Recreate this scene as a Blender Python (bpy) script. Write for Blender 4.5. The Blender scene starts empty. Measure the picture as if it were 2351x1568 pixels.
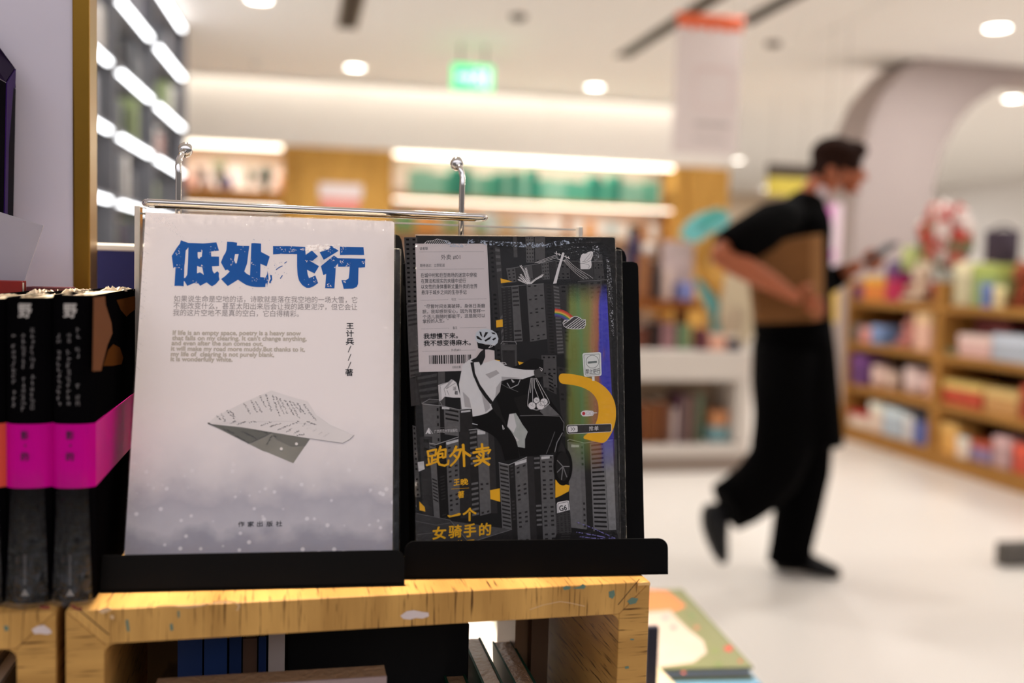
import bpy, bmesh, math, random
from mathutils import Vector, Matrix
from mathutils.geometry import tessellate_polygon

# ------------------------------------------------------------------ camera, world, lights, exposure
SC = bpy.context.scene
COL = SC.collection
RAD = math.radians
W_PX, H_PX, F_PX = 2351.0, 1568.0, 2286.0
YAW, PITCH, ROLL = RAD(12.3), RAD(-4.0), RAD(1.6)
EYE = Vector((0, 0, 1.128))
_f = Vector((math.sin(YAW) * math.cos(PITCH), math.cos(YAW) * math.cos(PITCH), math.sin(PITCH)))
_r = Vector((math.cos(YAW), -math.sin(YAW), 0))
_u = _r.cross(_f)
CR = _r * math.cos(ROLL) + _u * math.sin(ROLL)
CU = -_r * math.sin(ROLL) + _u * math.cos(ROLL)
CF = _f

cam = bpy.data.cameras.new('camera')
cam.sensor_width = 36.0
cam.lens = 36.0 * F_PX / W_PX
cam.clip_start = 0.02
cam.clip_end = 60
cam.dof.use_dof = True
cam.dof.focus_distance = 0.615
cam.dof.aperture_fstop = 3.4
cam_o = bpy.data.objects.new('camera', cam)
COL.objects.link(cam_o)
cam_o.matrix_world = Matrix(((CR.x, CU.x, -CF.x, EYE.x), (CR.y, CU.y, -CF.y, EYE.y), (CR.z, CU.z, -CF.z, EYE.z), (0, 0, 0, 1)))
SC.camera = cam_o

SC.view_settings.view_transform = 'Standard'
SC.view_settings.look = 'None'
SC.view_settings.exposure = -0.14
SC.view_settings.gamma = 1.0
SC.view_settings.use_curve_mapping = False

world = bpy.data.worlds.new('shop_fill_ramp')
SC.world = world
world.use_nodes = True
# fill ramp for the unseen shop, shaped dim at eye level, bright above, pale below
_n = world.node_tree.nodes
_k = world.node_tree.links.new
bg = _n['Background']
_tc = _n.new('ShaderNodeTexCoord')
_sx = _n.new('ShaderNodeSeparateXYZ')
_k(_tc.outputs['Generated'], _sx.inputs[0])
_mr = _n.new('ShaderNodeMapRange')
_mr.inputs[1].default_value = -1
_mr.inputs[2].default_value = 1
_k(_sx.outputs[2], _mr.inputs[0])
_cr = _n.new('ShaderNodeValToRGB')
_e = _cr.color_ramp.elements
_e[0].position, _e[0].color = 0.0, (.22, .20, .19, 1)
_e[1].position, _e[1].color = 1.0, (1.50, 1.51, 1.66, 1)
for _p, _c in ((.36, (.24, .22, .21, 1)), (.45, (.16, .145, .14, 1)), (.59, (.24, .22, .22, 1)), (.68, (1.46, 1.46, 1.61, 1))):
    _x = _e.new(_p)
    _x.color = _c
_k(_mr.outputs[0], _cr.inputs[0])
_k(_cr.outputs[0], bg.inputs['Color'])
bg.inputs['Strength'].default_value = 1.0


def area(name, loc, size, power, color=(1, 0.9, 0.78), rot=(0, 0, 0), shape='DISK', size_y=None, spread=math.pi):
    L = bpy.data.lights.new(name, 'AREA')
    L.shape = shape
    L.size = size
    if size_y:
        L.size_y = size_y
    L.energy = power
    L.color = color
    L.spread = spread
    o = bpy.data.objects.new(name, L)
    COL.objects.link(o)
    o.location = loc
    o.rotation_euler = rot
    return o


CEIL = 2.8
# recessed downlights of the shop ceiling: (x, y, watts); the first six are the ones in the picture
LAMPS = [(0.457, 8.55, 11), (2.58, 8.67, 11), (6.10, 13.27, 20), (4.4257, 5.784, 16), (6.23, 7.88, 20), (-0.25, 6.6, 12),
         (-0.12, 0.92, 13)]
LAMPS.insert(6, (8.47, 17.2, 20))
# added fill lamps without fittings, unseen, to brighten the whole floor and ceiling
LAMPS += [(x, y, 6.5 if y < 2 else 12.5 if y < 4 else 19 if x < 4 else 15) for y in (1.6, 3.6, 5.2) for x in (0.6, 2.6, 4.8, 7.0, 9.2)]
LAMPS += [(4.8, 7.4, 12), (7.0, 7.4, 12), (9.2, 7.4, 12), (7.0, 9.9, 15), (9.2, 9.9, 12), (7.0, 12.2, 15), (9.2, 14.6, 15)]
for i, (x, y, w) in enumerate(LAMPS):
    area('downlight_and_fill', (x, y, CEIL - 0.012), 0.13, w, (1, .86, .70) if w == 13 else (1, .985, .97), spread=RAD(46) if w == 13 else RAD(105) if w == 11 else math.pi)


# ------------------------------------------------------------------ helpers
def ray(x, y):
    return CF + CR * ((x - W_PX / 2) / F_PX) + CU * ((H_PX / 2 - y) / F_PX)


def at_y(x, y, Y):
    d = ray(x, y)
    return EYE + d * (Y / d.y)


def at_x(x, y, X):
    d = ray(x, y)
    return EYE + d * (X / d.x)


def at_z(x, y, Z):
    d = ray(x, y)
    return EYE + d * ((Z - EYE.z) / d.z)


def lin(c):
    out = []
    for v in c[:3]:
        v = v / 255.0
        out.append(v / 12.92 if v <= 0.04045 else ((v + 0.055) / 1.055) ** 2.4)
    return (out[0], out[1], out[2], 1.0)


MATS = {}


def mat(name, rgb, rough=0.55, spec=0.4, metal=0.0, coat=0.0, vary=0.06, scale=40.0, emit=0.0, emit_rgb=None, bump=0.0, bump_scale=200.0):
    """Principled material whose colour wavers a little with a noise texture."""
    if name in MATS:
        return MATS[name]
    m = bpy.data.materials.new(name)
    m.use_nodes = True
    nt = m.node_tree
    b = nt.nodes['Principled BSDF']
    c = lin(rgb)
    b.inputs['Roughness'].default_value = rough
    b.inputs['Specular IOR Level'].default_value = spec
    b.inputs['Metallic'].default_value = metal
    b.inputs['Coat Weight'].default_value = coat
    b.inputs['Coat Roughness'].default_value = 0.12
    tc = nt.nodes.new('ShaderNodeTexCoord')
    if vary > 0:
        nz = nt.nodes.new('ShaderNodeTexNoise')
        nz.inputs['Scale'].default_value = scale
        nz.inputs['Detail'].default_value = 3
        nt.links.new(tc.outputs['Object'], nz.inputs['Vector'])
        mx = nt.nodes.new('ShaderNodeMix')
        mx.data_type = 'RGBA'
        mx.inputs[6].default_value = tuple(v * (1 - vary) for v in c[:3]) + (1,)
        mx.inputs[7].default_value = tuple(min(1, v * (1 + vary)) for v in c[:3]) + (1,)
        nt.links.new(nz.outputs['Fac'], mx.inputs[0])
        nt.links.new(mx.outputs[2], b.inputs['Base Color'])
    else:
        b.inputs['Base Color'].default_value = c
    if bump > 0:
        n2 = nt.nodes.new('ShaderNodeTexNoise')
        n2.inputs['Scale'].default_value = bump_scale
        n2.inputs['Detail'].default_value = 4
        nt.links.new(tc.outputs['Object'], n2.inputs['Vector'])
        bp = nt.nodes.new('ShaderNodeBump')
        bp.inputs['Strength'].default_value = bump
        bp.inputs['Distance'].default_value = 0.002
        nt.links.new(n2.outputs['Fac'], bp.inputs['Height'])
        nt.links.new(bp.outputs['Normal'], b.inputs['Normal'])
    if emit > 0:
        b.inputs['Emission Color'].default_value = lin(emit_rgb or rgb)
        b.inputs['Emission Strength'].default_value = emit
        m.cycles.emission_sampling = 'NONE' if emit < 30 else 'AUTO'
    MATS[name] = m
    return m


def wood(name, light, dark, axis, fine=1.0, rough=0.42, amount=1.0):
    """Oak veneer: streaks that change quickly along one axis ('X', 'Y' or 'Z') and slowly along the others."""
    if name in MATS:
        return MATS[name]
    m = bpy.data.materials.new(name)
    m.use_nodes = True
    nt = m.node_tree
    b = nt.nodes['Principled BSDF']
    tc = nt.nodes.new('ShaderNodeTexCoord')
    mp = nt.nodes.new('ShaderNodeMapping')
    sc = [34.0 * fine] * 3
    sc['XYZ'.index(axis)] = 680.0 * fine
    mp.inputs['Scale'].default_value = sc
    nt.links.new(tc.outputs['Object'], mp.inputs['Vector'])
    n1 = nt.nodes.new('ShaderNodeTexNoise')
    n1.inputs['Scale'].default_value = 1.0
    n1.inputs['Detail'].default_value = 3
    n1.inputs['Distortion'].default_value = 0.4
    nt.links.new(mp.outputs['Vector'], n1.inputs['Vector'])
    r1 = nt.nodes.new('ShaderNodeValToRGB')
    e = r1.color_ramp.elements
    e[0].position = 0.30
    e[0].color = lin(dark)
    e[1].position = 0.43
    e[1].color = lin(light)
    nt.links.new(n1.outputs['Fac'], r1.inputs['Fac'])
    mp2 = nt.nodes.new('ShaderNodeMapping')
    sc2 = [9.0 * fine] * 3
    sc2['XYZ'.index(axis)] = 60.0 * fine
    mp2.inputs['Scale'].default_value = sc2
    nt.links.new(tc.outputs['Object'], mp2.inputs['Vector'])
    n2 = nt.nodes.new('ShaderNodeTexNoise')
    n2.inputs['Scale'].default_value = 1.0
    n2.inputs['Detail'].default_value = 2
    nt.links.new(mp2.outputs['Vector'], n2.inputs['Vector'])
    r2 = nt.nodes.new('ShaderNodeValToRGB')
    e = r2.color_ramp.elements
    e[0].position = 0.3
    e[0].color = (0.66, 0.62, 0.58, 1)
    e[1].position = 0.7
    e[1].color = (1, 1, 1, 1)
    nt.links.new(n2.outputs['Fac'], r2.inputs['Fac'])
    mx = nt.nodes.new('ShaderNodeMix')
    mx.data_type = 'RGBA'
    mx.blend_type = 'MULTIPLY'
    mx.inputs[0].default_value = amount
    nt.links.new(r1.outputs['Color'], mx.inputs[6])
    nt.links.new(r2.outputs['Color'], mx.inputs[7])
    nt.links.new(mx.outputs[2], b.inputs['Base Color'])
    b.inputs['Roughness'].default_value = rough
    b.inputs['Specular IOR Level'].default_value = 0.15
    bp = nt.nodes.new('ShaderNodeBump')
    bp.inputs['Strength'].default_value = 0.25
    bp.inputs['Distance'].default_value = 0.0004
    nt.links.new(n1.outputs['Fac'], bp.inputs['Height'])
    nt.links.new(bp.outputs['Normal'], b.inputs['Normal'])
    MATS[name] = m
    return m


TM = {}   # my own record of every parent's world matrix


def setp(o, label=None, cat=None, group=None, kind=None):
    if label:
        o['label'] = label
    if cat:
        o['category'] = cat
    if group:
        o['group'] = group
    if kind:
        o['kind'] = kind
    return o


def thing(name, label, cat, loc=(0, 0, 0), rotz=0.0, group=None, frame=None):
    """An Empty at the base of a thing; its parts become its children."""
    o = bpy.data.objects.new(name, None)
    o.empty_display_size = 0.05
    COL.objects.link(o)
    M = frame.copy() if frame is not None else Matrix.Translation(Vector(loc)) @ Matrix.Rotation(rotz, 4, 'Z')
    o.matrix_world = M
    TM[o.name] = M
    return setp(o, label, cat, group)


class MB:
    """Collects shapes, then links them as ONE mesh object."""

    def __init__(self, M=None):
        self.v, self.f, self.mi, self.mats = [], [], [], []
        self.M = M

    def slot(self, m):
        if m not in self.mats:
            self.mats.append(m)
        return self.mats.index(m)

    def add(self, verts, faces, m):
        n = len(self.v)
        for p in verts:
            p = Vector(p)
            self.v.append(self.M @ p if self.M is not None else p)
        s = self.slot(m)
        for f in faces:
            self.f.append([i + n for i in f])
            self.mi.append(s)
        return self

    def box(self, lo, hi, m):
        x0, y0, z0 = lo
        x1, y1, z1 = hi
        v = [(x0, y0, z0), (x1, y0, z0), (x1, y1, z0), (x0, y1, z0), (x0, y0, z1), (x1, y0, z1), (x1, y1, z1), (x0, y1, z1)]
        return self.add(v, [(0, 3, 2, 1), (4, 5, 6, 7), (0, 1, 5, 4), (1, 2, 6, 5), (2, 3, 7, 6), (3, 0, 4, 7)], m)

    def obox(self, c, half, ax, m):
        """box with its own axes ax=(ex,ey,ez)"""
        c = Vector(c)
        v = []
        for sz in (-1, 1):
            for sx, sy in ((-1, -1), (1, -1), (1, 1), (-1, 1)):
                v.append(c + ax[0] * (sx * half[0]) + ax[1] * (sy * half[1]) + ax[2] * (sz * half[2]))
        return self.add(v, [(0, 3, 2, 1), (4, 5, 6, 7), (0, 1, 5, 4), (1, 2, 6, 5), (2, 3, 7, 6), (3, 0, 4, 7)], m)

    def prism(self, pts, d, m):
        """polygon pts (3-D, planar) pushed along the vector d; concave outlines are fine"""
        pts = [Vector(p) for p in pts]
        d = Vector(d)
        n = len(pts)
        tri = tessellate_polygon([pts])
        v = pts + [p + d for p in pts]
        f = [tuple(t) for t in tri] + [tuple(i + n for i in reversed(t)) for t in tri]
        f += [(i, (i + 1) % n, (i + 1) % n + n, i + n) for i in range(n)]
        return self.add(v, f, m)

    def flat(self, pts, m):
        pts = [Vector(p) for p in pts]
        return self.add(pts, [tuple(t) for t in tessellate_polygon([pts])], m)

    def tube(self, path, r, m, seg=10, closed=False):
        path = [Vector(p) for p in path]
        n = len(path)
        rr = r if isinstance(r, (list, tuple)) else [r] * n
        rings = []
        ref = None
        for i, p in enumerate(path):
            a = path[(i - 1) % n] if (closed or i) else p
            b = path[(i + 1) % n] if (closed or i < n - 1) else p
            t = (b - a).normalized()
            if ref is None:
                ref = Vector((0, 0, 1)) if abs(t.z) < 0.9 else Vector((1, 0, 0))
            x = t.cross(ref).normalized()
            y = x.cross(t).normalized()
            ref = y
            rings.append([p + x * (rr[i] * math.cos(k * 2 * math.pi / seg)) + y * (rr[i] * math.sin(k * 2 * math.pi / seg)) for k in range(seg)])
        v = [q for ring in rings for q in ring]
        f = []
        last = n if closed else n - 1
        for i in range(last):
            j = (i + 1) % n
            for k in range(seg):
                k2 = (k + 1) % seg
                f.append((i * seg + k, i * seg + k2, j * seg + k2, j * seg + k))
        if not closed:
            f.append(tuple(range(seg - 1, -1, -1)))
            f.append(tuple((n - 1) * seg + k for k in range(seg)))
        return self.add(v, f, m)

    def loft(self, rings, m, cap=True):
        """rings: equal-length lists of points"""
        seg = len(rings[0])
        v = [Vector(q) for ring in rings for q in ring]
        f = []
        for i in range(len(rings) - 1):
            for k in range(seg):
                k2 = (k + 1) % seg
                f.append((i * seg + k, i * seg + k2, (i + 1) * seg + k2, (i + 1) * seg + k))
        if cap:
            f.append(tuple(range(seg - 1, -1, -1)))
            f.append(tuple((len(rings) - 1) * seg + k for k in range(seg)))
        return self.add(v, f, m)

    def ball(self, c, r, m, seg=14, rings=9, rot=None):
        """ellipsoid; r is a number or three"""
        r = (r, r, r) if not isinstance(r, (list, tuple)) else r
        c = Vector(c)
        v, f = [], []
        for i in range(rings + 1):
            th = math.pi * i / rings
            for k in range(seg):
                ph = 2 * math.pi * k / seg
                p = Vector((r[0] * math.sin(th) * math.cos(ph), r[1] * math.sin(th) * math.sin(ph), r[2] * math.cos(th)))
                if rot is not None:
                    p = rot @ p
                v.append(c + p)
        for i in range(rings):
            for k in range(seg):
                k2 = (k + 1) % seg
                f.append((i * seg + k, (i + 1) * seg + k, (i + 1) * seg + k2, i * seg + k2))
        return self.add(v, f, m)

    def lathe(self, base, prof, m, seg=20):
        """prof: list of (radius, height) turned about the vertical through base"""
        b = Vector(base)
        return self.loft([[b + Vector((r * math.cos(2 * math.pi * k / seg), r * math.sin(2 * math.pi * k / seg), h)) for k in range(seg)] for r, h in prof], m)

    def build(self, name, parent=None, smooth=False, bevel=0.0, bseg=2, subsurf=0, origin=None, weld=False):
        me = bpy.data.meshes.new(name)
        if parent is not None:
            Mi = TM[parent.name].inverted()
            vs = [Mi @ p for p in self.v]
        else:
            if origin is None:
                lo = [min(p[i] for p in self.v) for i in range(3)]
                hi = [max(p[i] for p in self.v) for i in range(3)]
                origin = Vector(((lo[0] + hi[0]) / 2, (lo[1] + hi[1]) / 2, lo[2]))
            origin = Vector(origin)
            vs = [p - origin for p in self.v]
        me.from_pydata([tuple(p) for p in vs], [], self.f)
        for m in self.mats:
            me.materials.append(m)
        me.polygons.foreach_set('material_index', self.mi)
        bm = bmesh.new()
        bm.from_mesh(me)
        if weld:
            bmesh.ops.remove_doubles(bm, verts=bm.verts, dist=1e-6)
        bmesh.ops.recalc_face_normals(bm, faces=bm.faces)
        bm.to_mesh(me)
        bm.free()
        if smooth:
            me.polygons.foreach_set('use_smooth', [True] * len(me.polygons))
        me.update()
        o = bpy.data.objects.new(name, me)
        COL.objects.link(o)
        if parent is not None:
            o.parent = parent
            TM[o.name] = TM[parent.name]
        else:
            o.location = origin
            TM[o.name] = Matrix.Translation(origin)
        if bevel > 0:
            b = o.modifiers.new('bevel', 'BEVEL')
            b.width = bevel
            b.segments = bseg
            b.limit_method = 'ANGLE'
            b.angle_limit = RAD(40)
        if subsurf:
            s = o.modifiers.new('smooth', 'SUBSURF')
            s.levels = subsurf
            s.render_levels = subsurf
        return o


def part_of(t, name):
    return [c for c in t.children if c.name.split('.')[0] == name][0]


def struct(o):
    o['kind'] = 'structure'
    return o


def frame(O, ex, ey, n):
    return Matrix(((ex.x, ey.x, n.x, O.x), (ex.y, ey.y, n.y, O.y), (ex.z, ey.z, n.z, O.z), (0, 0, 0, 1)))


def rr_pts(w, h, r, corners='abcd', seg=6):
    """rounded rectangle outline in (u, v), corner order bl br tr tl = a b c d"""
    out = []
    for key, cx, cy, a0 in (('a', r, r, 180), ('b', w - r, r, 270), ('c', w - r, h - r, 0), ('d', r, h - r, 90)):
        if key in corners:
            for k in range(seg + 1):
                a = RAD(a0 + 90 * k / seg)
                out.append((cx + r * math.cos(a), cy + r * math.sin(a)))
        else:
            out.append({'a': (0, 0), 'b': (w, 0), 'c': (w, h), 'd': (0, h)}[key])
    return out


# ------------------------------------------------------------------ lettering and print on flat covers
_TXT = {}


def glyphs(body, offset=0.0, res=3):
    key = (body, offset, res)
    if key not in _TXT:
        c = bpy.data.curves.new('lettering', 'FONT')
        c.body = body
        c.resolution_u = res
        c.offset = offset
        o = bpy.data.objects.new('lettering', c)
        COL.objects.link(o)
        dg = bpy.context.evaluated_depsgraph_get()
        me = bpy.data.meshes.new_from_object(o.evaluated_get(dg))
        vs = [(v.co.x, v.co.y) for v in me.vertices]
        fs = [tuple(p.vertices) for p in me.polygons]
        bpy.data.objects.remove(o)
        bpy.data.curves.remove(c)
        bpy.data.meshes.remove(me)
        _TXT[key] = (vs, fs)
    return _TXT[key]


class Print(MB):
    """Ink on a plane (O, n). Outlines are given in photograph pixels and land on the plane; each layer lies a hair above the last."""

    def __init__(self, O, n, up, step=0.00002):
        MB.__init__(self)
        self.O, self.n, self.up, self.step, self.k = O, n, up, step, 1
        self.j = 0

    def P(self, p):
        d = ray(p[0], p[1])
        o = self.O + self.n * (self.step * (self.k * 1.0 + (self.j % 12) * .06))
        return EYE + d * ((o - EYE).dot(self.n) / d.dot(self.n))

    def poly(self, pts, m):
        self.j += 1
        return self.flat([self.P(p) for p in pts], m)

    def line(self, pts, w, m):
        """a stroke w pixels wide along pts"""
        for a, b in zip(pts, pts[1:]):
            dx, dy = b[0] - a[0], b[1] - a[1]
            l = math.hypot(dx, dy) or 1
            nx, ny = -dy / l * w / 2, dx / l * w / 2
            ex, ey = dx / l * w * 0.25, dy / l * w * 0.25
            self.poly([(a[0] - ex + nx, a[1] - ey + ny), (a[0] - ex - nx, a[1] - ey - ny), (b[0] + ex - nx, b[1] + ey - ny), (b[0] + ex + nx, b[1] + ey + ny)], m)

    def disc(self, c, rx, ry, m, seg=18):
        self.poly([(c[0] + rx * math.cos(2 * math.pi * k / seg), c[1] + ry * math.sin(2 * math.pi * k / seg)) for k in range(seg)], m)

    def brush(self, pts, w, m):
        """brush stroke: a line with rounded joints and a thinner tail"""
        for q_ in range(len(pts) - 1):
            ws = w * (1 - .25 * q_ / max(1, len(pts) - 1))
            self.line([pts[q_], pts[q_ + 1]], ws, m)
        for q_, c in enumerate(pts):
            self.j += 1
            r = w * (1 - .25 * q_ / max(1, len(pts) - 1)) * .54
            self.disc(c, r, r, m, 12)

    def dash(self, a, b, w, m, on=2.0, off=1.4):
        l = math.hypot(b[0] - a[0], b[1] - a[1])
        t = 0
        while t < l:
            u, v = t / l, min(1, (t + on) / l)
            self.line([(a[0] + (b[0] - a[0]) * u, a[1] + (b[1] - a[1]) * u), (a[0] + (b[0] - a[0]) * v, a[1] + (b[1] - a[1]) * v)], w, m)
            t += on + off

    def text(self, body, a, b, m, h=None, offset=0.0, res=3):
        """ink runs from pixel a to pixel b along the baseline; h = em height in pixels (default: as wide as it comes)"""
        vs, fs = glyphs(body, 0.0, res)
        x0, x1 = min(v[0] for v in vs), max(v[0] for v in vs)
        A, B = self.P(a), self.P(b)
        ux = (B - A)
        sx = ux.length / (x1 - x0)
        ux.normalize()
        uy = self.n.cross(ux).normalized()
        if uy.dot(self.up) < 0:
            uy = -uy
        sy = sx
        if h:
            sy = (self.P((a[0], a[1] - h)) - A).length
        k = offset * sx * 1.0
        for q_, (dx, dy) in enumerate(((0, 0),) if not k else ((-k, 0), (k, 0), (0, k), (0, -k))):
            self.add([A + ux * ((x - x0) * sx + dx) + uy * (y * sy + dy) + self.n * (self.step * .12 * q_) for x, y in vs], fs, m)

    def char(self, body, box, m, offset=0.0, slant=0.0):
        """one character stretched to the pixel box (x0, y0, x1, y1)"""
        vs, fs = glyphs(body, 0.0, 6)
        x0, x1 = min(v[0] for v in vs), max(v[0] for v in vs)
        y0, y1 = min(v[1] for v in vs), max(v[1] for v in vs)
        k = offset * abs(box[2] - box[0])
        x_0, y_0, x_1, y_1 = box[0] + k, box[1] + k, box[2] - k, box[3] - k
        for dx, dy in (((0, 0),) if not k else ((-k, 0), (k, 0), (0, k), (0, -k), (k * .7, k * .7), (-k * .7, -k * .7), (k * .7, -k * .7), (-k * .7, k * .7))):
            out = []
            self.j += 1
            for x, y in vs:
                u, v = (x - x0) / (x1 - x0), (y - y0) / (y1 - y0)
                out.append(self.P((x_0 + (x_1 - x_0) * u + dx, y_1 + (y_0 - y_1) * v + slant * (u - 0.5) + dy)))
            self.add(out, fs, m)


def crop(ox, oy, s):
    return lambda pts: [(ox + x / s, oy + y / s) for x, y in pts]
# ------------------------------------------------------------------ materials shared by the room
M_CEIL = mat('ceiling_paint', (251, 248, 244), 0.85, 0.2, vary=0.015, scale=3)
M_WALL = mat('wall_paint', (247, 243, 240), 0.8, 0.2, vary=0.015, scale=3)
M_PINK = mat('pink_plaster', (178, 164, 160), 0.8, 0.2, vary=0.03, scale=2)
M_FLOOR = mat('polished_floor', (240, 232, 222), 0.32, 0.35, vary=0.03, scale=1.4)
M_OAKY = wood('oak_wall_panel', (214, 164, 84), (188, 138, 64), 'X', 0.25, 0.5, 0.5)
M_OAKS = wood('oak_shelf_board', (190, 132, 62), (150, 98, 42), 'Z', 0.3, 0.5, 0.5)
M_WHITE = mat('white_lacquer', (232, 222, 214), 0.4, 0.4, vary=0.02)
M_DARK = mat('dark_grey_board', (128, 128, 134), 0.55, 0.3)
M_BLACK = mat('black_plastic', (16, 15, 16), 0.5, 0.25)
M_METAL = mat('grey_metal', (120, 116, 110), 0.4, 0.5, 0.6)
M_LAMP = mat('lamp_diffuser', (255, 248, 236), 0.5, emit=14)
M_LED = mat('led_strip', (250, 252, 255), 0.5, emit=8, vary=0)
M_LED.cycles.emission_sampling = 'AUTO'
M_LEDW = mat('warm_led_strip', (255, 246, 228), 0.5, emit=4, vary=0)

# ------------------------------------------------------------------ room shell
YB = 9.45
XE = at_y(1672, 420, YB).x            # where the long back wall ends
ZB = at_y(1200, 362, YB).z            # underside of the white bulkhead
o = MB().box((-4, -1.0, -0.1), (11, 20, 0.0), M_FLOOR).build('floor')
struct(o)
o = MB()
o.box((-4, -1.0, CEIL), (11, 9.22, CEIL + 0.12), M_CEIL)
o.box((XE, 9.22, CEIL), (11, 20, CEIL + 0.12), M_CEIL)
o.box((-4, 9.22, CEIL + 0.16), (XE, 9.9, CEIL + 0.28), M_CEIL)
struct(o.build('ceiling'))
o = MB()
o.box((-4, YB, ZB), (XE, 9.9, CEIL + 0.16), M_WALL)
o.box((-4, 9.9, 0), (XE, 10.0, CEIL + 0.16), M_WALL)
o.box((XE - 0.1, 10.0, 0), (XE, 20, CEIL), M_WALL)
struct(o.build('wall_back'))
struct(MB().box((XE - 0.1, 18.5, 0), (11, 18.6, CEIL), mat('far_wall_paint', (206, 184, 158), 0.8, vary=0.03, scale=2)).build('wall_far'))
struct(MB().box((-4.0, -1, 0), (-3.9, 9.45, CEIL), M_WALL).build('wall_left'))
struct(MB().box((10.9, 2, 0), (11.0, 18.5, CEIL), M_WALL).build('wall_right'))
struct(MB().box((-4, 9.215, CEIL - 0.035), (XE, 9.23, CEIL + 0.16), M_CEIL).build('trim_1'))

# the lit slot between ceiling and bulkhead
t = thing('cove_light', 'long white light slot where the ceiling meets the back wall', 'light', (1.5, 9.3, CEIL + 0.1))
MB().box((-3.0, 9.24, CEIL + 0.06), (XE - 0.1, 9.27, CEIL + 0.09), M_LEDW).build('light_strip', t)
for k in range(3):
    area('cove_lamp', (-0.6 + 2.0 * k, 9.30, CEIL + 0.08), 1.9, 0.75, (1, 0.93, 0.88), (RAD(38), 0, 0), 'RECTANGLE', 0.05)

# oak pilasters
p = [at_y(682, 420, YB).x, at_y(893, 420, YB).x, at_y(1545, 440, YB).x, at_y(1577, 440, YB).x]
struct(MB().box((p[0], YB - 0.03, 0), (p[1], 9.9, ZB - 0.005), M_OAKY).build('pillar_1', bevel=0.006))
struct(MB().box((p[3], YB - 0.03, 0), (XE, 9.9, ZB - 0.005), M_OAKY).build('pillar_2', bevel=0.006))


# built-in lit bookcases in the back wall
def niche(name, label, x0, x1, shelves, side=True):
    t = thing(name, label, 'bookcase', ((x0 + x1) / 2, 9.65, 0))
    b = MB()
    b.box((x0 + 0.002, 9.86, 0.001), (x1 - 0.002, 9.898, ZB - 0.002), M_WHITE)
    b.box((x0 + 0.002, YB, 0.001), (x0 + 0.03, 9.86, ZB - 0.002), M_OAKY)
    b.box((x1 - 0.12, YB, 0.001), (x1 - 0.002, 9.86, ZB - 0.002), M_OAKY)
    b.box((x0 + 0.03, YB, 0.001), (x1 - 0.12, 9.86, 0.1), M_OAKY)
    b.build('carcass', t)
    for z, th in shelves:
        MB().box((x0 + 0.03, YB + 0.005, z - th), (x1 - 0.12, 9.86, z), M_OAKS).build('shelf', t)
    MB().box((x0 + 0.05, YB + 0.03, ZB - 0.04), (x1 - 0.14, YB + 0.06, ZB - 0.01), M_LEDW).build('light_strip', t)
    for z, th in shelves[:1]:
        MB().box((x0 + 0.05, YB + 0.03, z - th - 0.022), (x1 - 0.14, YB + 0.05, z - th - 0.004), M_LEDW).build('light_strip', t)
    return t


ZS1 = at_y(1200, 459, YB).z
ZL1 = at_y(550, 436, YB).z
xl0 = at_y(385, 380, YB).x
niche('wall_bookcase', 'lit oak niche bookcase left of the oak pilaster in the back wall', xl0, p[0], [(ZL1, 0.13), (ZL1 - 0.42, 0.05), (ZL1 - 0.85, 0.05), (ZL1 - 1.25, 0.05)])
niche('wall_bookcase', 'long lit oak bookcase right of the oak pilaster in the back wall', p[1], p[3], [(ZS1, 0.03), (ZS1 - 0.34, 0.03), (ZS1 - 0.70, 0.03), (ZS1 - 1.05, 0.03), (ZS1 - 1.4, 0.03)])
area('niche_lamp', ((xl0 + p[0]) / 2, YB + 0.1, ZB - 0.05), 0.9, 10, (1, 0.95, 0.88), (RAD(-12), 0, 0), 'RECTANGLE', 0.06)
area('niche_lamp', ((p[1] + p[2]) / 2, YB + 0.1, ZB - 0.05), 2.5, 17, (1, 0.95, 0.88), (RAD(-12), 0, 0), 'RECTANGLE', 0.06)
area('niche_lamp', ((p[1] + p[2]) / 2, YB + 0.1, ZS1 - 0.07), 2.5, 10, (1, 0.9, 0.8), (RAD(-12), 0, 0), 'RECTANGLE', 0.06)

# green books in the long bookcase
rnd = random.Random(5)
GREENS = [((150, 206, 180), 'pale mint'), ((92, 178, 148), 'mid green'), ((48, 140, 118), 'dark teal')]


def simple_book(lo, hi, rgb, label, group, lean=0.0, name='book', page=(236, 226, 210)):
    """upright book whose spine faces -Y: cover wraps a page block"""
    x0, y0, z0 = lo
    x1, y1, z1 = hi
    b = MB()
    m = mat('book_%d_%d_%d' % rgb, rgb, 0.5, 0.35, vary=0.08)
    e = min(0.003, (x1 - x0) * 0.15)
    b.box((x0, y0, z0), (x0 + e, y1, z1), m)
    b.box((x1 - e, y0, z0), (x1, y1, z1), m)
    b.box((x0 + e, y0, z0), (x1 - e, y0 + e, z1), m)
    b.box((x0 + e, y0 + e, z0 + 0.003), (x1 - e, y1 - 0.003, z1 - 0.003), mat('book_pages', page, 0.8, 0.2))
    o = b.build(name)
    return setp(o, label, 'book', group)


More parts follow.
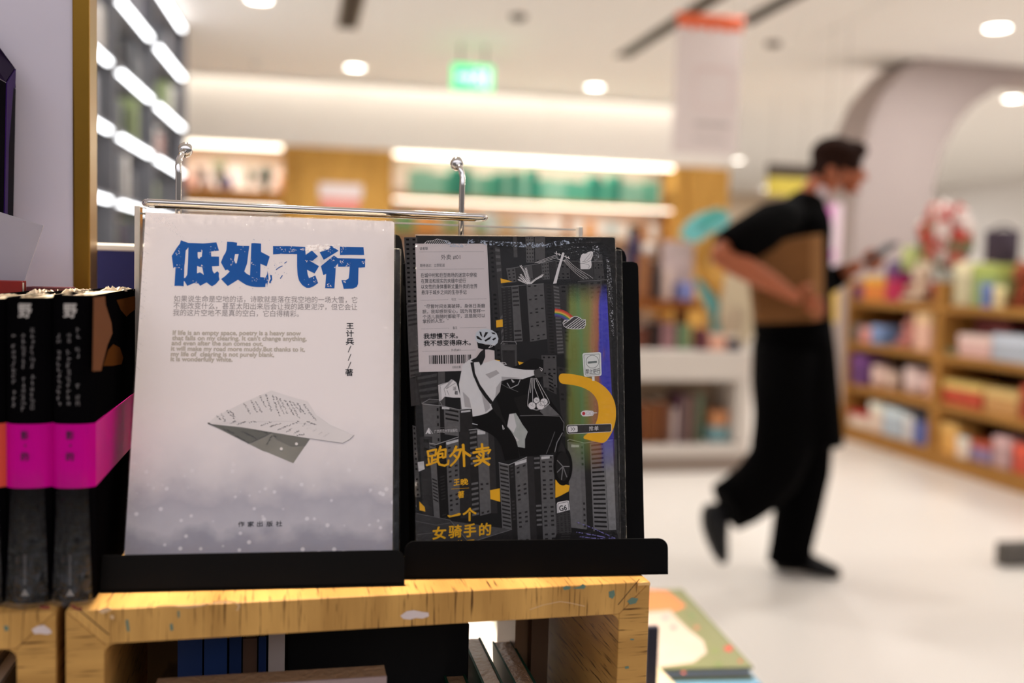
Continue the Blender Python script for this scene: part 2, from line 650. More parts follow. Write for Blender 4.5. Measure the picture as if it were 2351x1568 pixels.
xa, xb = at_y(942, 420, YB).x, at_y(1533, 440, YB).x
x = xa
while x < xb - 0.1:
    w = rnd.uniform(0.05, 0.12)
    k = 2 if rnd.random() < 0.18 else rnd.randint(0, 1)
    h = (ZB - ZS1) * rnd.uniform(0.50, 0.62) + (0.05 if k == 2 else 0)
    simple_book((x, YB + 0.04, ZS1 + 0.001), (x + w, YB + 0.24, ZS1 + h), GREENS[k][0],
                GREENS[k][1] + ' book in the green row on the top shelf of the long lit bookcase', 'green books in the long lit bookcase')
    x += w + 0.004
PAL2 = [((222, 150, 72), 'orange'), ((110, 150, 96), 'green'), ((235, 224, 212), 'white'), ((206, 178, 140), 'tan'), ((196, 206, 200), 'pale grey'), ((186, 130, 84), 'brown')]
z0 = ZS1 - 0.34
x = at_y(905, 500, YB).x
while x < xb - 0.1:
    w = rnd.uniform(0.05, 0.14)
    k = rnd.randint(0, 5)
    simple_book((x, YB + 0.04, z0 + 0.001), (x + w, YB + 0.2, z0 + rnd.uniform(0.13, 0.2)), PAL2[k][0],
                PAL2[k][1] + ' book on the second shelf of the long lit bookcase', 'books on the second shelf of the long lit bookcase')
    x += w + 0.004

# ornaments on the left niche shelf
rnd = random.Random(8)


def potted_plant(x0, x1, yb, yt, leaf, pot, label, Y=YB + 0.15):
    a, c = at_y(x0, yb, Y), at_y(x1, yt, Y)
    cx, w, z0 = (a.x + c.x) / 2, abs(c.x - a.x), ZL1 + 0.001
    h = c.z - z0
    t = thing('potted_plant', label, 'plant', (cx, Y, z0), 0, 'potted plants on the lit niche shelf')
    MB().lathe((cx, Y, z0), [(0.02, 0), (w * 0.2, 0), (w * 0.27, h * 0.3), (w * 0.22, h * 0.3), (w * 0.2, h * 0.26)], pot).build('pot', t, True)
    g = MB()
    for k in range(80):
        a_ = rnd.uniform(0, 6.28)
        rr = w * 0.5 * math.sqrt(rnd.random())
        zz = z0 + h * rnd.uniform(0.3, 0.98)
        c_ = Vector((cx + rr * math.cos(a_), Y + rr * 0.6 * math.sin(a_), zz))
        d = Vector((rnd.uniform(-1, 1), rnd.uniform(-1, 1), rnd.uniform(0, 1))).normalized() * w * 0.24
        s = d.cross(Vector((0, 0, 1))).normalized() * w * 0.12
        g.prism([c_ - d, c_ + s, c_ + d, c_ - s], (0, 0.003, 0.001), leaf)
    for k in range(5):
        g.tube([(cx, Y, z0 + h * 0.25), (cx + rnd.uniform(-.3, .3) * w, Y, z0 + h * 0.8)], 0.006, leaf, 5)
    g.build('foliage', t)


G1, G2 = mat('olive_leaves', (78, 98, 44), 0.6), mat('deep_green_leaves', (40, 70, 54), 0.6)
POT1, POT2, POT3 = mat('red_glaze', (112, 30, 26), 0.4), mat('violet_glaze', (84, 70, 122), 0.4), mat('cream_glaze', (224, 206, 190), 0.5)
potted_plant(448, 476, 430, 384, mat('brown_leaves', (104, 72, 50), 0.6), POT1, 'small brown-leaved plant in a dark red pot on the lit niche shelf')
potted_plant(490, 522, 430, 372, G1, POT2, 'olive plant in a violet pot on the lit niche shelf')
potted_plant(560, 586, 432, 384, G1, POT3, 'thin olive plant in a cream pot on the lit niche shelf')
potted_plant(590, 626, 434, 382, G2, mat('green_glaze', (64, 88, 74), 0.4), 'dark green bushy plant in a green pot on the lit niche shelf')
for (x0, x1, yt, rgb, lab) in ((428, 447, 398, (206, 140, 124), 'pink rounded jar at the left end of the lit niche shelf'),
                               (470, 492, 408, (205, 190, 188), 'pale jar between two plants on the lit niche shelf'),
                               (516, 536, 402, (88, 74, 130), 'violet jar beside the olive plant on the lit niche shelf'),
                               (636, 652, 395, (228, 192, 176), 'blush jar right of the dark green plant on the lit niche shelf')):
    a, c = at_y(x0, 430, YB + .12), at_y(x1, yt, YB + .12)
    w, h, cx = abs(c.x - a.x) / 2, c.z - ZL1, (a.x + c.x) / 2
    o = MB().lathe((cx, YB + .12, ZL1 + 0.001), [(w * .7, 0), (w, h * .3), (w * .95, h * .6), (w * .5, h * .85), (w * .6, h), (w * .45, h), (w * .4, h * .85)], mat('jar_%d' % x0, rgb, 0.4)).build('jar', None, True)
    setp(o, lab, 'jar')

# poster on the first oak pilaster
a, c = at_y(732, 476, YB - .034), at_y(832, 424, YB - .034)
t = thing('poster', 'white and pink notice on the oak pilaster of the back wall', 'poster', (a.x, YB - .034, a.z))
zm = a.z + (c.z - a.z) * 0.42
MB().box((a.x, YB - .036, zm), (c.x, YB - .031, c.z), mat('poster_white', (240, 226, 226), 0.6)).build('white_sheet', t)
MB().box((a.x + .02, YB - .0362, a.z - .03), (c.x - .02, YB - .031, zm), mat('poster_pink', (236, 150, 140), 0.6)).build('pink_sheet', t)

# ------------------------------------------------------------------ ceiling fittings
WHERE = ['above the left end of the green exit sign', 'right of the green exit sign', 'seen far behind the hanging banner', 'at the top right over the pink arch', 'inside the opening of the pink arch', 'cut off by the top of the picture beside the bookcase', 'farthest away, low behind the shoulder of the person']
for i, (x, y, w) in enumerate(LAMPS):
    if i > 6:
        break
    t = thing('ceiling_downlight', 'round recessed white downlight ' + WHERE[i], 'light', (x, y, CEIL - 0.01), 0, 'recessed ceiling downlights')
    MB().tube([(x + .083 * math.cos(q * math.pi / 14), y + .083 * math.sin(q * math.pi / 14), CEIL - .007) for q in range(28)], .0065, M_WHITE, 8, closed=True).build('trim_ring', t, True)
    MB().lathe((x, y, CEIL - 0.006), [(0.001, 0), (0.074, 0), (0.074, 0.005), (0.001, 0.005)], M_LAMP, 24).build('diffuser', t)
for px_, lab in (((1190, 36), 'small round grey ceiling speaker above the exit sign'), ((585, 140), 'small pale ceiling sensor left of the downlight'), ((1775, 98), 'small grey ceiling sensor right of the hanging banner')):
    q = at_z(px_[0], px_[1], CEIL)
    t = thing('ceiling_sensor', lab, 'sensor', (q.x, q.y, CEIL - 0.02))
    MB().lathe((q.x, q.y, CEIL - 0.03), [(0.02, 0), (0.05, 0.006), (0.06, 0.03), (0.02, 0.03)], M_METAL if 'grey' in lab else M_CEIL).build('housing', t, True)
    MB().lathe((q.x, q.y, CEIL - 0.036), [(0.002, 0), (0.018, 0.002), (0.018, 0.008), (0.002, 0.008)], M_BLACK).build('lens', t)


def slot_vent(p0, p1, w, label):
    a, c = at_z(p0[0], p0[1], CEIL), at_z(p1[0], p1[1], CEIL)
    x, y0, y1 = (a.x + c.x) / 2, min(a.y, c.y), max(a.y, c.y)
    t = thing('linear_air_vent', label, 'vent', (x, (y0 + y1) / 2, CEIL - 0.006), 0, 'dark linear vents in the ceiling')
    MB().box((x - w / 2, y0, CEIL - 0.004), (x + w / 2, y1, CEIL - 0.0005), M_BLACK).build('slot', t)
    f = MB()
    for s in (-1, 1):
        f.box((x + s * w / 2 - .008, y0, CEIL - 0.012), (x + s * w / 2 + .008, y1, CEIL - 0.0004), M_METAL)
    f.box((x - .005, y0, CEIL - 0.009), (x + .005, y1, CEIL - 0.004), M_METAL)
    f.build('frame', t)


slot_vent((800, -120), (822, 66), 0.12, 'short dark linear vent in the ceiling at the top centre')
slot_vent((1440, 130), (1640, -20), 0.10, 'long dark linear vent in the ceiling passing behind the hanging banner')
slot_vent((1716, 54), (1840, -30), 0.10, 'dark linear vent in the ceiling right of the hanging banner')

a, c = at_z(1832, 108, CEIL), at_z(2046, -4, CEIL)
struct(MB().prism([a, c, c + Vector((.02, 0, 0)), a + Vector((.02, 0, 0))], (0, 0, -.012), M_CEIL).build('trim_2'))
# exit sign
Y = 7.4
a, c = at_y(1038, 204, Y), at_y(1133, 152, Y)
t = thing('exit_sign', 'glowing green exit sign hanging from the ceiling', 'sign', (a.x, Y, a.z))
M_EXIT = mat('exit_green', (70, 226, 140), 0.4, emit=1.5, emit_rgb=(84, 232, 150), vary=0)
M_EXITW = mat('exit_white', (240, 255, 246), 0.4, emit=1.6, emit_rgb=(226, 255, 238), vary=0)
MB().box((a.x, Y, a.z), (c.x, Y + 0.03, c.z), M_EXIT).build('lit_panel', t, bevel=0.004)
w, h = c.x - a.x, c.z - a.z
g = MB()
fx = lambda u, v: (a.x + w * u, Y - 0.002, a.z + h * v)
for pts in ([(.12, .42), (.34, .42), (.34, .3), (.5, .5), (.34, .7), (.34, .58), (.12, .58)],
            [(.60, .80), (.66, .80), (.66, .90), (.60, .90)],
            [(.56, .72), (.70, .74), (.74, .58), (.70, .56), (.67, .64), (.66, .46), (.74, .34), (.72, .14), (.67, .16), (.68, .30), (.60, .38), (.54, .20), (.48, .22), (.56, .46), (.58, .62), (.52, .54), (.49, .58)],
            [(.80, .12), (.90, .12), (.90, .88), (.80, .88)]):
    g.prism([fx(u, v) for u, v in pts], (0, 0.0015, 0), M_EXITW)
g.build('running_figure', t)
for u in (.2, .8):
    MB().tube([(a.x + w * u, Y + .015, c.z), (a.x + w * u, Y + .015, CEIL)], 0.006, M_METAL, 8).build('hanging_rod', t)

# hanging banner
Y = 5.2
a, c = at_y(1543, 350, Y), at_y(1706, 44, Y)
t = thing('hanging_banner', 'white hanging banner with an orange band across its top', 'banner', ((a.x + c.x) / 2, Y, a.z))
M_BAN = mat('banner_cloth', (230, 216, 212), 0.7, 0.2, vary=0.02)
MB().box((a.x, Y, a.z), (c.x, Y + 0.006, c.z), M_BAN).build('sheet', t)
w, h = c.x - a.x, c.z - a.z
fb = lambda u, v: (a.x + w * u, Y - 0.0015, a.z + h * v)
M_OR = mat('orange_print', (238, 110, 66), 0.6)
g = MB()
pts = [(0, 1), (0, .92)]
for k in range(1, 20):
    pts.append((k / 20, .925 - (.02 if k % 3 else .0) - (.02 if k % 5 == 0 else 0)))
pts += [(1, .90), (1, 1)]
g.prism([fb(u, v) for u, v in pts], (0, 0.001, 0), M_OR)
g.build('orange_band', t)
g = MB()
for (u0, v0, u1, v1) in ((.30, .62, .88, .63), (.30, .34, .31, .63), (.87, .34, .88, .63), (.30, .34, .88, .345)):
    g.prism([fb(u0, v0), fb(u1, v0), fb(u1, v1), fb(u0, v1)], (0, 0.001, 0), mat('banner_pale_print', (224, 190, 184), 0.6))
for (u0, v0, u1, v1) in ((.32, .20, .86, .235), (.32, .10, .80, .12)):
    g.prism([fb(u0, v0), fb(u1, v0), fb(u1, v1), fb(u0, v1)], (0, 0.001, 0), mat('banner_grey_print', (196, 184, 180), 0.6))
g.build('printed_frame', t)
MB().tube([(a.x - .01, Y + .003, c.z), (c.x + .01, Y + .003, c.z)], 0.009, M_OR, 8).build('top_bar', t)
for u in (.06, .94):
    MB().tube([(a.x + w * u, Y + .003, c.z), (a.x + w * u, Y + .003, CEIL)], 0.0018, M_METAL, 6).build('hanging_wire', t)

# ------------------------------------------------------------------ pink arch at the right
YA = 6.75
out = [(1945, 985), (1950, 800), (1955, 620), (1962, 500), (1975, 390), (1996, 285), (2026, 218), (2082, 152), (2150, 112), (2240, 84), (2351, 66), (2480, 60)]
inn = [(2480, 150), (2351, 180), (2290, 205), (2235, 240), (2196, 285), (2165, 345), (2145, 420), (2138, 520), (2138, 985)]
P_ = [at_y(x, y, YA) for x, y in out + inn]
for v in P_:
    v.z = max(0.0, min(v.z, CEIL + 0.1))
P_[0].z = P_[-1].z = 0
xr = P_[11].x
# the band continues to the right as the mirror half of the arch
mir = [Vector((2 * xr - v.x, YA, v.z)) for v in reversed(P_[:11])]
mir_in = [Vector((2 * xr - v.x, YA, v.z)) for v in reversed(P_[13:])]
poly = P_[:11] + mir + mir_in + P_[13:]
o = MB().prism(poly, (0, 0.45, 0), M_PINK).build('wall_arch')
struct(o)

# ------------------------------------------------------------------ dark bookcase with light strips, left
FAR, NEAR = Vector((-0.780, 7.5, 0)), Vector((-0.885, 4.8, 0))
dv = (NEAR - FAR).normalized()             # along the case, towards the camera
nv = Vector((-dv.y, dv.x, 0))
if nv.x < 0:
    nv = -nv                                # out of the case, towards the aisle


def on_case(x, y):
    d = ray(x, y)
    t_ = (FAR - EYE).dot(nv) / d.dot(nv)
    return ((EYE + d * t_) - FAR).dot(dv)


cuts = [0.0, on_case(356, 120), on_case(266, 120)]
cuts.append(cuts[2] + (cuts[2] - cuts[1]))
cuts.append(cuts[3] + 0.9)
LEV = [0.07, 0.40, 0.75, 1.09, 1.415, 1.745, 2.064, 2.412, 2.742]


def bc(s, d, z):
    p_ = FAR + dv * s - nv * d
    return Vector((p_.x, p_.y, z))


def bc_box(b, s0, s1, d0, d1, z0, z1, m):
    v = [bc(s, d, z) for z in (z0, z1) for s, d in ((s0, d0), (s1, d0), (s1, d1), (s0, d1))]
    b.add(v, [(0, 3, 2, 1), (4, 5, 6, 7), (0, 1, 5, 4), (1, 2, 6, 5), (2, 3, 7, 6), (3, 0, 4, 7)], m)


t = thing('lit_bookcase', 'tall dark grey bookcase with white light strips along every shelf', 'bookcase', FAR)
b = MB()
bc_box(b, cuts[0], cuts[-1], 0.30, 0.32, 0.0, 2.797, M_DARK)
b.build('back_panel_or_added_board', t)
for s in cuts:
    b = MB()
    bc_box(b, s - 0.018, s + 0.018, 0.0, 0.30, 0.0, 2.797, M_DARK)
    b.build('upright', t)
for i in range(len(cuts) - 1):
    for z in LEV:
        b = MB()
        bc_box(b, cuts[i] + .018, cuts[i + 1] - .018, 0.004, 0.30, z - 0.0, z + 0.03, M_DARK)
        b.build('shelf', t)
        if z > 1.0:
            b = MB()
            bc_box(b, cuts[i] + .12, cuts[i + 1] - .12, -0.004, 0.018, z - 0.0065, z + 0.0065, M_LED)
            b.build('light_strip', t)
rnd = random.Random(21)
PALB = [((226, 220, 214), 'white'), ((70, 68, 72), 'charcoal'), ((196, 150, 142), 'pinkish'), ((112, 114, 120), 'grey'), ((150, 164, 116), 'green'), ((188, 186, 192), 'pale grey'), ((74, 70, 96), 'slate blue')]
for i in range(3):
    for z in LEV[2:8]:
        s = cuts[i] + 0.03 + rnd.uniform(0, .1)
        while s < cuts[i + 1] - 0.16:
            if rnd.random() < .3:
                s += rnd.uniform(.08, .25)
                continue
            w = rnd.uniform(0.05, 0.11)
            k = rnd.choice([0, 0, 1, 1, 2, 3, 3, 4, 5, 6])
            h = rnd.uniform(0.17, 0.25)
            b = MB()
            m = mat('book_%d_%d_%d' % PALB[k][0], PALB[k][0], 0.5, 0.3)
            d0 = rnd.uniform(0.03, 0.09)
            bc_box(b, s, s + w, d0, 0.26, z + 0.031, z + 0.031 + h, m)
            bc_box(b, s + .004, s + w - .004, d0 + .004, 0.262, z + 0.034, z + 0.0325 + h, mat('book_pages', (236, 226, 210), 0.8, 0.2))
            setp(b.build('book'), PALB[k][1] + ' book standing in the dark bookcase with light strips', 'book', 'books in the dark lit bookcase')
            s += w + 0.006
# ------------------------------------------------------------------ white island with open shelf, middle distance
YI = 5.32
xi0 = 1.15
xi1 = at_y(1738, 900, YI).x
ZI = at_y(1560, 806, YI).z
M_ISL = mat('island_white', (214, 204, 194), 0.5, 0.35, vary=0.03, scale=4)
t = thing('display_island', 'white island counter with an open book shelf below', 'counter', ((xi0 + xi1) / 2, YI + 0.35, 0))
pts = []
w, d = xi1 - xi0, 0.75
for u, v in rr_pts(w, d, 0.12, 'bc'):
    pts.append((u, v))
MB().prism([(xi0 + u, YI + v, ZI - 0.17) for u, v in pts], (0, 0, 0.17), M_ISL).build('worktop', t, bevel=0.015)
MB().prism([(xi0 + u, YI + 0.02 + v * .94, 0) for u, v in pts], (0, 0, 0.10), mat('island_plinth', (150, 134, 122), 0.5)).build('plinth', t)
MB().prism([(xi0 + u, YI + v, 0.10) for u, v in pts], (0, 0, 0.06), M_ISL).build('bottom_board', t, bevel=0.01)
MB().box((xi1 - 0.118, YI + 0.015, 0.16), (xi1 - 0.025, YI + 0.70, ZI - 0.17), M_ISL).build('side_panel', t, bevel=0.02)
MB().box((xi0, YI + 0.015, 0.16), (xi0 + 0.05, YI + 0.70, ZI - 0.17), M_ISL).build('side_panel', t)
MB().box((xi0 + .05, YI + 0.32, 0.16), (xi1 - 0.118, YI + 0.34, ZI - 0.17), mat('island_back', (176, 152, 126), 0.6)).build('back_panel_or_added_board', t)

rnd = random.Random(3)


def island_book(px0, px1, ytop, rgb, label, Y=YI + 0.08, zb=0.161, dep=0.2):
    a, c = at_y(px0, 1040, Y), at_y(px1, ytop, Y)
    return simple_book((a.x, Y, zb), (c.x - .003, Y + dep, c.z), rgb, label, 'books in the white island', name='book')


for px0, px1, yt, rgb, lab in (
        (1455, 1482, 922, (120, 66, 30), 'brown book at the left end of the white island shelf'),
        (1483, 1506, 928, (132, 76, 34), 'brown book second from the left in the white island shelf'),
        (1507, 1536, 922, (112, 62, 28), 'brown book beside the white book in the white island shelf'),
        (1541, 1556, 938, (206, 184, 176), 'white book between brown and purple books in the white island shelf'),
        (1557, 1568, 905, (112, 74, 92), 'purple book in the white island shelf'),
        (1569, 1582, 912, (150, 128, 118), 'grey book in the white island shelf'),
        (1583, 1596, 908, (132, 92, 84), 'reddish book in the white island shelf'),
        (1597, 1616, 905, (98, 112, 88), 'green book right of the reddish one in the white island shelf')):
    island_book(px0, px1, yt, rgb, lab)
for px0, px1, yb, yt, rgb, lab in ((1625, 1678, 1046, 1010, (128, 168, 172), 'cyan gift box at the bottom of the stack in the white island'),
                                   (1630, 1672, 1009, 975, (206, 140, 92), 'orange gift box on the cyan box in the white island')):
    a, c = at_y(px0, yb, YI + .1), at_y(px1, yt, YI + .1)
    z0 = 0.161 if 'bottom' in lab else zprev + .001
    zprev = z0 + max(0.05, c.z - a.z)
    tt = thing('gift_box', lab, 'box', ((a.x + c.x) / 2, YI + .18, z0))
    m = mat('gift_%d_%d_%d' % rgb, rgb, 0.5)
    MB().box((a.x + .004, YI + .104, z0), (c.x - .004, YI + .256, z0 + (zprev - z0) * .62), m).build('box_base', tt)
    MB().box((a.x, YI + .1, z0 + (zprev - z0) * .62), (c.x, YI + .26, zprev), m).build('box_lid', tt)

# things standing on the island
ZT = ZI + 0.001


def isl_box(name, px0, px1, yb, yt, rgb, lab, cat, dep=0.12, Y=YI + 0.12, zb=None, rough=0.5):
    a, c = at_y(px0, yb, Y), at_y(px1, yt, Y)
    z0 = ZT if zb is None else zb
    b = MB()
    m = mat('%s_%d_%d_%d' % ((name,) + rgb), rgb, rough)
    b.box((a.x, Y, z0), (c.x, Y + dep, c.z), m)
    o = b.build(name, bevel=0.006)
    return setp(o, lab, cat), c.z


t = thing('wooden_riser', 'brown wooden riser standing on the white island', 'stand', (1.95, YI + .2, ZT))
a, c = at_y(1462, 735, YI + .1), at_y(1614, 692, YI + .1)
ZR = c.z
M_RIS = wood('riser_wood', (146, 84, 32), (104, 56, 20), 'Z', 0.5)
MB().box((a.x, YI + .1, ZR - .05), (c.x, YI + .42, ZR), M_RIS).build('riser_top', t, bevel=0.006)
for xx in (a.x + .01, c.x - .06):
    MB().box((xx, YI + .30, ZT), (xx + .05, YI + .40, ZR - .05), M_RIS).build('leg', t)
ZRT = ZR + .001
isl_box('book', 1466, 1490, 790, 722 + 30, (96, 46, 26), 'dark red-brown book upright under the wooden riser', 'book')
isl_box('book', 1496, 1512, 792, 742, (42, 26, 22), 'black-brown book upright under the wooden riser', 'book')
isl_box('book', 1518, 1552, 792, 742, (150, 108, 110), 'dusty pink book upright under the wooden riser', 'book')
isl_box('book', 1556, 1588, 795, 746, (112, 136, 98), 'green book upright under the wooden riser', 'book')
isl_box('book', 1606, 1628, 800, 755, (108, 56, 62), 'dark red book leaning upright right of the wooden riser', 'book', Y=YI + .06)
isl_box('gift_box', 1630, 1668, 800, 770, (222, 166, 142), 'peach box on the right of the white island top', 'box', Y=YI + .04)
isl_box('gift_box', 1674, 1704, 804, 782, (52, 40, 56), 'small dark box at the right end of the white island', 'box', Y=YI + .04)
isl_box('book', 1474, 1496, 690, 582, (150, 96, 58), 'copper-brown book standing on the wooden riser', 'book', zb=ZRT, Y=YI + .2)
isl_box('book', 1497, 1512, 690, 600, (44, 36, 40), 'black book standing on the wooden riser', 'book', zb=ZRT, Y=YI + .19)
isl_box('display_board', 1516, 1596, 690, 556, (196, 174, 170), 'pale lilac board standing on the wooden riser', 'board', dep=.02, zb=ZRT, Y=YI + .3)
isl_box('book', 1524, 1546, 690, 618, (212, 186, 174), 'blush book standing before the pale lilac board', 'book', zb=ZRT, Y=YI + .16)
isl_box('gift_box', 1560, 1594, 690, 650, (122, 130, 186), 'periwinkle blue box standing on the wooden riser', 'box', zb=ZRT, Y=YI + .14)
a, c = at_y(1440, 590, YI + .5), at_y(1470, 520, YI + .5)
t = thing('bottle', 'navy blue bottle-shaped vase behind the white island top', 'vase', ((a.x + c.x) / 2, YI + .5, ZT))
cx = (a.x + c.x) / 2
r = (c.x - a.x) / 2
hh = c.z - ZT
MB().lathe((cx, YI + .5, ZT), [(r * .8, 0), (r * 1.1, hh * .25), (r * 1.1, hh * .7), (r * .9, hh * .85), (r * .8, hh * .93), (r * .5, hh * .9)], mat('navy_glaze', (26, 26, 74), 0.3)).build('body', t, True)
MB().lathe((cx, YI + .5, ZT + hh * .93), [(r * .82, 0), (r * .82, hh * .07), (r * .3, hh * .07)], M_BLACK).build('lid', t, True)
a, c = at_y(1474, 586, YI + .45), at_y(1504, 535, YI + .45)
cx, r = (a.x + c.x) / 2, (c.x - a.x) / 2
o = MB().lathe((cx, YI + .45, ZT), [(r * .5, 0), (r * .55, .02), (r * .18, .05), (r * .18, a.z - ZT), (r * .8, a.z - ZT + r * .3), (r, a.z - ZT + r), (r * .8, a.z - ZT + r * 1.7), (r * .2, a.z - ZT + r * 2)], mat('white_glass_globe', (236, 226, 216), 0.25)).build('globe_lamp', None, True)
setp(o, 'white globe lamp on a slim stem behind the white island top', 'lamp')

# hoops and leaf of the tall paper display beside the person
YH = 5.50
t = thing('paper_display', 'tall display of teal, ochre and cream paper hoops behind the person', 'decoration', (at_y(1640, 900, YH).x, YH, ZI))
M_TEAL, M_TEAL2, M_OCH, M_CRM = mat('teal_paper', (112, 190, 188), 0.6, vary=.2, scale=8), mat('deep_teal_paper', (72, 160, 150), 0.6, vary=.2, scale=8), mat('ochre_paper', (184, 132, 50), 0.6), mat('cream_paper', (196, 178, 148), 0.6)


def band(b, pts, m, Y, th=.03):
    b.prism([at_y(x, y, Y) for x, y in pts], (0, th, 0), m)


b = MB()
band(b, [(1562, 540), (1580, 510), (1610, 490), (1650, 478), (1672, 488), (1676, 506), (1660, 526), (1630, 536), (1610, 552), (1590, 556)], M_TEAL, YH)
b.build('leaf', t)
b = MB()
band(b, [(1600, 512), (1628, 486), (1652, 480), (1668, 490), (1640, 505), (1622, 520)], M_TEAL2, YH - .012, .01)
b.build('leaf_fold', t)
b = MB()
band(b, [(1618, 552), (1660, 545), (1690, 560), (1640, 572), (1620, 600), (1640, 640), (1668, 672), (1650, 682), (1612, 640), (1596, 590)], M_OCH, YH + .04)
b.build('ochre_hoop', t)
b = MB()
band(b, [(1598, 640), (1616, 640), (1652, 690), (1660, 730), (1656, 772), (1636, 776), (1634, 720), (1612, 680)], M_TEAL, YH + .08)
b.build('teal_streamer', t)
b = MB()
band(b, [(1668, 640), (1690, 632), (1722, 670), (1740, 720), (1728, 768), (1702, 800), (1690, 790), (1708, 752), (1712, 720), (1692, 700), (1670, 716), (1660, 756), (1652, 740), (1656, 690)], M_CRM, YH + .02)
b.build('cream_hoop', t)
b = MB()
xm = at_y(1655, 700, YH).x
b.tube([(xm, YH + .2, ZI + 0.01), (xm, YH + .2, 1.36)], .008, M_METAL, 8)
b.lathe((xm, YH + .2, ZI + .001), [(.10, 0), (.13, .015), (.02, .02)], M_METAL)
for zz in (.85, 1.0, 1.12, 1.30):
    b.tube([(xm, YH + .2, zz), (xm, YH + .05, zz)], .006, M_METAL, 6)
b.build('pole', t)

# ------------------------------------------------------------------ oak display cases along the right
XF = 3.86
YD = at_x(2143, 900, XF).y
YA0 = at_x(1934, 900, XF).y
YB0 = 3.9
ZSH = [0.10, 0.40, 0.70, 1.0]
M_CASE = wood('case_oak', (188, 136, 70), (150, 102, 46), 'Z', 0.25, 0.5, 0.6)
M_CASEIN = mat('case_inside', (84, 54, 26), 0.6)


def right_case(y0, y1, label):
    t = thing('oak_display_case', label, 'shelf', (XF + .2, (y0 + y1) / 2, 0), 0, 'oak display cases along the right aisle')
    for a_, b_ in ((y0 + .001, y0 + .035), (y1 - .035, y1 - .001)):
        MB().box((XF, a_, 0), (XF + .42, b_, 1.14), M_CASE).build('side_panel', t, bevel=.004)
    for z in ZSH:
        MB().box((XF + .003, y0 + .035, z - .045), (XF + .42, y1 - .035, z), M_CASE).build('shelf', t, bevel=.003)
    MB().box((XF + .01, y0 + .035, 0.0), (XF + .03, y1 - .035, .055), M_CASE).build('kickboard', t)
    MB().box((XF + .40, y0 + .035, .1), (XF + .418, y1 - .035, 1.10), M_CASEIN).build('back_panel_or_added_board', t)


right_case(YD, YA0, 'far oak display case full of toys along the right aisle')
right_case(YB0, YD - .004, 'near oak display case full of toys along the right aisle')


def on_shelf(k, x0, x1, yt, dx=.03):
    """(y0, y1, z0, z1) of something on shelf k of the right cases seen between pixel columns x0..x1 with its top at row yt"""
    X = XF + dx
    ya, yb = at_x(x1, yt, X).y, at_x(x0, yt, X).y
    lo_, hi_ = (YD + .04, YA0 - .04) if (ya + yb) / 2 > YD else (YB0 + .04, YD - .045)
    ya, yb = max(ya, lo_), min(yb, hi_)
    top = at_x((x0 + x1) / 2, yt, X).z
    if k < 3:
        top = min(top, ZSH[k + 1] - .055)
    return ya, yb, ZSH[k] + .001, max(ZSH[k] + .03, top)


def toy_box(k, x0, x1, yt, rgb, lab, dx=.03, dep=.16, lid=None):
    ya, yb, z0, z1 = on_shelf(k, x0, x1, yt, dx)
    m = mat('toy_%d_%d_%d' % rgb, rgb, 0.45, vary=.15, scale=30)
    t = thing('toy_box', lab, 'box', (XF + dx + dep / 2, (ya + yb) / 2, z0), 0, 'boxed goods on the right cases')
    zl = z0 + (z1 - z0) * .7
    MB().box((XF + dx, ya + .004, z0), (XF + dx + dep, yb - .004, zl), m).build('box_body', t, bevel=.004)
    m2 = mat('toy_%d_%d_%d' % (lid or tuple(min(255, int(c * 1.15) + 8) for c in rgb)), lid or tuple(min(255, int(c * 1.15) + 8) for c in rgb), .45, vary=.1, scale=30)
    MB().box((XF + dx - .002, ya + .002, zl), (XF + dx + dep + .002, yb - .002, z1), m2).build('box_lid', t, bevel=.004)


def mug(k, x0, x1, yt, rgb, lab, dx=.05):
    ya, yb, z0, z1 = on_shelf(k, x0, x1, yt, dx)
    r, cy = (yb - ya) / 2, (ya + yb) / 2
    h = z1 - z0
    m = mat('mug_%d_%d_%d' % rgb, rgb, .3)
    t = thing('mug', lab, 'mug', (XF + dx + r, cy, z0), 0, 'mugs and pots on the right cases')
    MB().lathe((XF + dx + r, cy, z0), [(r * .8, 0), (r, h * .2), (r, h), (r * .92, h), (r * .9, h * .15), (.002, h * .12)], m, 18).build('cup', t, True)
    MB().tube([(XF + dx + r * .6, cy - r * .85, z0 + h * .8), (XF + dx + r * .3, cy - r * 1.35, z0 + h * .7), (XF + dx + r * .3, cy - r * 1.35, z0 + h * .35), (XF + dx + r * .6, cy - r * .9, z0 + h * .25)], r * .13, m, 8).build('handle', t, True)


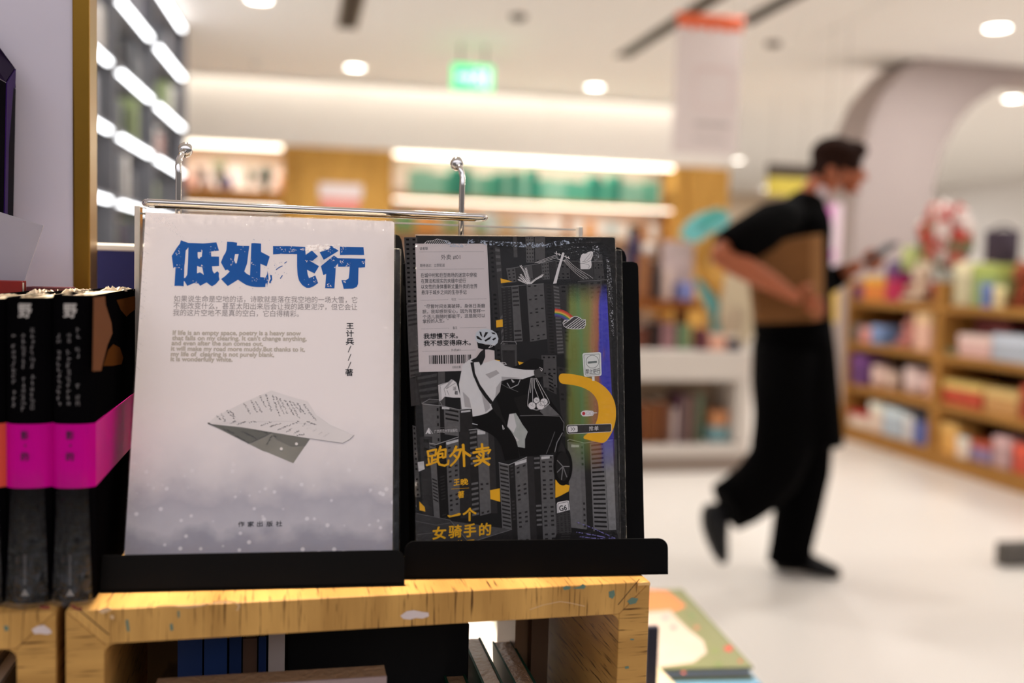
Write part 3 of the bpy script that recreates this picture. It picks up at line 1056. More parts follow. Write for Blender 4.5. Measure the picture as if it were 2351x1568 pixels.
def plush(z0, X, cy, s, rgb, rgb2, lab, ears='long'):
    """sitting stuffed animal facing the aisle (-X), s metres tall"""
    m, m2 = mat('plush_%d_%d_%d' % rgb, rgb, .9, .1, bump=.5), mat('plush_%d_%d_%d' % rgb2, rgb2, .9, .1, bump=.5)
    t = thing('plush_toy', lab, 'toy', (X, cy, z0), 0, 'plush toys on the right cases')
    MB().ball((X, cy, z0 + s * .26), (s * .24, s * .26, s * .27), m).build('body', t, True)
    MB().ball((X - s * .05, cy, z0 + s * .64), (s * .22, s * .25, s * .22), m).build('head', t, True)
    MB().ball((X - s * .22, cy, z0 + s * .60), (s * .08, s * .1, s * .07), m2).build('muzzle', t, True)
    for sg in (-1, 1):
        if ears == 'long':
            MB().ball((X, cy + sg * s * .13, z0 + s * .92), (s * .05, s * .08, s * .2), m2).build('ear', t, True)
        else:
            MB().ball((X, cy + sg * s * .19, z0 + s * .83), (s * .05, s * .09, s * .09), m2).build('ear', t, True)
        MB().ball((X - s * .22, cy + sg * s * .10, z0 + s * .70), s * .025, M_BLACK, 8, 6).build('eye', t, True)
        MB().ball((X - s * .14, cy + sg * s * .25, z0 + s * .32), (s * .15, s * .08, s * .08), m).build('arm', t, True)
        MB().ball((X - s * .26, cy + sg * s * .17, z0 + s * .09), (s * .2, s * .1, s * .09), m).build('leg', t, True)
    return t


# far case
toy_box(3, 1953, 1980, 655, (112, 52, 120), 'violet box at the far end of the top shelf of the far oak case')
toy_box(3, 1983, 2032, 636, (232, 138, 60), 'orange and yellow box on the top shelf of the far oak case', lid=(236, 178, 60))
toy_box(3, 2034, 2066, 622, (190, 34, 84), 'crimson box on the top shelf of the far oak case', lid=(120, 30, 96))
toy_box(3, 2036, 2062, 600, (84, 74, 120), 'slate blue box behind the crimson box on the top shelf of the far oak case', dx=.22)
toy_box(3, 2072, 2100, 566, (170, 186, 120), 'pale green box at the back of the top shelf of the far oak case', dx=.24, dep=.1)
ya, yb, z0, z1 = on_shelf(3, 2078, 2138, 585, .08)
plush(z0, XF + .15, (ya + yb) / 2 + .02, z1 - z0 - .02, (222, 196, 170), (238, 222, 204), 'cream plush bear on the top shelf of the far oak case', 'round')
toy_box(2, 1953, 1972, 745, (96, 110, 116), 'grey blue box at the far end of the second shelf of the far oak case')
toy_box(2, 1974, 1998, 752, (228, 150, 140), 'salmon box on the second shelf of the far oak case')
toy_box(2, 2000, 2024, 748, (130, 158, 206), 'light blue box on the second shelf of the far oak case')
ya, yb, z0, z1 = on_shelf(2, 2022, 2108, 690, .02)
plush(z0, XF + .13, (ya + yb) / 2, .215, (222, 150, 142), (236, 176, 164), 'pink plush rabbit on the second shelf of the far oak case')
toy_box(2, 2100, 2138, 716, (238, 190, 168), 'peach box beside the pink plush rabbit', lid=(242, 206, 160))
toy_box(1, 1950, 1988, 815, (104, 58, 122), 'deep purple box on the third shelf of the far oak case')
mug(1, 1992, 2022, 838, (240, 206, 192), 'blush pot on the third shelf of the far oak case')
mug(1, 2031, 2049, 852, (226, 196, 176), 'small beige pot on the third shelf of the far oak case')
mug(1, 2062, 2106, 842, (242, 214, 208), 'large white pot on the third shelf of the far oak case')
mug(1, 2119, 2136, 862, (240, 192, 184), 'pink pot beside the large white pot')
toy_box(0, 1932, 1992, 942, (240, 222, 204), 'white box with a red lid at the far end of the bottom shelf', lid=(200, 50, 52))
toy_box(0, 1996, 2026, 925, (238, 214, 196), 'cream box next to the red-lidded one on the bottom shelf')
toy_box(0, 2028, 2074, 938, (190, 204, 216), 'icy blue box on the bottom shelf of the far oak case')
toy_box(0, 2076, 2096, 955, (228, 222, 220), 'slim white box beside the icy blue one')
toy_box(0, 2098, 2130, 945, (92, 104, 168), 'blue box with a dark lid on the bottom shelf of the far oak case', lid=(40, 44, 62))
# near case
ya, yb, z0, z1 = on_shelf(3, 2120, 2225, 520, .02)
t = thing('flower_bouquet', 'big red and white artificial bouquet on top of the right cases', 'flowers', (XF + .2, 5.3, ZSH[3] + .001))
cyb = at_x(2175, 560, XF + .2).y
rnd = random.Random(4)
b = MB()
b.lathe((XF + .2, cyb, ZSH[3] + .001), [(.05, 0), (.08, .02), (.10, .14), (.07, .14), (.06, .03)], mat('red_basket', (140, 40, 40), .6))
b.build('basket', t, True)
RED, WHT, PNK, GRN = mat('red_petals', (196, 66, 58), .7), mat('white_petals', (242, 226, 220), .7), mat('salmon_petals', (214, 120, 104), .7), mat('bouquet_leaves', (110, 122, 84), .7)
fl = {0: MB(), 1: MB(), 2: MB(), 3: MB()}
for k in range(230):
    px_, py_ = rnd.uniform(2118, 2232), rnd.uniform(474, 606)
    if ((px_ - 2175) / 60) ** 2 + ((py_ - 540) / 68) ** 2 > 1:
        continue
    c = at_x(px_, py_, XF + rnd.uniform(.2, .34))
    if c.z < ZSH[3] + .12:
        continue
    kind = rnd.choice([1, 1, 1, 0]) if (px_ > 2150 and py_ < 535) else rnd.choice([0, 0, 2, 1, 3, 2])
    for q in range(5):
        a_ = q * 1.256 + rnd.uniform(0, 1)
        fl[kind].ball(c + Vector((-.012, .028 * math.cos(a_), .028 * math.sin(a_))), (.012, .02, .02), (RED, WHT, PNK, GRN)[kind], 6, 4)
for k, nm in enumerate(('red_petals', 'white_petals', 'salmon_petals', 'leaves')):
    fl[k].build(nm, t, True)
# the basket needs stems up to its flowers
b = MB()
for k in range(14):
    a_ = k * .45
    b.tube([(XF + .2 + .03 * math.cos(a_), cyb + .03 * math.sin(a_), ZSH[3] + .1), (XF + .2 + .07 * math.cos(a_), cyb + .11 * math.sin(a_), ZSH[3] + .32)], .003, GRN, 5)
b.build('stems', t)
toy_box(3, 2192, 2232, 602, (206, 196, 160), 'cream box on the top shelf of the near oak case', dx=.04)
toy_box(3, 2234, 2292, 606, (150, 172, 110), 'lime green patterned box on the top shelf of the near oak case', lid=(176, 190, 100))
toy_box(3, 2252, 2278, 652, (92, 112, 170), 'small blue box before the lime green box', dx=.004, dep=.02)
toy_box(3, 2280, 2304, 656, (222, 200, 150), 'small yellow box before the lime green box', dx=.004, dep=.02)
ya, yb = at_x(2300, 560, XF + .22).y, at_x(2212, 560, XF + .22).y
yb = min(yb, YD - .05)
zb0, zb1 = ZSH[3] + .001, at_x(2255, 530, XF + .22).z
t = thing('dark_basket', 'dark woven basket at the back of the near oak case top', 'basket', (XF + .3, (ya + yb) / 2, zb0))
MB().loft([[(XF + .3 + r_ * .09 * math.cos(2 * math.pi * k / 20), (ya + yb) / 2 + r_ * (yb - ya) / 2 * math.sin(2 * math.pi * k / 20), zb0 + h_) for k in range(20)] for r_, h_ in ((.8, 0), (1, (zb1 - zb0) * .6), (1.02, zb1 - zb0), (.9, zb1 - zb0), (.85, (zb1 - zb0) * .6))], mat('dark_wicker', (58, 44, 56), .8, bump=.8)).build('basket_body', t, True)
MB().tube([(XF + .3, (ya + yb) / 2 + (yb - ya) / 2 * math.cos(q * math.pi / 10), zb1 - .02 + .05 * math.sin(q * math.pi / 10)) for q in range(11)], .007, mat('dark_wicker', (58, 44, 56), .8), 8).build('handle', t, True)
cy = at_x(2347, 600, XF + .16).y
plush(ZSH[3] + .001, XF + .2, cy, .30, (150, 76, 52), (180, 110, 84), 'russet brown plush bear cut by the right edge of the picture', 'round')
toy_box(2, 2168, 2196, 808, (112, 124, 96), 'grey green box on the second shelf of the near oak case')
toy_box(2, 2200, 2276, 770, (228, 186, 178), 'pale pink box on the second shelf of the near oak case')
toy_box(2, 2278, 2400, 772, (184, 192, 204), 'pale blue box on the second shelf of the near oak case')
toy_box(2, 2240, 2320, 735, (132, 70, 74), 'maroon box behind the pink box on the second shelf', dx=.2)
toy_box(1, 2154, 2256, 878, (196, 74, 48), 'red box with a yellow lid on the third shelf of the near oak case', lid=(236, 204, 120))
toy_box(1, 2260, 2340, 896, (204, 152, 92), 'tan box with a yellow lid on the third shelf of the near oak case', lid=(232, 200, 130))
toy_box(1, 2344, 2420, 890, (172, 66, 42), 'rust red box cut by the right picture edge on the third shelf')
toy_box(0, 2152, 2200, 972, (236, 176, 92), 'amber box at the divider on the bottom shelf of the near oak case', lid=(238, 190, 110))
toy_box(0, 2196, 2224, 1004, (240, 220, 200), 'cream box on the bottom shelf of the near oak case', dx=.01, dep=.018)
toy_box(0, 2226, 2276, 1014, (150, 130, 168), 'lilac box with an orange lid on the bottom shelf of the near oak case', lid=(206, 92, 60))
toy_box(0, 2280, 2322, 1004, (196, 160, 160), 'grey rose box on the bottom shelf of the near oak case')
toy_box(0, 2326, 2420, 1030, (212, 84, 62), 'vermilion box at the right picture edge on the bottom shelf')

# grey step at the right edge, far basket of posters behind the person
q = at_z(2305, 1304, 0)
o = MB().box((q.x, q.y, 0), (q.x + .7, q.y + .06, .095), mat('grey_step', (92, 86, 80), .6)).build('floor_plinth', bevel=.008)
setp(o, 'low grey plinth on the floor at the right edge of the picture', 'plinth')
YP = 6.0
a, c = at_y(1878, 735, YP), at_y(1936, 468, YP)
t = thing('hanging_poster', 'narrow pink, white and yellow poster hanging behind the person', 'poster', ((a.x + c.x) / 2, YP, 0))
zz = lambda y: at_y(1905, y, YP).z
MB().box((a.x, YP, zz(650)), (c.x, YP + .012, c.z), mat('poster_lilac', (238, 216, 226), .6)).build('poster_sheet', t)
MB().box((a.x, YP - .0015, zz(740)), (c.x, YP + .0135, zz(652)), mat('poster_yellow', (236, 196, 104), .6)).build('yellow_panel', t)
b = MB()
w_ = c.x - a.x
for u0, u1, y0, y1 in ((.0, .55, 560, 470), (.1, .7, 600, 575)):
    b.prism([(a.x + w_ * u0, YP - .0015, zz(y0)), (a.x + w_ * u1 * .8, YP - .0015, zz(y0)), (a.x + w_ * u1, YP - .0015, zz(y1)), (a.x + w_ * u0, YP - .0015, zz(y1))], (0, .001, 0), mat('poster_magenta', (222, 130, 200), .6))
b.build('magenta_print', t)
for u in (.1, .9):
    MB().tube([(a.x + w_ * u, YP + .006, c.z), (a.x + w_ * u, YP + .006, CEIL)], .0012, M_METAL, 6).build('hanging_wire', t)
YQ = 8.6
a, c = at_y(1762, 446, YQ), at_y(1852, 400, YQ)
t = thing('suspended_sign', 'yellow sign with a dark top hanging far behind the person', 'sign', ((a.x + c.x) / 2, YQ, a.z))
MB().box((a.x, YQ, a.z), (c.x, YQ + .03, a.z + (c.z - a.z) * .8), mat('sign_yellow', (226, 206, 84), .5)).build('panel', t)
MB().box((a.x, YQ - .01, a.z + (c.z - a.z) * .82), (c.x + .05, YQ + .04, c.z + .08), mat('sign_dark', (72, 60, 48), .5)).build('top_rail', t)
for u in (.1, .9):
    MB().tube([(a.x + (c.x - a.x) * u, YQ + .015, c.z + .08), (a.x + (c.x - a.x) * u, YQ + .015, CEIL)], .0012, M_METAL, 6).build('hanging_wire', t)
# ------------------------------------------------------------------ the person walking past
YPN = 3.40
M_SKIN = mat('skin', (172, 96, 62), 0.55, 0.35, vary=.05, scale=12)
M_HAIR = mat('hair', (40, 22, 15), 0.8, 0.08, vary=.3, scale=60)
M_TEE = mat('black_tee', (6, 5, 5), 0.9, 0.04, vary=.2, scale=20)
M_TROU = mat('black_trousers', (5, 4, 4), 0.9, 0.03, vary=.2, scale=20)
M_SHOE = mat('black_shoes', (16, 14, 15), 0.6, 0.25)
M_MASK = mat('white_mask', (226, 206, 208), .8, .2)


def J(x, y, dY=0.0):
    return at_y(x, y, YPN + dY)


def skin_mesh(nodes, edges, root, sub=2):
    """nodes {key: (Vector, rx, ry)} grown to one continuous surface"""
    keys = list(nodes)
    me = bpy.data.meshes.new('skin_build')
    me.from_pydata([tuple(nodes[k][0]) for k in keys], [(keys.index(a), keys.index(b)) for a, b in edges], [])
    o = bpy.data.objects.new('skin_build', me)
    COL.objects.link(o)
    md = o.modifiers.new('skin', 'SKIN')
    md.use_smooth_shade = True
    md.branch_smoothing = 0.6
    for i, k in enumerate(keys):
        me.skin_vertices[0].data[i].radius = (nodes[k][1], nodes[k][2])
        me.skin_vertices[0].data[i].use_root = (k == root)
    s = o.modifiers.new('sub', 'SUBSURF')
    s.levels = sub
    s.render_levels = sub
    dg = bpy.context.evaluated_depsgraph_get()
    dg.update()
    r = bpy.data.meshes.new_from_object(o.evaluated_get(dg))
    vs = [v.co.copy() for v in r.vertices]
    fs = [tuple(p.vertices) for p in r.polygons]
    bpy.data.objects.remove(o)
    bpy.data.meshes.remove(me)
    bpy.data.meshes.remove(r)
    return vs, fs


N, Ed = {}, []


def chain(pts, start=None):
    prev = start
    for key, p, r in pts:
        rx, ry = r if isinstance(r, tuple) else (r, r)
        N[key] = (p, rx, ry)
        if prev:
            Ed.append((prev, key))
        prev = key


HZ = 0.30
chain([('pelvis', J(1812, 800), (.12, .10)), ('belly', J(1808, 700), (.11, .09)), ('chest', J(1808, 560), (.12, .10)), ('collar', J(1835, 488), (.085, .075)),
       ('neck', J(1868, 446), (.052, .052)), ('nape', J(1890, 418), (.056, .056)), ('skull', J(1916, 384), (.080, .074)), ('brow', J(1944, 374), (.064, .064)),
       ('cheek', J(1955, 402), (.052, .056)), ('jaw', J(1948, 428), (.040, .044)), ('chin', J(1950, 448), (.024, .030))])
chain([('nose', J(1985, 404), .014), ('nosetip', J(1988, 414), .012)], 'cheek')
chain([('nearshoulder', J(1792, 512, -.17), .066), ('nearupper', J(1722, 548, -.25), .052), ('nearelbow', J(1642, 585, -.27), .043), ('nearfore', J(1715, 618, -.315), .044), ('nearlow', J(1780, 655, -.318), .034), ('nearwrist', J(1812, 675, -.312), (.024, .030)),
       ('nearpalm', J(1838, 690, -.305), (.018, .036))], 'collar')
chain([('farshoulder', J(1836, 512, .17), .066), ('farupper', J(1850, 575, .20), .052), ('farelbow', J(1880, 648, .20), .042), ('farfore', J(1920, 635, .12), .038), ('farwrist', J(1958, 616, .04), (.026, .026)), ('farpalm', J(1982, 604, .02), (.030, .020))], 'collar')
# legs (under the clothes, feet in the shoes)
chain([('farhip', J(1822, 860, .09), .07), ('farknee', J(1846, 1075, .07), .058), ('farcalf', J(1842, 1170, .06), .050), ('farankle', J(1818, 1282, .04), .036)], 'pelvis')
chain([('nearhip', J(1805, 860, -.09), .07), ('nearknee', J(1782, 1075, -.10), .056), ('nearcalf', J(1728, 1125, -.10), .050), ('nearankle', J(1690, 1150, -.10), .036)], 'pelvis')
vs, fs = skin_mesh(N, Ed, 'pelvis', 2)
body = MB()
body.add(vs, fs, M_SKIN)
# fingers, grown one by one out of the palms
near = [(J(1846, 676, -0.309), J(1868, 678, -0.319), J(1884, 690, -0.309), J(1884, 704, -0.294)), (J(1850, 684, -0.309), J(1876, 690, -0.322), J(1892, 702, -0.309), J(1890, 716, -0.294)),
        (J(1850, 694, -0.309), J(1874, 704, -0.322), J(1888, 716, -0.309), J(1884, 728, -0.294)), (J(1846, 702, -0.309), J(1866, 714, -0.319), J(1876, 726, -0.309), J(1872, 735, -0.296)),
        (J(1830, 676, -0.314), J(1842, 662, -0.324), J(1856, 656, -0.319), J(1866, 656, -0.309))]
far = [(J(1990, 598, -.005), J(2006, 596, -.015), J(2018, 592, -.01), J(2026, 588, .0)), (J(1992, 604, .0), J(2010, 604, -.012), J(2022, 600, -.008), J(2030, 594, .0)),
       (J(1990, 610, .01), J(2008, 612, -.005), J(2020, 608, -.004), J(2028, 602, .004)), (J(1986, 614, .02), J(2000, 618, .005), J(2012, 616, .0), J(2020, 611, .006)),
       (J(1982, 594, .03), J(1990, 582, .04), J(2000, 576, .035), J(2012, 574, .03))]
for hand in (near, far):
    for k, fg in enumerate(hand):
        r = .0095 if k < 4 else .011
        r = r * (1, 1, .98, .85, 1.1)[k]
        nn = {i: (p, r * (1.05 - .1 * i), r * (1.05 - .1 * i)) for i, p in enumerate(fg)}
        v2, f2 = skin_mesh(nn, [(0, 1), (1, 2), (2, 3)], 0, 1)
        body.add(v2, f2, M_SKIN)
# ears and eyes
for sg in (-1, 1):
    body.ball(J(1908, 402, sg * .078), (.022, .012, .034), M_SKIN, 10, 7)
    body.ball(J(1972, 388, sg * .032), (.010, .010, .008), mat('eye_dark', (40, 26, 22), .3), 8, 6)
body.ball(J(1968, 440, 0), (.010, .022, .006), mat('lips', (150, 78, 66), .5), 8, 6)
person = body.build('person', None, True, origin=J(1840, 1335) * 1.0)
setp(person, 'person in black T-shirt and wide black trousers walking right, head bowed over a phone', 'person')

# hair: a cap over the skull
b = MB()
c0 = J(1918, 368)
ang = Matrix.Rotation(RAD(-14), 3, 'Y')
for rr_, zz_ in (((.098, .086, .074), .0),):
    b.ball(c0 + Vector((.004, 0, .012)), rr_, M_HAIR, 22, 14, ang.transposed())
b.ball(J(1893, 392), (.052, .078, .060), M_HAIR, 16, 10)
b.ball(J(1952, 347), (.062, .070, .040), M_HAIR, 16, 10)
b.ball(J(1915, 386, -.070), (.034, .014, .036), M_HAIR, 12, 8)
b.ball(J(1915, 386, .070), (.034, .014, .036), M_HAIR, 12, 8)
b.build('hair', person, True)
# mask pulled down under the chin
b = MB()
b.ball(J(1886, 444, -.052), (.022, .02, .028), M_MASK, 14, 9)
b.ball(J(1890, 458, -.02), (.024, .04, .02), M_MASK, 14, 9)
b.ball(J(1896, 460, .035), (.030, .034, .024), M_MASK, 14, 9)
b.build('face_mask', person, True)


def oval(x0, x1, y, ry, dY=0.0, tilt=0.0, seg=24):
    """horizontal oval between pixel columns x0..x1 at row y"""
    a_, c_ = J(x0, y, dY), J(x1, y, dY)
    m_ = (a_ + c_) / 2
    hx = (c_ - a_).length / 2
    return [m_ + Vector((hx * math.cos(k * 2 * math.pi / seg), ry * math.sin(k * 2 * math.pi / seg), tilt * math.cos(k * 2 * math.pi / seg))) for k in range(seg)]


tee = MB()
tee.loft([oval(1742, 1896, 770, .165), oval(1738, 1893, 700, .17), oval(1734, 1890, 630, .18), oval(1734, 1886, 570, .195), oval(1748, 1884, 525, .205, 0, .0), oval(1775, 1884, 492, .17, 0, -.01), oval(1806, 1886, 468, .10, 0, -.015), oval(1832, 1888, 450, .066, 0, -.02)], M_TEE, cap=True)


def limb(pts, m, b, seg=16):
    b.tube([p for p, r in pts], [r for p, r in pts], m, seg)


limb([(J(1812, 500, -.10), .07), (J(1775, 515, -.19), .082), (J(1722, 545, -.25), .076), (J(1682, 566, -.265), .070), (J(1668, 574, -.268), .066)], M_TEE, tee)
limb([(J(1838, 498, .10), .07), (J(1842, 525, .18), .080), (J(1850, 575, .20), .074), (J(1862, 610, .20), .068)], M_TEE, tee)
tee.build('t_shirt', person, True)
# sleeve cuff on the far arm
b = MB()
limb([(J(1890, 652, .18), .048), (J(1915, 640, .12), .046), (J(1940, 626, .07), .038)], M_TEE, b)
b.build('arm_sleeve', person, True)
# long dark apron over the thighs
b = MB()
b.loft([oval(1752, 1893, 738, .172), oval(1742, 1900, 800, .19), oval(1740, 1906, 880, .20), oval(1745, 1912, 950, .20), oval(1752, 1917, 1008, .195), oval(1758, 1910, 1012, .18), oval(1768, 1890, 960, .15)], M_TROU)
b.build('long_apron', person, True)
# trousers
b = MB()


def leg_loft(rows, m, bld):
    rings = []
    for (x, y, dY, r, ax) in rows:
        c = J(x, y, dY)
        ax = Vector(ax).normalized()
        e1 = Vector((0, 1, 0))
        e2 = ax.cross(e1).normalized()
        rings.append([c + e1 * (r * math.cos(k * 2 * math.pi / 18)) + e2 * (r * math.sin(k * 2 * math.pi / 18)) for k in range(18)])
    bld.loft(rings, m)


leg_loft([(1830, 800, .08, .115, (0, 0, -1)), (1842, 1010, .075, .112, (0, 0, -1)), (1845, 1080, .07, .100, (-.05, 0, -1)), (1832, 1170, .06, .088, (-.1, 0, -1)), (1817, 1250, .045, .080, (-.1, 0, -1)), (1812, 1292, .04, .084, (-.05, 0, -1)), (1812, 1290, .04, .06, (0, 0, -1))], M_TROU, b)
leg_loft([(1812, 800, -.09, .115, (0, 0, -1)), (1800, 1000, -.10, .115, (-.2, 0, -1)), (1776, 1075, -.10, .108, (-.7, 0, -.8)), (1738, 1118, -.10, .102, (-1, 0, -.7)), (1700, 1146, -.10, .098, (-1, 0, -.6)), (1668, 1164, -.10, .092, (-1, 0, -.5)), (1672, 1162, -.10, .06, (-1, 0, -.5))], M_TROU, b)
b.build('trousers', person, True)


def shoe(rows, name):
    """rows: centre, half width (Y), half height, direction across the height"""
    b_ = MB()
    rings = []
    for c, hw, hh, upd in rows:
        upd = Vector(upd).normalized()
        rings.append([c + Vector((0, 1, 0)) * (hw * math.cos(k * 2 * math.pi / 16)) + upd * (hh * max(-.75, math.sin(k * 2 * math.pi / 16))) for k in range(16)])
    b_.loft(rings, M_SHOE)
    b_.build(name, person, True)


fz = Vector((0, 0, 1))
g0 = J(1788, 1298, .04)


def ground(x, y, h, dY):
    p_ = J(x, y, dY)
    return Vector((p_.x, p_.y, h))


shoe([(ground(1780, 1310, .05, .05), .022, .045, fz), (ground(1794, 1310, .055, .05), .04, .055, fz), (ground(1826, 1312, .06, .035), .044, .06, fz), (ground(1862, 1320, .042, .01), .05, .044, fz), (ground(1898, 1328, .03, -.02), .046, .032, fz), (ground(1922, 1334, .024, -.04), .026, .022, fz)], 'shoe')
uu = Vector((1, 0, .25))
shoe([(J(1632, 1160, -.10), .024, .03, uu), (J(1638, 1175, -.10), .036, .055, uu), (J(1640, 1205, -.10), .040, .056, uu), (J(1645, 1240, -.10), .045, .042, uu), (J(1653, 1272, -.10), .040, .03, uu), (J(1659, 1290, -.10), .022, .018, uu)], 'shoe')

# what they hold
t = thing('cardboard_parcel', 'brown cardboard parcel held under the near arm of the person', 'parcel', J(1810, 742, -.2))
M_CARD = mat('cardboard', (122, 80, 40), .7, .2, vary=.08, scale=15)
M_CARD2 = mat('cardboard_light', (142, 96, 50), .7, .2, vary=.08, scale=15)
q = [J(1722, 566, -.262), J(1862, 541, -.262), J(1862, 738, -.262), J(1742, 742, -.262)]
MB().prism(q, (0, .045, 0), M_CARD).build('box_body', t, bevel=.003)
q = [J(1862, 541, -.263), J(1890, 538, -.225), J(1892, 732, -.225), J(1862, 738, -.263)]
MB().prism(q, (0.0, .05, 0), M_CARD2).build('end_flap', t, bevel=.002)
t = thing('mobile_phone', 'dark phone held in the outstretched hand of the person', 'phone', J(2012, 590, .02))
axz = (J(2036, 566, .02) - J(2000, 592, .02)).normalized()
ax3 = axz.cross(Vector((0, 1, 0))).normalized()
MB().obox(J(2019, 581, .012), (.072, .036, .004), (axz, Vector((0, 1, 0)), ax3), mat('phone_case', (40, 36, 40), .5, .1)).build('phone_body', t, bevel=.003)
MB().obox(J(2019, 581, .012) - ax3 * .0045, (.066, .032, .0006), (axz, Vector((0, 1, 0)), ax3), mat('phone_glass', (18, 18, 22), .4, .1)).build('screen', t)
# ------------------------------------------------------------------ foreground: oak book cases
ZS = at_y(600, 1358, .535).z
FRp, FLp = at_z(1493, 1335, ZS), at_z(150, 1403, ZS)
cx_ = (FRp - FLp)
CW = cx_.length
cx_.normalize()
cy_ = Vector((-cx_.y, cx_.x, 0))
UP = Vector((0, 0, 1))
CT, CD = .018, .19
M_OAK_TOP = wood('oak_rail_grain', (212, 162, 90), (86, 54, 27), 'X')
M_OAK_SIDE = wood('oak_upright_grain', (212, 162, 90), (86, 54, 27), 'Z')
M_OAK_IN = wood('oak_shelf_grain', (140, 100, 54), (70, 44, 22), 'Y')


def oak_case(O, label, back):
    fr = frame(Vector((O.x, O.y, 0)), cx_, cy_, UP)
    t = thing('oak_book_case', label, 'shelf', frame=fr, group='oak book cases in the front row')
    L = lambda x, y, z: fr @ Vector((x, y, z))
    g = .00004
    MB().prism([L(g, 0, ZS), L(CW - g, 0, ZS), L(CW - CT - g, 0, ZS - CT), L(CT + g, 0, ZS - CT)], cy_ * CD, M_OAK_TOP).build('top_panel', t, bevel=.0006)
    r = .005
    for s in (0, 1):
        X = lambda x: CW - x if s else x
        MB().prism([L(X(0), 0, ZS - g), L(X(CT), 0, ZS - CT - g), L(X(CT), 0, 0), L(X(0), 0, 0)], cy_ * CD, M_OAK_SIDE).build('side_panel', t, bevel=.0006)
        arc = [(CT + r - r * math.sin(RAD(a)), ZS - CT - r + r * math.cos(RAD(a))) for a in range(0, 91, 15)]
        MB().prism([L(X(CT), .0005, ZS - CT - .0002)] + [L(X(u), .0005, v - .0002) for u, v in arc], cy_ * (CD - .001), M_OAK_SIDE).build('corner_fillet', t)
    for z in (.70, .36, .05):
        b = MB(fr)
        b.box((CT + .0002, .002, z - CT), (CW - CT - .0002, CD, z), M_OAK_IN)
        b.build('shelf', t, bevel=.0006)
    MB(fr).box((CT + .0003, CD - .006, .06), (back, CD - .001, ZS - CT - .0003), M_OAK_IN).build('back_panel_or_added_board', t)  # back board added to keep light out of the case
    return t, fr


case, fr_case = oak_case(FLp, 'oak book case carrying the two black stands with the white and dark books', .205)
e2 = at_z(128, 1403, ZS)
case2, fr_case2 = oak_case(e2 - cx_ * CW, 'oak book case under the black books with magenta bands', CW - CT - .0003)

# worn spots, paint and torn paper on the front edges
M_RESID = mat('torn_paper', (214, 196, 190), .8)
M_TEALP = mat('teal_paint', (98, 122, 104), .6)
M_REDP = mat('red_paint', (120, 36, 34), .6)
M_TAPE = mat('old_tape', (216, 180, 138), .4)
M_GAP = mat('mitre_gap', (46, 26, 16), .8)
s8, s7 = crop(880, 1280, 2.612), crop(0, 1280, 2.612)
pr = Print(FLp, -cy_, UP, .00006)
pr.line(s8([(1408, 283), (1535, 130)]), 1.6, M_GAP)
pr.line(s7([(652, 462), (480, 318), (445, 296)]), 2.6, M_GAP)
pr.k = 2
pr.poly(s8([(102, 350), (140, 322), (182, 316), (232, 326), (270, 330), (274, 352), (236, 366), (196, 362), (160, 372), (120, 368)]), M_RESID)
for pts in ([(1075, 180), (1100, 168), (1126, 176), (1118, 190), (1085, 196)], [(1128, 186), (1180, 172), (1196, 158), (1216, 170), (1205, 188)], [(1352, 205), (1385, 195), (1390, 225), (1375, 248), (1354, 238)],
            [(1462, 262), (1490, 240), (1530, 246), (1515, 274), (1480, 282)], [(1448, 655), (1470, 650), (1474, 664), (1452, 668)], [(1480, 486), (1506, 488), (1500, 496), (1482, 495)]):
    pr.poly(s8(pts), M_TEALP)
for pts in ([(752, 376), (768, 370), (778, 440), (762, 444)], [(1018, 400), (1034, 394), (1040, 436), (1022, 440)], [(1064, 322), (1076, 318), (1078, 360), (1068, 362)]):
    pr.poly(s7(pts), M_TEALP)
pr.poly(s7([(415, 288), (440, 284), (462, 300), (495, 300), (488, 316), (450, 312)]), M_REDP)
pr.k = 3
pr.line(s8([(880, 312), (960, 284), (1060, 264), (1120, 272), (1208, 292)]), 1.4, M_TAPE)
pr.line(s7([(940, 292), (1040, 290), (1130, 298), (1200, 290), (1246, 276)]), 3, M_TAPE)
pr.line(s7([(1280, 268), (1340, 262), (1410, 268), (1436, 290), (1422, 318)]), 3, M_TAPE)
pr.poly(s7([(590, 318), (622, 302), (660, 300), (668, 314), (640, 328), (612, 338)]), M_TAPE)
pr.poly(s7([(660, 344), (684, 350), (680, 372), (664, 366)]), M_TAPE)
pr.build('wear_stains', case)
# raw chip at the right-hand corner
c = at_z(1488, 1338, ZS)
MB().prism([c + Vector((-.006, -.0002, .0001)), c + Vector((-.002, -.0006, .0006)), c + Vector((.0012, -.0004, .0001)), c + Vector((-.002, .002, .0003))], (0, 0, -.0015), mat('raw_chip', (226, 178, 110), .8)).build('corner_chip', case)
pr = Print(e2, -cy_, UP, .00006)
pr.poly(s7([(190, 432), (222, 412), (262, 404), (300, 430), (312, 452), (282, 462), (240, 456), (206, 458)]), M_RESID)
pr.poly(s7([(20, 410), (48, 408), (52, 436), (30, 442)]), M_TEALP)
pr.poly(s7([(236, 292), (300, 290), (296, 308), (244, 306)]), M_REDP)
pr.build('wear_stains', case2)


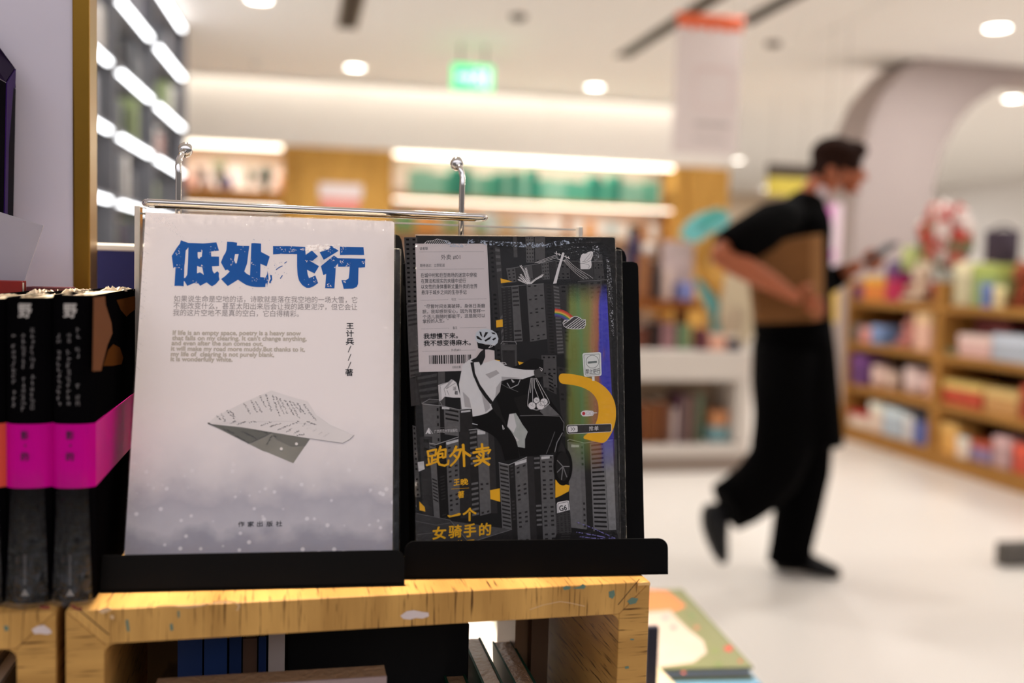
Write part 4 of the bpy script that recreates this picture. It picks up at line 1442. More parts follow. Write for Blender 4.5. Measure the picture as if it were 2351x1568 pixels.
# ------------------------------------------------------------------ materials of the wrapped books
def film_mat(name, w, h, fac=.55, tint=(1, 1, 1), edge=.02, strength=.9):
    """clear shrink film, taut in the middle and crinkled towards its edges"""
    m = bpy.data.materials.new(name)
    m.use_nodes = True
    nt = m.node_tree
    nt.nodes.clear()
    N_ = nt.nodes.new
    K = nt.links.new
    out = N_('ShaderNodeOutputMaterial')
    mix = N_('ShaderNodeMixShader')
    tr = N_('ShaderNodeBsdfTransparent')
    gl = N_('ShaderNodeBsdfGlossy')
    gl.inputs['Roughness'].default_value = .09
    gl.inputs['Color'].default_value = tint + (1,)
    fr = N_('ShaderNodeFresnel')
    fr.inputs['IOR'].default_value = 1.42
    ml = N_('ShaderNodeMath')
    ml.operation = 'MULTIPLY'
    ml.inputs[1].default_value = fac
    tc = N_('ShaderNodeTexCoord')
    sx = N_('ShaderNodeSeparateXYZ')
    K(tc.outputs['Object'], sx.inputs[0])

    def edge_mask(sock, size):
        a = N_('ShaderNodeMath'); a.operation = 'SUBTRACT'; a.inputs[1].default_value = size / 2
        K(sock, a.inputs[0])
        b = N_('ShaderNodeMath'); b.operation = 'ABSOLUTE'
        K(a.outputs[0], b.inputs[0])
        r = N_('ShaderNodeMapRange'); r.inputs[1].default_value = size / 2 - edge; r.inputs[2].default_value = size / 2
        K(b.outputs[0], r.inputs[0])
        return r.outputs[0]
    mx = N_('ShaderNodeMath'); mx.operation = 'MAXIMUM'
    K(edge_mask(sx.outputs[0], w), mx.inputs[0])
    K(edge_mask(sx.outputs[1], h), mx.inputs[1])
    pw = N_('ShaderNodeMath'); pw.operation = 'POWER'; pw.inputs[1].default_value = 1.6
    K(mx.outputs[0], pw.inputs[0])
    ad = N_('ShaderNodeMath'); ad.operation = 'MULTIPLY_ADD'; ad.inputs[1].default_value = strength; ad.inputs[2].default_value = .015
    K(pw.outputs[0], ad.inputs[0])
    nz = N_('ShaderNodeTexNoise'); nz.inputs['Scale'].default_value = 210; nz.inputs['Detail'].default_value = 5; nz.inputs['Distortion'].default_value = 1.2
    K(tc.outputs['Object'], nz.inputs['Vector'])
    bp = N_('ShaderNodeBump'); bp.inputs['Distance'].default_value = .004
    K(ad.outputs[0], bp.inputs['Strength'])
    K(nz.outputs['Fac'], bp.inputs['Height'])
    K(bp.outputs['Normal'], gl.inputs['Normal'])
    K(bp.outputs['Normal'], fr.inputs['Normal'])
    K(fr.outputs[0], ml.inputs[0])
    K(ml.outputs[0], mix.inputs[0])
    K(tr.outputs[0], mix.inputs[1])
    K(gl.outputs[0], mix.inputs[2])
    K(mix.outputs[0], out.inputs['Surface'])
    return m


M_PAGES = mat('page_edges', (236, 222, 200), .8, .2, vary=.1, scale=300)
M_STAND = mat('black_powder_coat', (7, 6, 6), .6, .08, vary=.2, scale=150)


def book_frame(BL, ex, ey, n):
    return frame(BL, ex, ey, n)


def front_book(name, label, BL, ex, ey, n, w, h, th, cover_m, film=True, group=None, r=.0016, wrap=False):
    """book facing the camera: local x across, y up, z out of the front cover"""
    fr = frame(BL, ex, ey, n)
    t = thing(name, label, 'book', frame=fr, group=group)
    b = MB(fr)
    e = .0011
    for z0, z1 in ((-e, 0.0), (-th, -th + e)):
        pts = [(u, v, z0) for u, v in rr_pts(w, h, r, 'bc', 4)]
        b.prism(pts, (0, 0, z1 - z0), cover_m)
    b.box((0, 0, -th + e), (e, h, -e), cover_m)
    if wrap:
        b.box((w - e, 0, -th + e), (w, h, -e), cover_m)
    b.build('cover', t)
    MB(fr).box((e, .0012, -th + e), (w - .0012, h - .0012, -e), M_PAGES).build('page_block', t)
    if film:
        q = .0008
        f = MB(fr)
        f.box((-q, -.0003, -th - q), (w + q, h + q, q), film)
        f.build('shrink_wrap', t, bevel=.0012, bseg=3)
    return t, fr


# ------------------------------------------------------------------ the white book on its black stand
exw = Vector((.9988, -.049, 0)).normalized()
tilt = RAD(16.7)
nh = Vector((exw.y, -exw.x, 0))            # horizontal, towards the camera
eyw = (UP * math.cos(tilt) - nh * math.sin(tilt)).normalized()
nw = (nh * math.cos(tilt) + UP * math.sin(tilt)).normalized()
OW = Vector((.0553, .5569, 1.128 - .1588))   # lower right corner of what shows
LIPW = Vector((.0599, .5342, ZS + .0006))


def plane_hit(x, y, O, n):
    d = ray(x, y)
    return EYE + d * ((O - EYE).dot(n) / d.dot(n))


tl, tr, br, bl = [plane_hit(x, y, OW, nw) for x, y in ((333, 488), (904, 508.5), (901, 1260), (285.5, 1271))]
low = ((br - LIPW).dot(eyw)) - .0022
WW = .5 * ((tr - tl).length + (br - bl).length)
BLw = bl - eyw * low
HW = (tl - BLw).length

# paper of the white cover: pale sky that turns into falling snow over dark water at its foot
m = bpy.data.materials.new('snow_cover_paper')
m.use_nodes = True
nt = m.node_tree
pb = nt.nodes['Principled BSDF']
pb.inputs['Roughness'].default_value = .45
pb.inputs['Specular IOR Level'].default_value = .3
tc = nt.nodes.new('ShaderNodeTexCoord')
sx = nt.nodes.new('ShaderNodeSeparateXYZ')
nt.links.new(tc.outputs['Object'], sx.inputs[0])
nz = nt.nodes.new('ShaderNodeTexNoise')
nz.inputs['Scale'].default_value = 55
nz.inputs['Detail'].default_value = 5
nt.links.new(tc.outputs['Object'], nz.inputs['Vector'])
ma = nt.nodes.new('ShaderNodeMath')
ma.operation = 'MULTIPLY_ADD'
ma.inputs[1].default_value = -.030
nt.links.new(nz.outputs['Fac'], ma.inputs[0])
nt.links.new(sx.outputs[1], ma.inputs[2])
mr = nt.nodes.new('ShaderNodeMapRange')
mr.inputs[1].default_value = low - .017
mr.inputs[2].default_value = low + .062
nt.links.new(ma.outputs[0], mr.inputs[0])
cr = nt.nodes.new('ShaderNodeValToRGB')
el = cr.color_ramp.elements
el[0].position = 0.0
el[0].color = lin((142, 140, 152))
el[1].position = 1.0
WHITE_COVER = (230, 221, 220)
el[1].color = lin(WHITE_COVER)
for p_, c_ in ((.10, (150, 148, 160)), (.22, (184, 180, 188)), (.36, (172, 168, 178)), (.52, (202, 196, 200)), (.78, (222, 214, 215))):
    e_ = el.new(p_)
    e_.color = lin(c_)
nt.links.new(mr.outputs[0], cr.inputs[0])
vo = nt.nodes.new('ShaderNodeTexVoronoi')
vo.inputs['Scale'].default_value = 150
nt.links.new(tc.outputs['Object'], vo.inputs['Vector'])
lt = nt.nodes.new('ShaderNodeMapRange')
lt.inputs[1].default_value = .22
lt.inputs[2].default_value = .12
nt.links.new(vo.outputs['Distance'], lt.inputs[0])
hm = nt.nodes.new('ShaderNodeMapRange')
hm.inputs[1].default_value = low + .058
hm.inputs[2].default_value = low + .03
nt.links.new(sx.outputs[1], hm.inputs[0])
mu = nt.nodes.new('ShaderNodeMath')
mu.operation = 'MULTIPLY'
nt.links.new(lt.outputs[0], mu.inputs[0])
nt.links.new(hm.outputs[0], mu.inputs[1])
mu2 = nt.nodes.new('ShaderNodeMath')
mu2.operation = 'MULTIPLY'
mu2.inputs[1].default_value = .55
nt.links.new(mu.outputs[0], mu2.inputs[0])
mx = nt.nodes.new('ShaderNodeMix')
mx.data_type = 'RGBA'
mx.inputs[7].default_value = lin((236, 232, 236))
nt.links.new(mu2.outputs[0], mx.inputs[0])
nt.links.new(cr.outputs[0], mx.inputs[6])
nt.links.new(mx.outputs[2], pb.inputs['Base Color'])
M_SNOWCOVER = m
TW = .0165
wbook, fr_w = front_book('book', 'white poetry book with big blue Chinese title and paper plane on its cover', BLw, exw, eyw, nw, WW, HW, TW, M_SNOWCOVER, film_mat('film_white_book', WW, HW, .35))


def stand(label, lipO, ex, ey, n, lip_px, rounded, depth, plates, lip_name='front_lip'):
    """folded black metal book stand: lip, ledge, back plates (each an outline in pixels at its own distance behind the lip)"""
    t = thing('book_stand', label, 'stand', frame=frame(lipO, ex, ey, n), group='black metal book stands')
    hits = [plane_hit(x, y, lipO, n) for x, y in lip_px]     # tl tr br bl
    loc = [((p_ - lipO).dot(ex), (p_ - lipO).dot(ey)) for p_ in hits]
    x0 = min(loc[0][0], loc[3][0])
    x1 = max(loc[1][0], loc[2][0])
    hgt = max(loc[0][1], loc[1][1])
    W = x1 - x0
    outl = [lipO + ex * (x0 + u) + ey * v for u, v in rr_pts(W, hgt, .0055, rounded, 7)]
    MB().prism(outl, n * -.0016, M_STAND).build('front_lip', t, bevel=.0004)
    b = MB()
    c = lipO + ex * (x0 + W / 2) - n * (depth / 2) + ey * .0009
    b.obox(c, (W / 2 - .0002, depth / 2, .0008), (ex, n, ey), M_STAND)
    b.build('ledge', t)
    for nm, s, px_, th in plates:
        O = lipO - n * s
        b = MB()
        b.prism([plane_hit(x, y, O, n) for x, y in px_], n * -th, M_STAND)
        b.build(nm, t, bevel=.0004)
    return t


stand('black metal book stand holding the white poetry book', LIPW, exw, eyw, nw, ((236, 1276), (926, 1262), (929, 1346), (228, 1366)), 'c', .058,
      [('back_plate', .056, [(300, 1290), (334, 560), (890, 540), (908, 538), (917, 541), (922, 550), (930, 600), (941, 1290)], .0016)])
# rear foot of the stand
# black wrapped book behind the white one
BB = BLw - nw * (TW + .0016) + exw * (WW - .128 + .0045)
M_BLACKCOV = mat('black_cover', (26, 24, 25), .4, .35, vary=.15, scale=60)
front_book('book', 'black shrink-wrapped book standing hidden behind the white poetry book', BB, exw, eyw, nw, .128, HW - .012, .017, M_BLACKCOV, film_mat('film_back_book', .128, HW, .6))

# ------------------------------------------------------------------ the dark book on the right-hand stand
SCALE = .92
phi, th2 = RAD(7.0), RAD(8.6)
exb = Vector((.992, -.122, .022)).normalized()
nhb = Vector((-math.sin(phi), -math.cos(phi), 0))
nb = (nhb * math.cos(th2) + UP * math.sin(th2)).normalized()
exb = (exb - nb * exb.dot(nb)).normalized()
eyb = nb.cross(exb).normalized()
OB = Vector((.0758, .6149, -.1736)) * SCALE + EYE
tl, tr, br, bl = [plane_hit(x, y, OB, nb) for x, y in ((925.5, 541), (1384, 542), (1422, 1240), (955, 1252))]
LIPB = Vector((.139, .5405, ZS + .0005))
WB = .5 * ((tr - tl).length + (br - bl).length)
BLb = bl - eyb * .0115
HB = (tl - BLb).length
TB = .0135
M_DARKCOV = mat('dark_photo_cover', (32, 30, 30), .4, .1, vary=.25, scale=70)
dbook, fr_b = front_book('book', 'dark city-photo book with a cyclist, white receipt and yellow road on its cover', BLb, exb, eyb, nb, WB, HB, TB, M_DARKCOV, film_mat('film_dark_book', WB, HB, .4, edge=.014), wrap=True)
# its second copy behind, shifted to the right
front_book('book', 'second dark book peeking out behind the right edge of the city-photo book', BLb - nb * (TB + .0018) + exb * .0068 - eyb * .0045, exb, eyb, nb, WB, HB - .001, TB, M_DARKCOV, film_mat('film_second_book', WB, HB, .5), wrap=True)
ps = RAD(4)
exs = Vector((math.cos(ps), -math.sin(ps), 0))
nhs = Vector((-math.sin(ps), -math.cos(ps), 0))
eys = (UP * math.cos(th2) - nhs * math.sin(th2)).normalized()
nss = (nhs * math.cos(th2) + UP * math.sin(th2)).normalized()
stand('black metal book stand holding the dark city-photo book, overhanging the case corner', LIPB, exs, eys, nss, ((930, 1262), (1529, 1236), (1534, 1308), (928, 1338)), 'cd', .074,
      [('back_plate', .070, [(930, 1275), (922, 700), (926, 604), (1452, 600), (1463, 604), (1466, 612), (1480, 1250)], .0016),
       ('rear_tab', .0745, [(1180, 700), (1180, 566), (1414, 567), (1426, 570), (1434, 578), (1438, 590), (1440, 700)], .0016)])

# ------------------------------------------------------------------ chrome rack and clear acrylic holder behind the books
M_CHROME = mat('chrome', (226, 222, 218), .06, .5, 1.0, vary=0)
t = thing('chrome_rack', 'chrome wire card rack rising behind the white book', 'rack', Vector((0, .65, ZS)))
YR = .644
A, B_ = at_y(351, 468, YR), at_y(1097, 500, YR)
A.z += .0002
hw = .0125
d = (B_ - A).normalized()
s_ = Vector((-d.y, d.x, 0))
loop = []
for k in range(9):
    a_ = RAD(90 + 180 * k / 8)
    loop.append(A + d * (.004 * math.cos(a_)) + s_ * (hw * math.sin(a_)))
for k in range(9):
    a_ = RAD(-90 + 180 * k / 8)
    loop.append(B_ + d * (.004 * math.cos(a_)) + s_ * (hw * math.sin(a_)))
MB().tube(loop, .0021, M_CHROME, 14, closed=True).build('wire_loop', t, True)
for pts, disc in (([(412, 0, .658), (410, 400, .658), (409, 382, .658), (411, 368, .660), (416, 356, .664), (423, 347, .668)], (426, 344, .671)),
                  ([(1057, 0, .658), (1061, 430, .658), (1062, 408, .658), (1060, 396, .660), (1056, 386, .658), (1051, 379, .668)], (1049, 376, .671))):
    path = []
    for i, (x, y, Y) in enumerate(pts):
        if i == 0:
            q = at_y(x, 700, Y)
            q2 = at_y(pts[1][0], pts[1][1], Y)
            path.append(Vector((q2.x, Y, ZS + .002)))
        else:
            path.append(at_y(x, y, Y))
    MB().tube(path, .0019, M_CHROME, 14).build('post', t, True)
    c = at_y(*disc)
    MB().ball(c, (.0046, .0034, .0050), M_CHROME, 18, 12).build('ball_end', t, True)
    MB().lathe((path[0].x, .658, ZS + .0004), [(.001, 0), (.010, 0), (.010, .0016), (.001, .0016)], M_CHROME).build('foot', t, True)

m = bpy.data.materials.new('clear_acrylic')
m.use_nodes = True
nt = m.node_tree
nt.nodes.clear()
out = nt.nodes.new('ShaderNodeOutputMaterial')
mix = nt.nodes.new('ShaderNodeMixShader')
tr_ = nt.nodes.new('ShaderNodeBsdfTransparent')
tr_.inputs['Color'].default_value = (.96, .965, .96, 1)
gl_ = nt.nodes.new('ShaderNodeBsdfGlossy')
gl_.inputs['Roughness'].default_value = .04
lw = nt.nodes.new('ShaderNodeFresnel')
lw.inputs['IOR'].default_value = 1.3
nt.links.new(lw.outputs[0], mix.inputs[0])
nt.links.new(tr_.outputs[0], mix.inputs[1])
nt.links.new(gl_.outputs[0], mix.inputs[2])
nt.links.new(mix.outputs[0], out.inputs['Surface'])
M_ACR = m
M_ACRE = mat('acrylic_edge', (238, 228, 214), .25, .5, vary=.12, scale=120)
YAC = .674
a0, a1 = at_y(322, 494, YAC), at_y(1336, 521, YAC)
t = thing('acrylic_holder', 'clear acrylic holder standing behind the two front books', 'holder', Vector(((a0.x + a1.x) / 2, YAC, ZS)))
ztop = (a0.z + a1.z) / 2
MB().box((a0.x, YAC, ZS + .0005), (a1.x, YAC + .003, ztop - .001), M_ACR).build('clear_sheet', t)
MB().box((a0.x, YAC - .0002, ztop - .001), (a1.x, YAC + .003, ztop + .0001), M_ACRE).build('top_edge', t)
l0, l1 = at_y(309, 472, .662), at_y(321, 472, .662)
MB().box((l0.x, .661, ZS + .0005), (l1.x, .6745, l0.z), M_ACRE).build('side_edge', t, bevel=.0004)
MB().box((l1.x + .0001, .663, ZS + .0005), (l1.x + .003, .6735, l0.z - .001), M_ACR).build('side_sheet', t)
r0, r1 = at_y(1328, 520, .668), at_y(1338, 520, .668)
MB().box((r0.x, .667, ZS + .0005), (r1.x, .6738, r0.z), M_ACRE).build('side_edge', t, bevel=.0004)

# ------------------------------------------------------------------ wrapped black books with magenta bands, left
M_SPINE = mat('black_laminate', (9, 8, 9), .5, .0, coat=.0, vary=.15, scale=40)
M_MAG = mat('magenta_band', (206, 6, 142), .45, .05, vary=.06, scale=50)
M_ORB = mat('coral_band', (226, 84, 66), .45, .05, vary=.06, scale=50)
M_PALE = mat('pale_lettering', (186, 178, 170), .5)
M_GREYL = mat('grey_lettering', (112, 106, 104), .5)
M_MAGL = mat('plum_lettering', (70, 12, 58), .5)
M_SCRAP = mat('film_fringe', (246, 226, 196), .5, .4, bump=.6, bump_scale=600)
YSP = .5295
M_SKIRT = film_mat('film_glare_skirt', 9, 9, 1.6)
_nt = M_SKIRT.node_tree
_ml = [q for q in _nt.nodes if q.type == 'MATH' and q.operation == 'MULTIPLY' and q.inputs[0].is_linked and q.inputs[0].links[0].from_node.type == 'FRESNEL'][0]
_tc = [q for q in _nt.nodes if q.type == 'TEX_COORD'][0]
_sx = _nt.nodes.new('ShaderNodeSeparateXYZ')
_nt.links.new(_tc.outputs['Object'], _sx.inputs[0])
_mr = _nt.nodes.new('ShaderNodeMapRange')
_mr.inputs[1].default_value, _mr.inputs[2].default_value, _mr.inputs[3].default_value, _mr.inputs[4].default_value = .008, .07, 1.7, 0.0
_nt.links.new(_sx.outputs[2], _mr.inputs[0])
_nt.links.new(_mr.outputs[0], _ml.inputs[1])
rnd = random.Random(12)


def banded_book(x0, x1, ytop, label, band_m, cover_print=False):
    Lb, Rb = at_y(x0, 1040, YSP).x, at_y(x1, 1040, YSP).x
    z0, z1 = ZS + .0004, at_y((x0 + x1) / 2, ytop, YSP).z
    w, D, bul = Rb - Lb, .138, .0045
    t = thing('book', label, 'book', ((Lb + Rb) / 2, YSP + D / 2, z0), 0, 'black books with magenta bands')

    def shell(b, za, zb, grow, m, back):
        n_ = 9
        outer, inner = [], []
        for k in range(n_ + 1):
            u = k / n_
            yy = YSP + bul * ((2 * u - 1) ** 2) ** 1.4
            outer.append((Lb - grow + (w + 2 * grow) * u, yy - grow))
            inner.append((Lb + .0011 + (w - .0022) * u, yy + .0011))
        poly = [(Lb - grow, YSP + back)] + outer + [(Rb + grow, YSP + back), (Rb - .0011, YSP + back)] + inner[::-1] + [(Lb + .0011, YSP + back)]
        b.prism([Vector((x, y, za)) for x, y in poly], (0, 0, zb - za), m)
    b = MB()
    shell(b, z0, z1, 0, M_SPINE, D)
    b.build('cover', t)
    MB().box((Lb + .0013, YSP + .004, z0 + .001), (Rb - .0013, YSP + D - .002, z1 - .0015), M_PAGES).build('page_block', t)
    zb0, zb1 = at_y((x0 + x1) / 2, 1121, YSP).z, at_y((x0 + x1) / 2, 974, YSP).z
    b = MB()
    shell(b, zb0, zb1, .0004, band_m, D - .001)
    b.build('paper_band', t)
    cxp = (x0 + x1) / 2 - 6
    pr_ = Print(Vector((0, YSP - .0006, 0)), Vector((0, -1, 0)), UP, .00005)
    pr_.char('野', (cxp - 15, 697, cxp + 16, 730), M_PALE, .03)
    for col in (-26, -4, 17):
        yy = 752 + (14 if col == -26 else 0)
        while yy < 935:
            hgt = rnd.uniform(7, 12)
            if rnd.random() > .15:
                for q in range(4):
                    xa, ya = cxp + col + rnd.uniform(-5, 2), yy + rnd.uniform(0, hgt)
                    if q % 2:
                        pr_.line([(xa, ya), (xa + rnd.uniform(3, 6), ya + rnd.uniform(-1, 1))], 1.5, M_GREYL)
                    else:
                        pr_.line([(xa + 2, yy + rnd.uniform(0, 3)), (xa + 2 + rnd.uniform(-1, 1), yy + hgt)], 1.5, M_GREYL)
            yy += hgt + 4
    yy = 1275
    while yy < 1345:
        pr_.poly([(cxp - 3, yy), (cxp + 3, yy), (cxp + 3, yy + 4), (cxp - 3, yy + 4)], M_GREYL)
        yy += 7
    pr_.poly([(cxp - 9, 1368), (cxp, 1352), (cxp + 10, 1368)], M_PALE)
    pr_.build('spine_lettering', part_of(t, 'cover'))
    pr_ = Print(Vector((0, YSP - .0010, 0)), Vector((0, -1, 0)), UP, .00005)
    pr_.char('影', (cxp - 9, 990, cxp + 9, 1009), M_MAGL, .02)
    pr_.disc((cxp + 1, 1023), 2.5, 2.5, M_MAGL, 8)
    pr_.char('的', (cxp - 9, 1038, cxp + 9, 1058), M_MAGL, .02)
    pr_.build('band_lettering', part_of(t, 'paper_band'))
    if cover_print:
        pr_ = Print(Vector((Rb + .0001, 0, 0)), Vector((1, 0, 0)), UP, .00005)
        BR1, BR2 = mat('cover_brown', (120, 80, 56), .5, 0), mat('cover_ochre', (90, 52, 22), .5, 0)
        sB = crop(0, 620, 5.228)
        pr_.poly(sB([(1125, 330), (1260, 315), (1270, 420), (1340, 640), (1350, 760), (1290, 900), (1240, 1100), (1215, 1210), (1110, 1215)]), BR1)
        pr_.poly(sB([(1400, 360), (1620, 310), (1640, 460), (1560, 520), (1520, 560), (1450, 480)]), BR2)
        pr_.poly(sB([(1240, 1150), (1300, 960), (1360, 890), (1440, 930), (1480, 1050), (1460, 1130), (1350, 1150)]), BR2)
        pr_.k = 3
        pr_.build('cover_print', part_of(t, 'cover'))
    # film skirt shaped to catch a grey glare at the foot of the spine
    b = MB()
    rows_ = []
    for q in range(9):
        u = q / 8
        zz_ = z0 + .075 * u
        out_ = .0075 * (1 - u) ** 2.2 + .0009
        pinch = .16 * (u ** .8)
        rows_.append([Vector((Lb + w * (pinch + (1 - 2 * pinch) * k_ / 8), YSP - out_ * math.sin(math.pi * (k_ + .9) / 9.8), zz_)) for k_ in range(9)])
    for r0_, r1_ in zip(rows_, rows_[1:]):
        for k_ in range(8):
            b.add([r0_[k_], r0_[k_ + 1], r1_[k_ + 1], r1_[k_]], [(0, 1, 2, 3)], M_SKIRT)
    b.build('shrink_wrap', t, True, weld=True)  # film skirt, shaped to catch the glare
    # crumpled ends of the film along the top
    b = MB()
    x = Lb + .001
    for (u, v, hh) in ((.5, .10, .0010), (.3, .4, .0008), (.7, .72, .0030), (.5, .95, .0018)):
        c = Vector((Lb + w * u, YSP + D * v, z1 - .0002))
        for q in range(9):
            c_ = c + Vector((rnd.uniform(-.3, .3) * w, rnd.uniform(-.007, .007), -.0003))
            l_, a_ = rnd.uniform(.0015, .005), rnd.uniform(0, 3.14)
            e_ = Vector((math.cos(a_), math.sin(a_), 0)) * l_
            b.prism([c_ - e_, c_ + e_, c_ + e_ * .5 + Vector((0, 0, hh * rnd.uniform(.2, .7))), c_ - e_ * rnd.uniform(-.2, .6) + Vector((0, 0, hh * rnd.uniform(.3, 1)))], Vector((-e_.y, e_.x, .0003)) * .18, M_SCRAP)
    b.build('film_crease_glint', t)
    return t


banded_book(118, 215, 676, 'black shrink-wrapped book with magenta band next to the white poetry book', M_MAG, True)
banded_book(11, 114.5, 682, 'black shrink-wrapped book with magenta band, second to the left of the white book', M_MAG)
banded_book(-92, 8, 684, 'black shrink-wrapped book with coral band at the left picture edge', M_ORB)

# red covers of the row behind
def back_book(x0, x1, ytop, Y, rgb, label, dep=.012, dz=0.0):
    a_, c_ = at_y(x0, ytop, Y), at_y(x1, ytop, Y)
    m_ = mat('red_cover_%d' % rgb[0], rgb, .35, .4, coat=.4)
    t_ = thing('book', label, 'book', ((a_.x + c_.x) / 2, Y + dep / 2, ZS))
    b_ = MB()
    z1_ = c_.z
    b_.box((a_.x, Y, ZS + .0004), (c_.x, Y + .0012, z1_), m_)
    b_.box((a_.x, Y + dep - .0012, ZS + .0004), (c_.x, Y + dep, z1_), m_)
    b_.box((a_.x, Y + .0012, ZS + .0004), (a_.x + .0012, Y + dep - .0012, z1_), m_)
    b_.build('cover', t_, bevel=.0004)
    MB().box((a_.x + .0014, Y + .0014, ZS + .001), (c_.x - .001, Y + dep - .0014, z1_ - .0012), M_PAGES).build('page_block', t_)


back_book(-140, 51, 645, .6685, (146, 30, 20), 'bright red hardback standing behind the coral-banded book', .010)
back_book(60, 164, 660, .6695, (84, 16, 26), 'dark red hardback standing behind the magenta-banded books', .012)

# pale column with brass trim, dark box on it, card
YC = .735
t = thing('display_column', 'pale lilac column with a brass edge behind the left books', 'column', Vector((at_y(60, 600, YC).x, YC, 0)))
xg0, xg1 = at_y(166, 330, YC).x, at_y(206, 330, YC).x
M_LILAC = mat('lilac_panel', (238, 230, 242), .5, .3, vary=.04, scale=6)
M_BRASS = mat('brushed_brass', (150, 112, 40), .32, .5, .9, vary=.12, scale=30)
MB().box((xg0 - .30, YC + .002, 0.0), (xg0, YC + .03, 2.2), M_LILAC).build('lilac_panel', t)
MB().box((xg0, YC, 0.0), (xg1, YC + .027, 2.2), M_BRASS).build('brass_trim', t, bevel=.0012)
t = thing('wall_box', 'dark box with a purple side fixed to the lilac column at the left picture edge', 'box', Vector((at_y(-20, 500, .71).x, .71, at_y(0, 520, .71).z)))
P7 = lambda x, y, Y=.70: at_y(x, y, Y)
YF7, YB7 = .70, .7235
MB().prism([P7(-90, 130), P7(13, 190), P7(7, 530), P7(-90, 530)], (0, .0234, 0), mat('box_black', (12, 9, 14), .6, .05)).build('front_panel', t)
MB().prism([P7(13, 190) + Vector((.0002, 0, 0)), P7(34, 158, YB7), P7(23, 530, YB7), P7(7, 530) + Vector((.0002, 0, 0))], (.0007, 0, 0), mat('box_purple', (44, 10, 82), .5, .1)).build('purple_side', t)
b = MB()
b.add([P7(-90, 127), P7(13, 187.5), P7(34, 156, YB7), P7(0, 110, YB7), P7(-90, 20, YB7)], [(0, 1, 2, 3, 4)], mat('box_top', (30, 12, 44), .5, .1))
b.add([P7(-90, 127) + Vector((0, .0236, 0)), P7(13, 187.5) + Vector((0, .0236, 0)), P7(34, 156, YB7), P7(0, 110, YB7), P7(-90, 20, YB7)], [(4, 3, 2, 1, 0)], mat('box_top', (30, 12, 44), .5, .1))
b.build('sloping_top', t)
o = MB().prism([at_y(x, y, .688) for x, y in ((-80, 462), (100, 518), (-30, 892), (-208, 840))], (0, .0012, 0), mat('grey_white_card', (178, 172, 182), .6)).build('card')
setp(o, 'blank pale card tucked behind the left books, leaning to one side', 'card')
YN = .80
t = thing('navy_plinth', 'navy display plinth with a cream top behind the acrylic holder', 'plinth', Vector((at_y(300, 600, YN).x, YN, 0)))
n0, n1 = at_y(206, 575, YN), at_y(420, 575, YN)
zt = at_y(262, 575, YN).z
zt2 = at_y(262, 560, YN).z
MB().box((n0.x, YN, 0), (n1.x, YN + .12, zt), mat('navy_laminate', (34, 38, 92), .5, .3)).build('body', t)
MB().box((n0.x, YN - .001, zt), (n1.x, YN + .121, zt2), mat('cream_top', (254, 246, 230), .5)).build('top_board', t, bevel=.001)

# ------------------------------------------------------------------ inside the oak case
Z7 = .7004


def inner_book(x0, x1, ytop, Y, dep, rgb, label, page=(150, 136, 124), name='book'):
    a_, c_ = at_y(x0, ytop, Y), at_y(x1, ytop, Y)
    return simple_book((a_.x, Y, Z7), (c_.x - .0004, Y + dep, (a_.z + c_.z) / 2), rgb, label, 'books inside the oak case', page=page)


inner_book(408, 466, 1466, .60, .085, (30, 60, 118), 'leftmost blue book inside the oak case')
inner_book(469, 523, 1463, .60, .085, (34, 66, 126), 'second blue book from the left inside the oak case')
inner_book(527, 556, 1461, .60, .085, (28, 54, 104), 'third blue book from the left inside the oak case')
inner_book(558, 592, 1466, .602, .085, (104, 78, 62), 'brown book among the blue ones inside the oak case')
inner_book(594, 613, 1462, .60, .085, (26, 50, 100), 'slim blue book beside the white one inside the oak case')
inner_book(617, 656, 1438, .60, .085, (206, 192, 184), 'white book right of the blue ones inside the oak case')
a_, c_ = at_y(662, 1445, .61), at_y(1078, 1432, .61)
o = MB().box((a_.x, .61, Z7), (c_.x, .690, c_.z), mat('black_box', (10, 9, 9), .7, .2)).build('storage_box', bevel=.001)
setp(o, 'plain black box in the middle of the oak case', 'box')
inner_book(1184, 1216, 1412, .64, .06, (120, 88, 58), 'tan brown book right of the green books at the back of the oak case')
inner_book(1222, 1262, 1412, .63, .07, (94, 68, 46), 'dark brown book at the right inside the oak case')
M_KRAFT = mat('kraft_edges', (150, 120, 92), .45, .4, coat=.4, bump=.8, bump_scale=260)
M_GREENB = mat('bottle_green_cover', (26, 62, 46), .5, .04)
for (x0, x1, yb, lean, lab) in ((997, 1043, 1490, -.012, 'leftmost of the three green books with kraft-coloured tops'), (1061, 1103, 1465, -.012, 'middle one of the three green books with kraft-coloured tops'), (1130, 1175, 1472, -.010, 'rightmost of the three green books with kraft-coloured tops')):
    a_, c_ = at_y(x0, yb, .655), at_y(x1, yb, .655)
    w_ = c_.x - a_.x
    t = thing('book', lab, 'book', ((a_.x + c_.x) / 2, .59, Z7), 0, 'green books in the oak case')
    y0_, y1_ = .5275, .655
    for s0, s1, nm, mm in ((0, .0014, 'cover', M_GREENB), (.0014, w_ - .0014, 'page_block', M_KRAFT), (w_ - .0014, w_, 'cover', M_GREENB)):
        b = MB()
        zt_ = a_.z - (.0008 if nm == 'page_block' else 0)
        v = [(a_.x + s - lean, y, Z7) for s, y in ((s0, y0_), (s1, y0_), (s1, y1_), (s0, y1_))] + [(a_.x + s, y, zt_) for s, y in ((s0, y0_), (s1, y0_), (s1, y1_), (s0, y1_))]
        b.add(v, [(0, 3, 2, 1), (4, 5, 6, 7), (0, 1, 5, 4), (1, 2, 6, 5), (2, 3, 7, 6), (3, 0, 4, 7)], mm)
        b.build(nm, t)
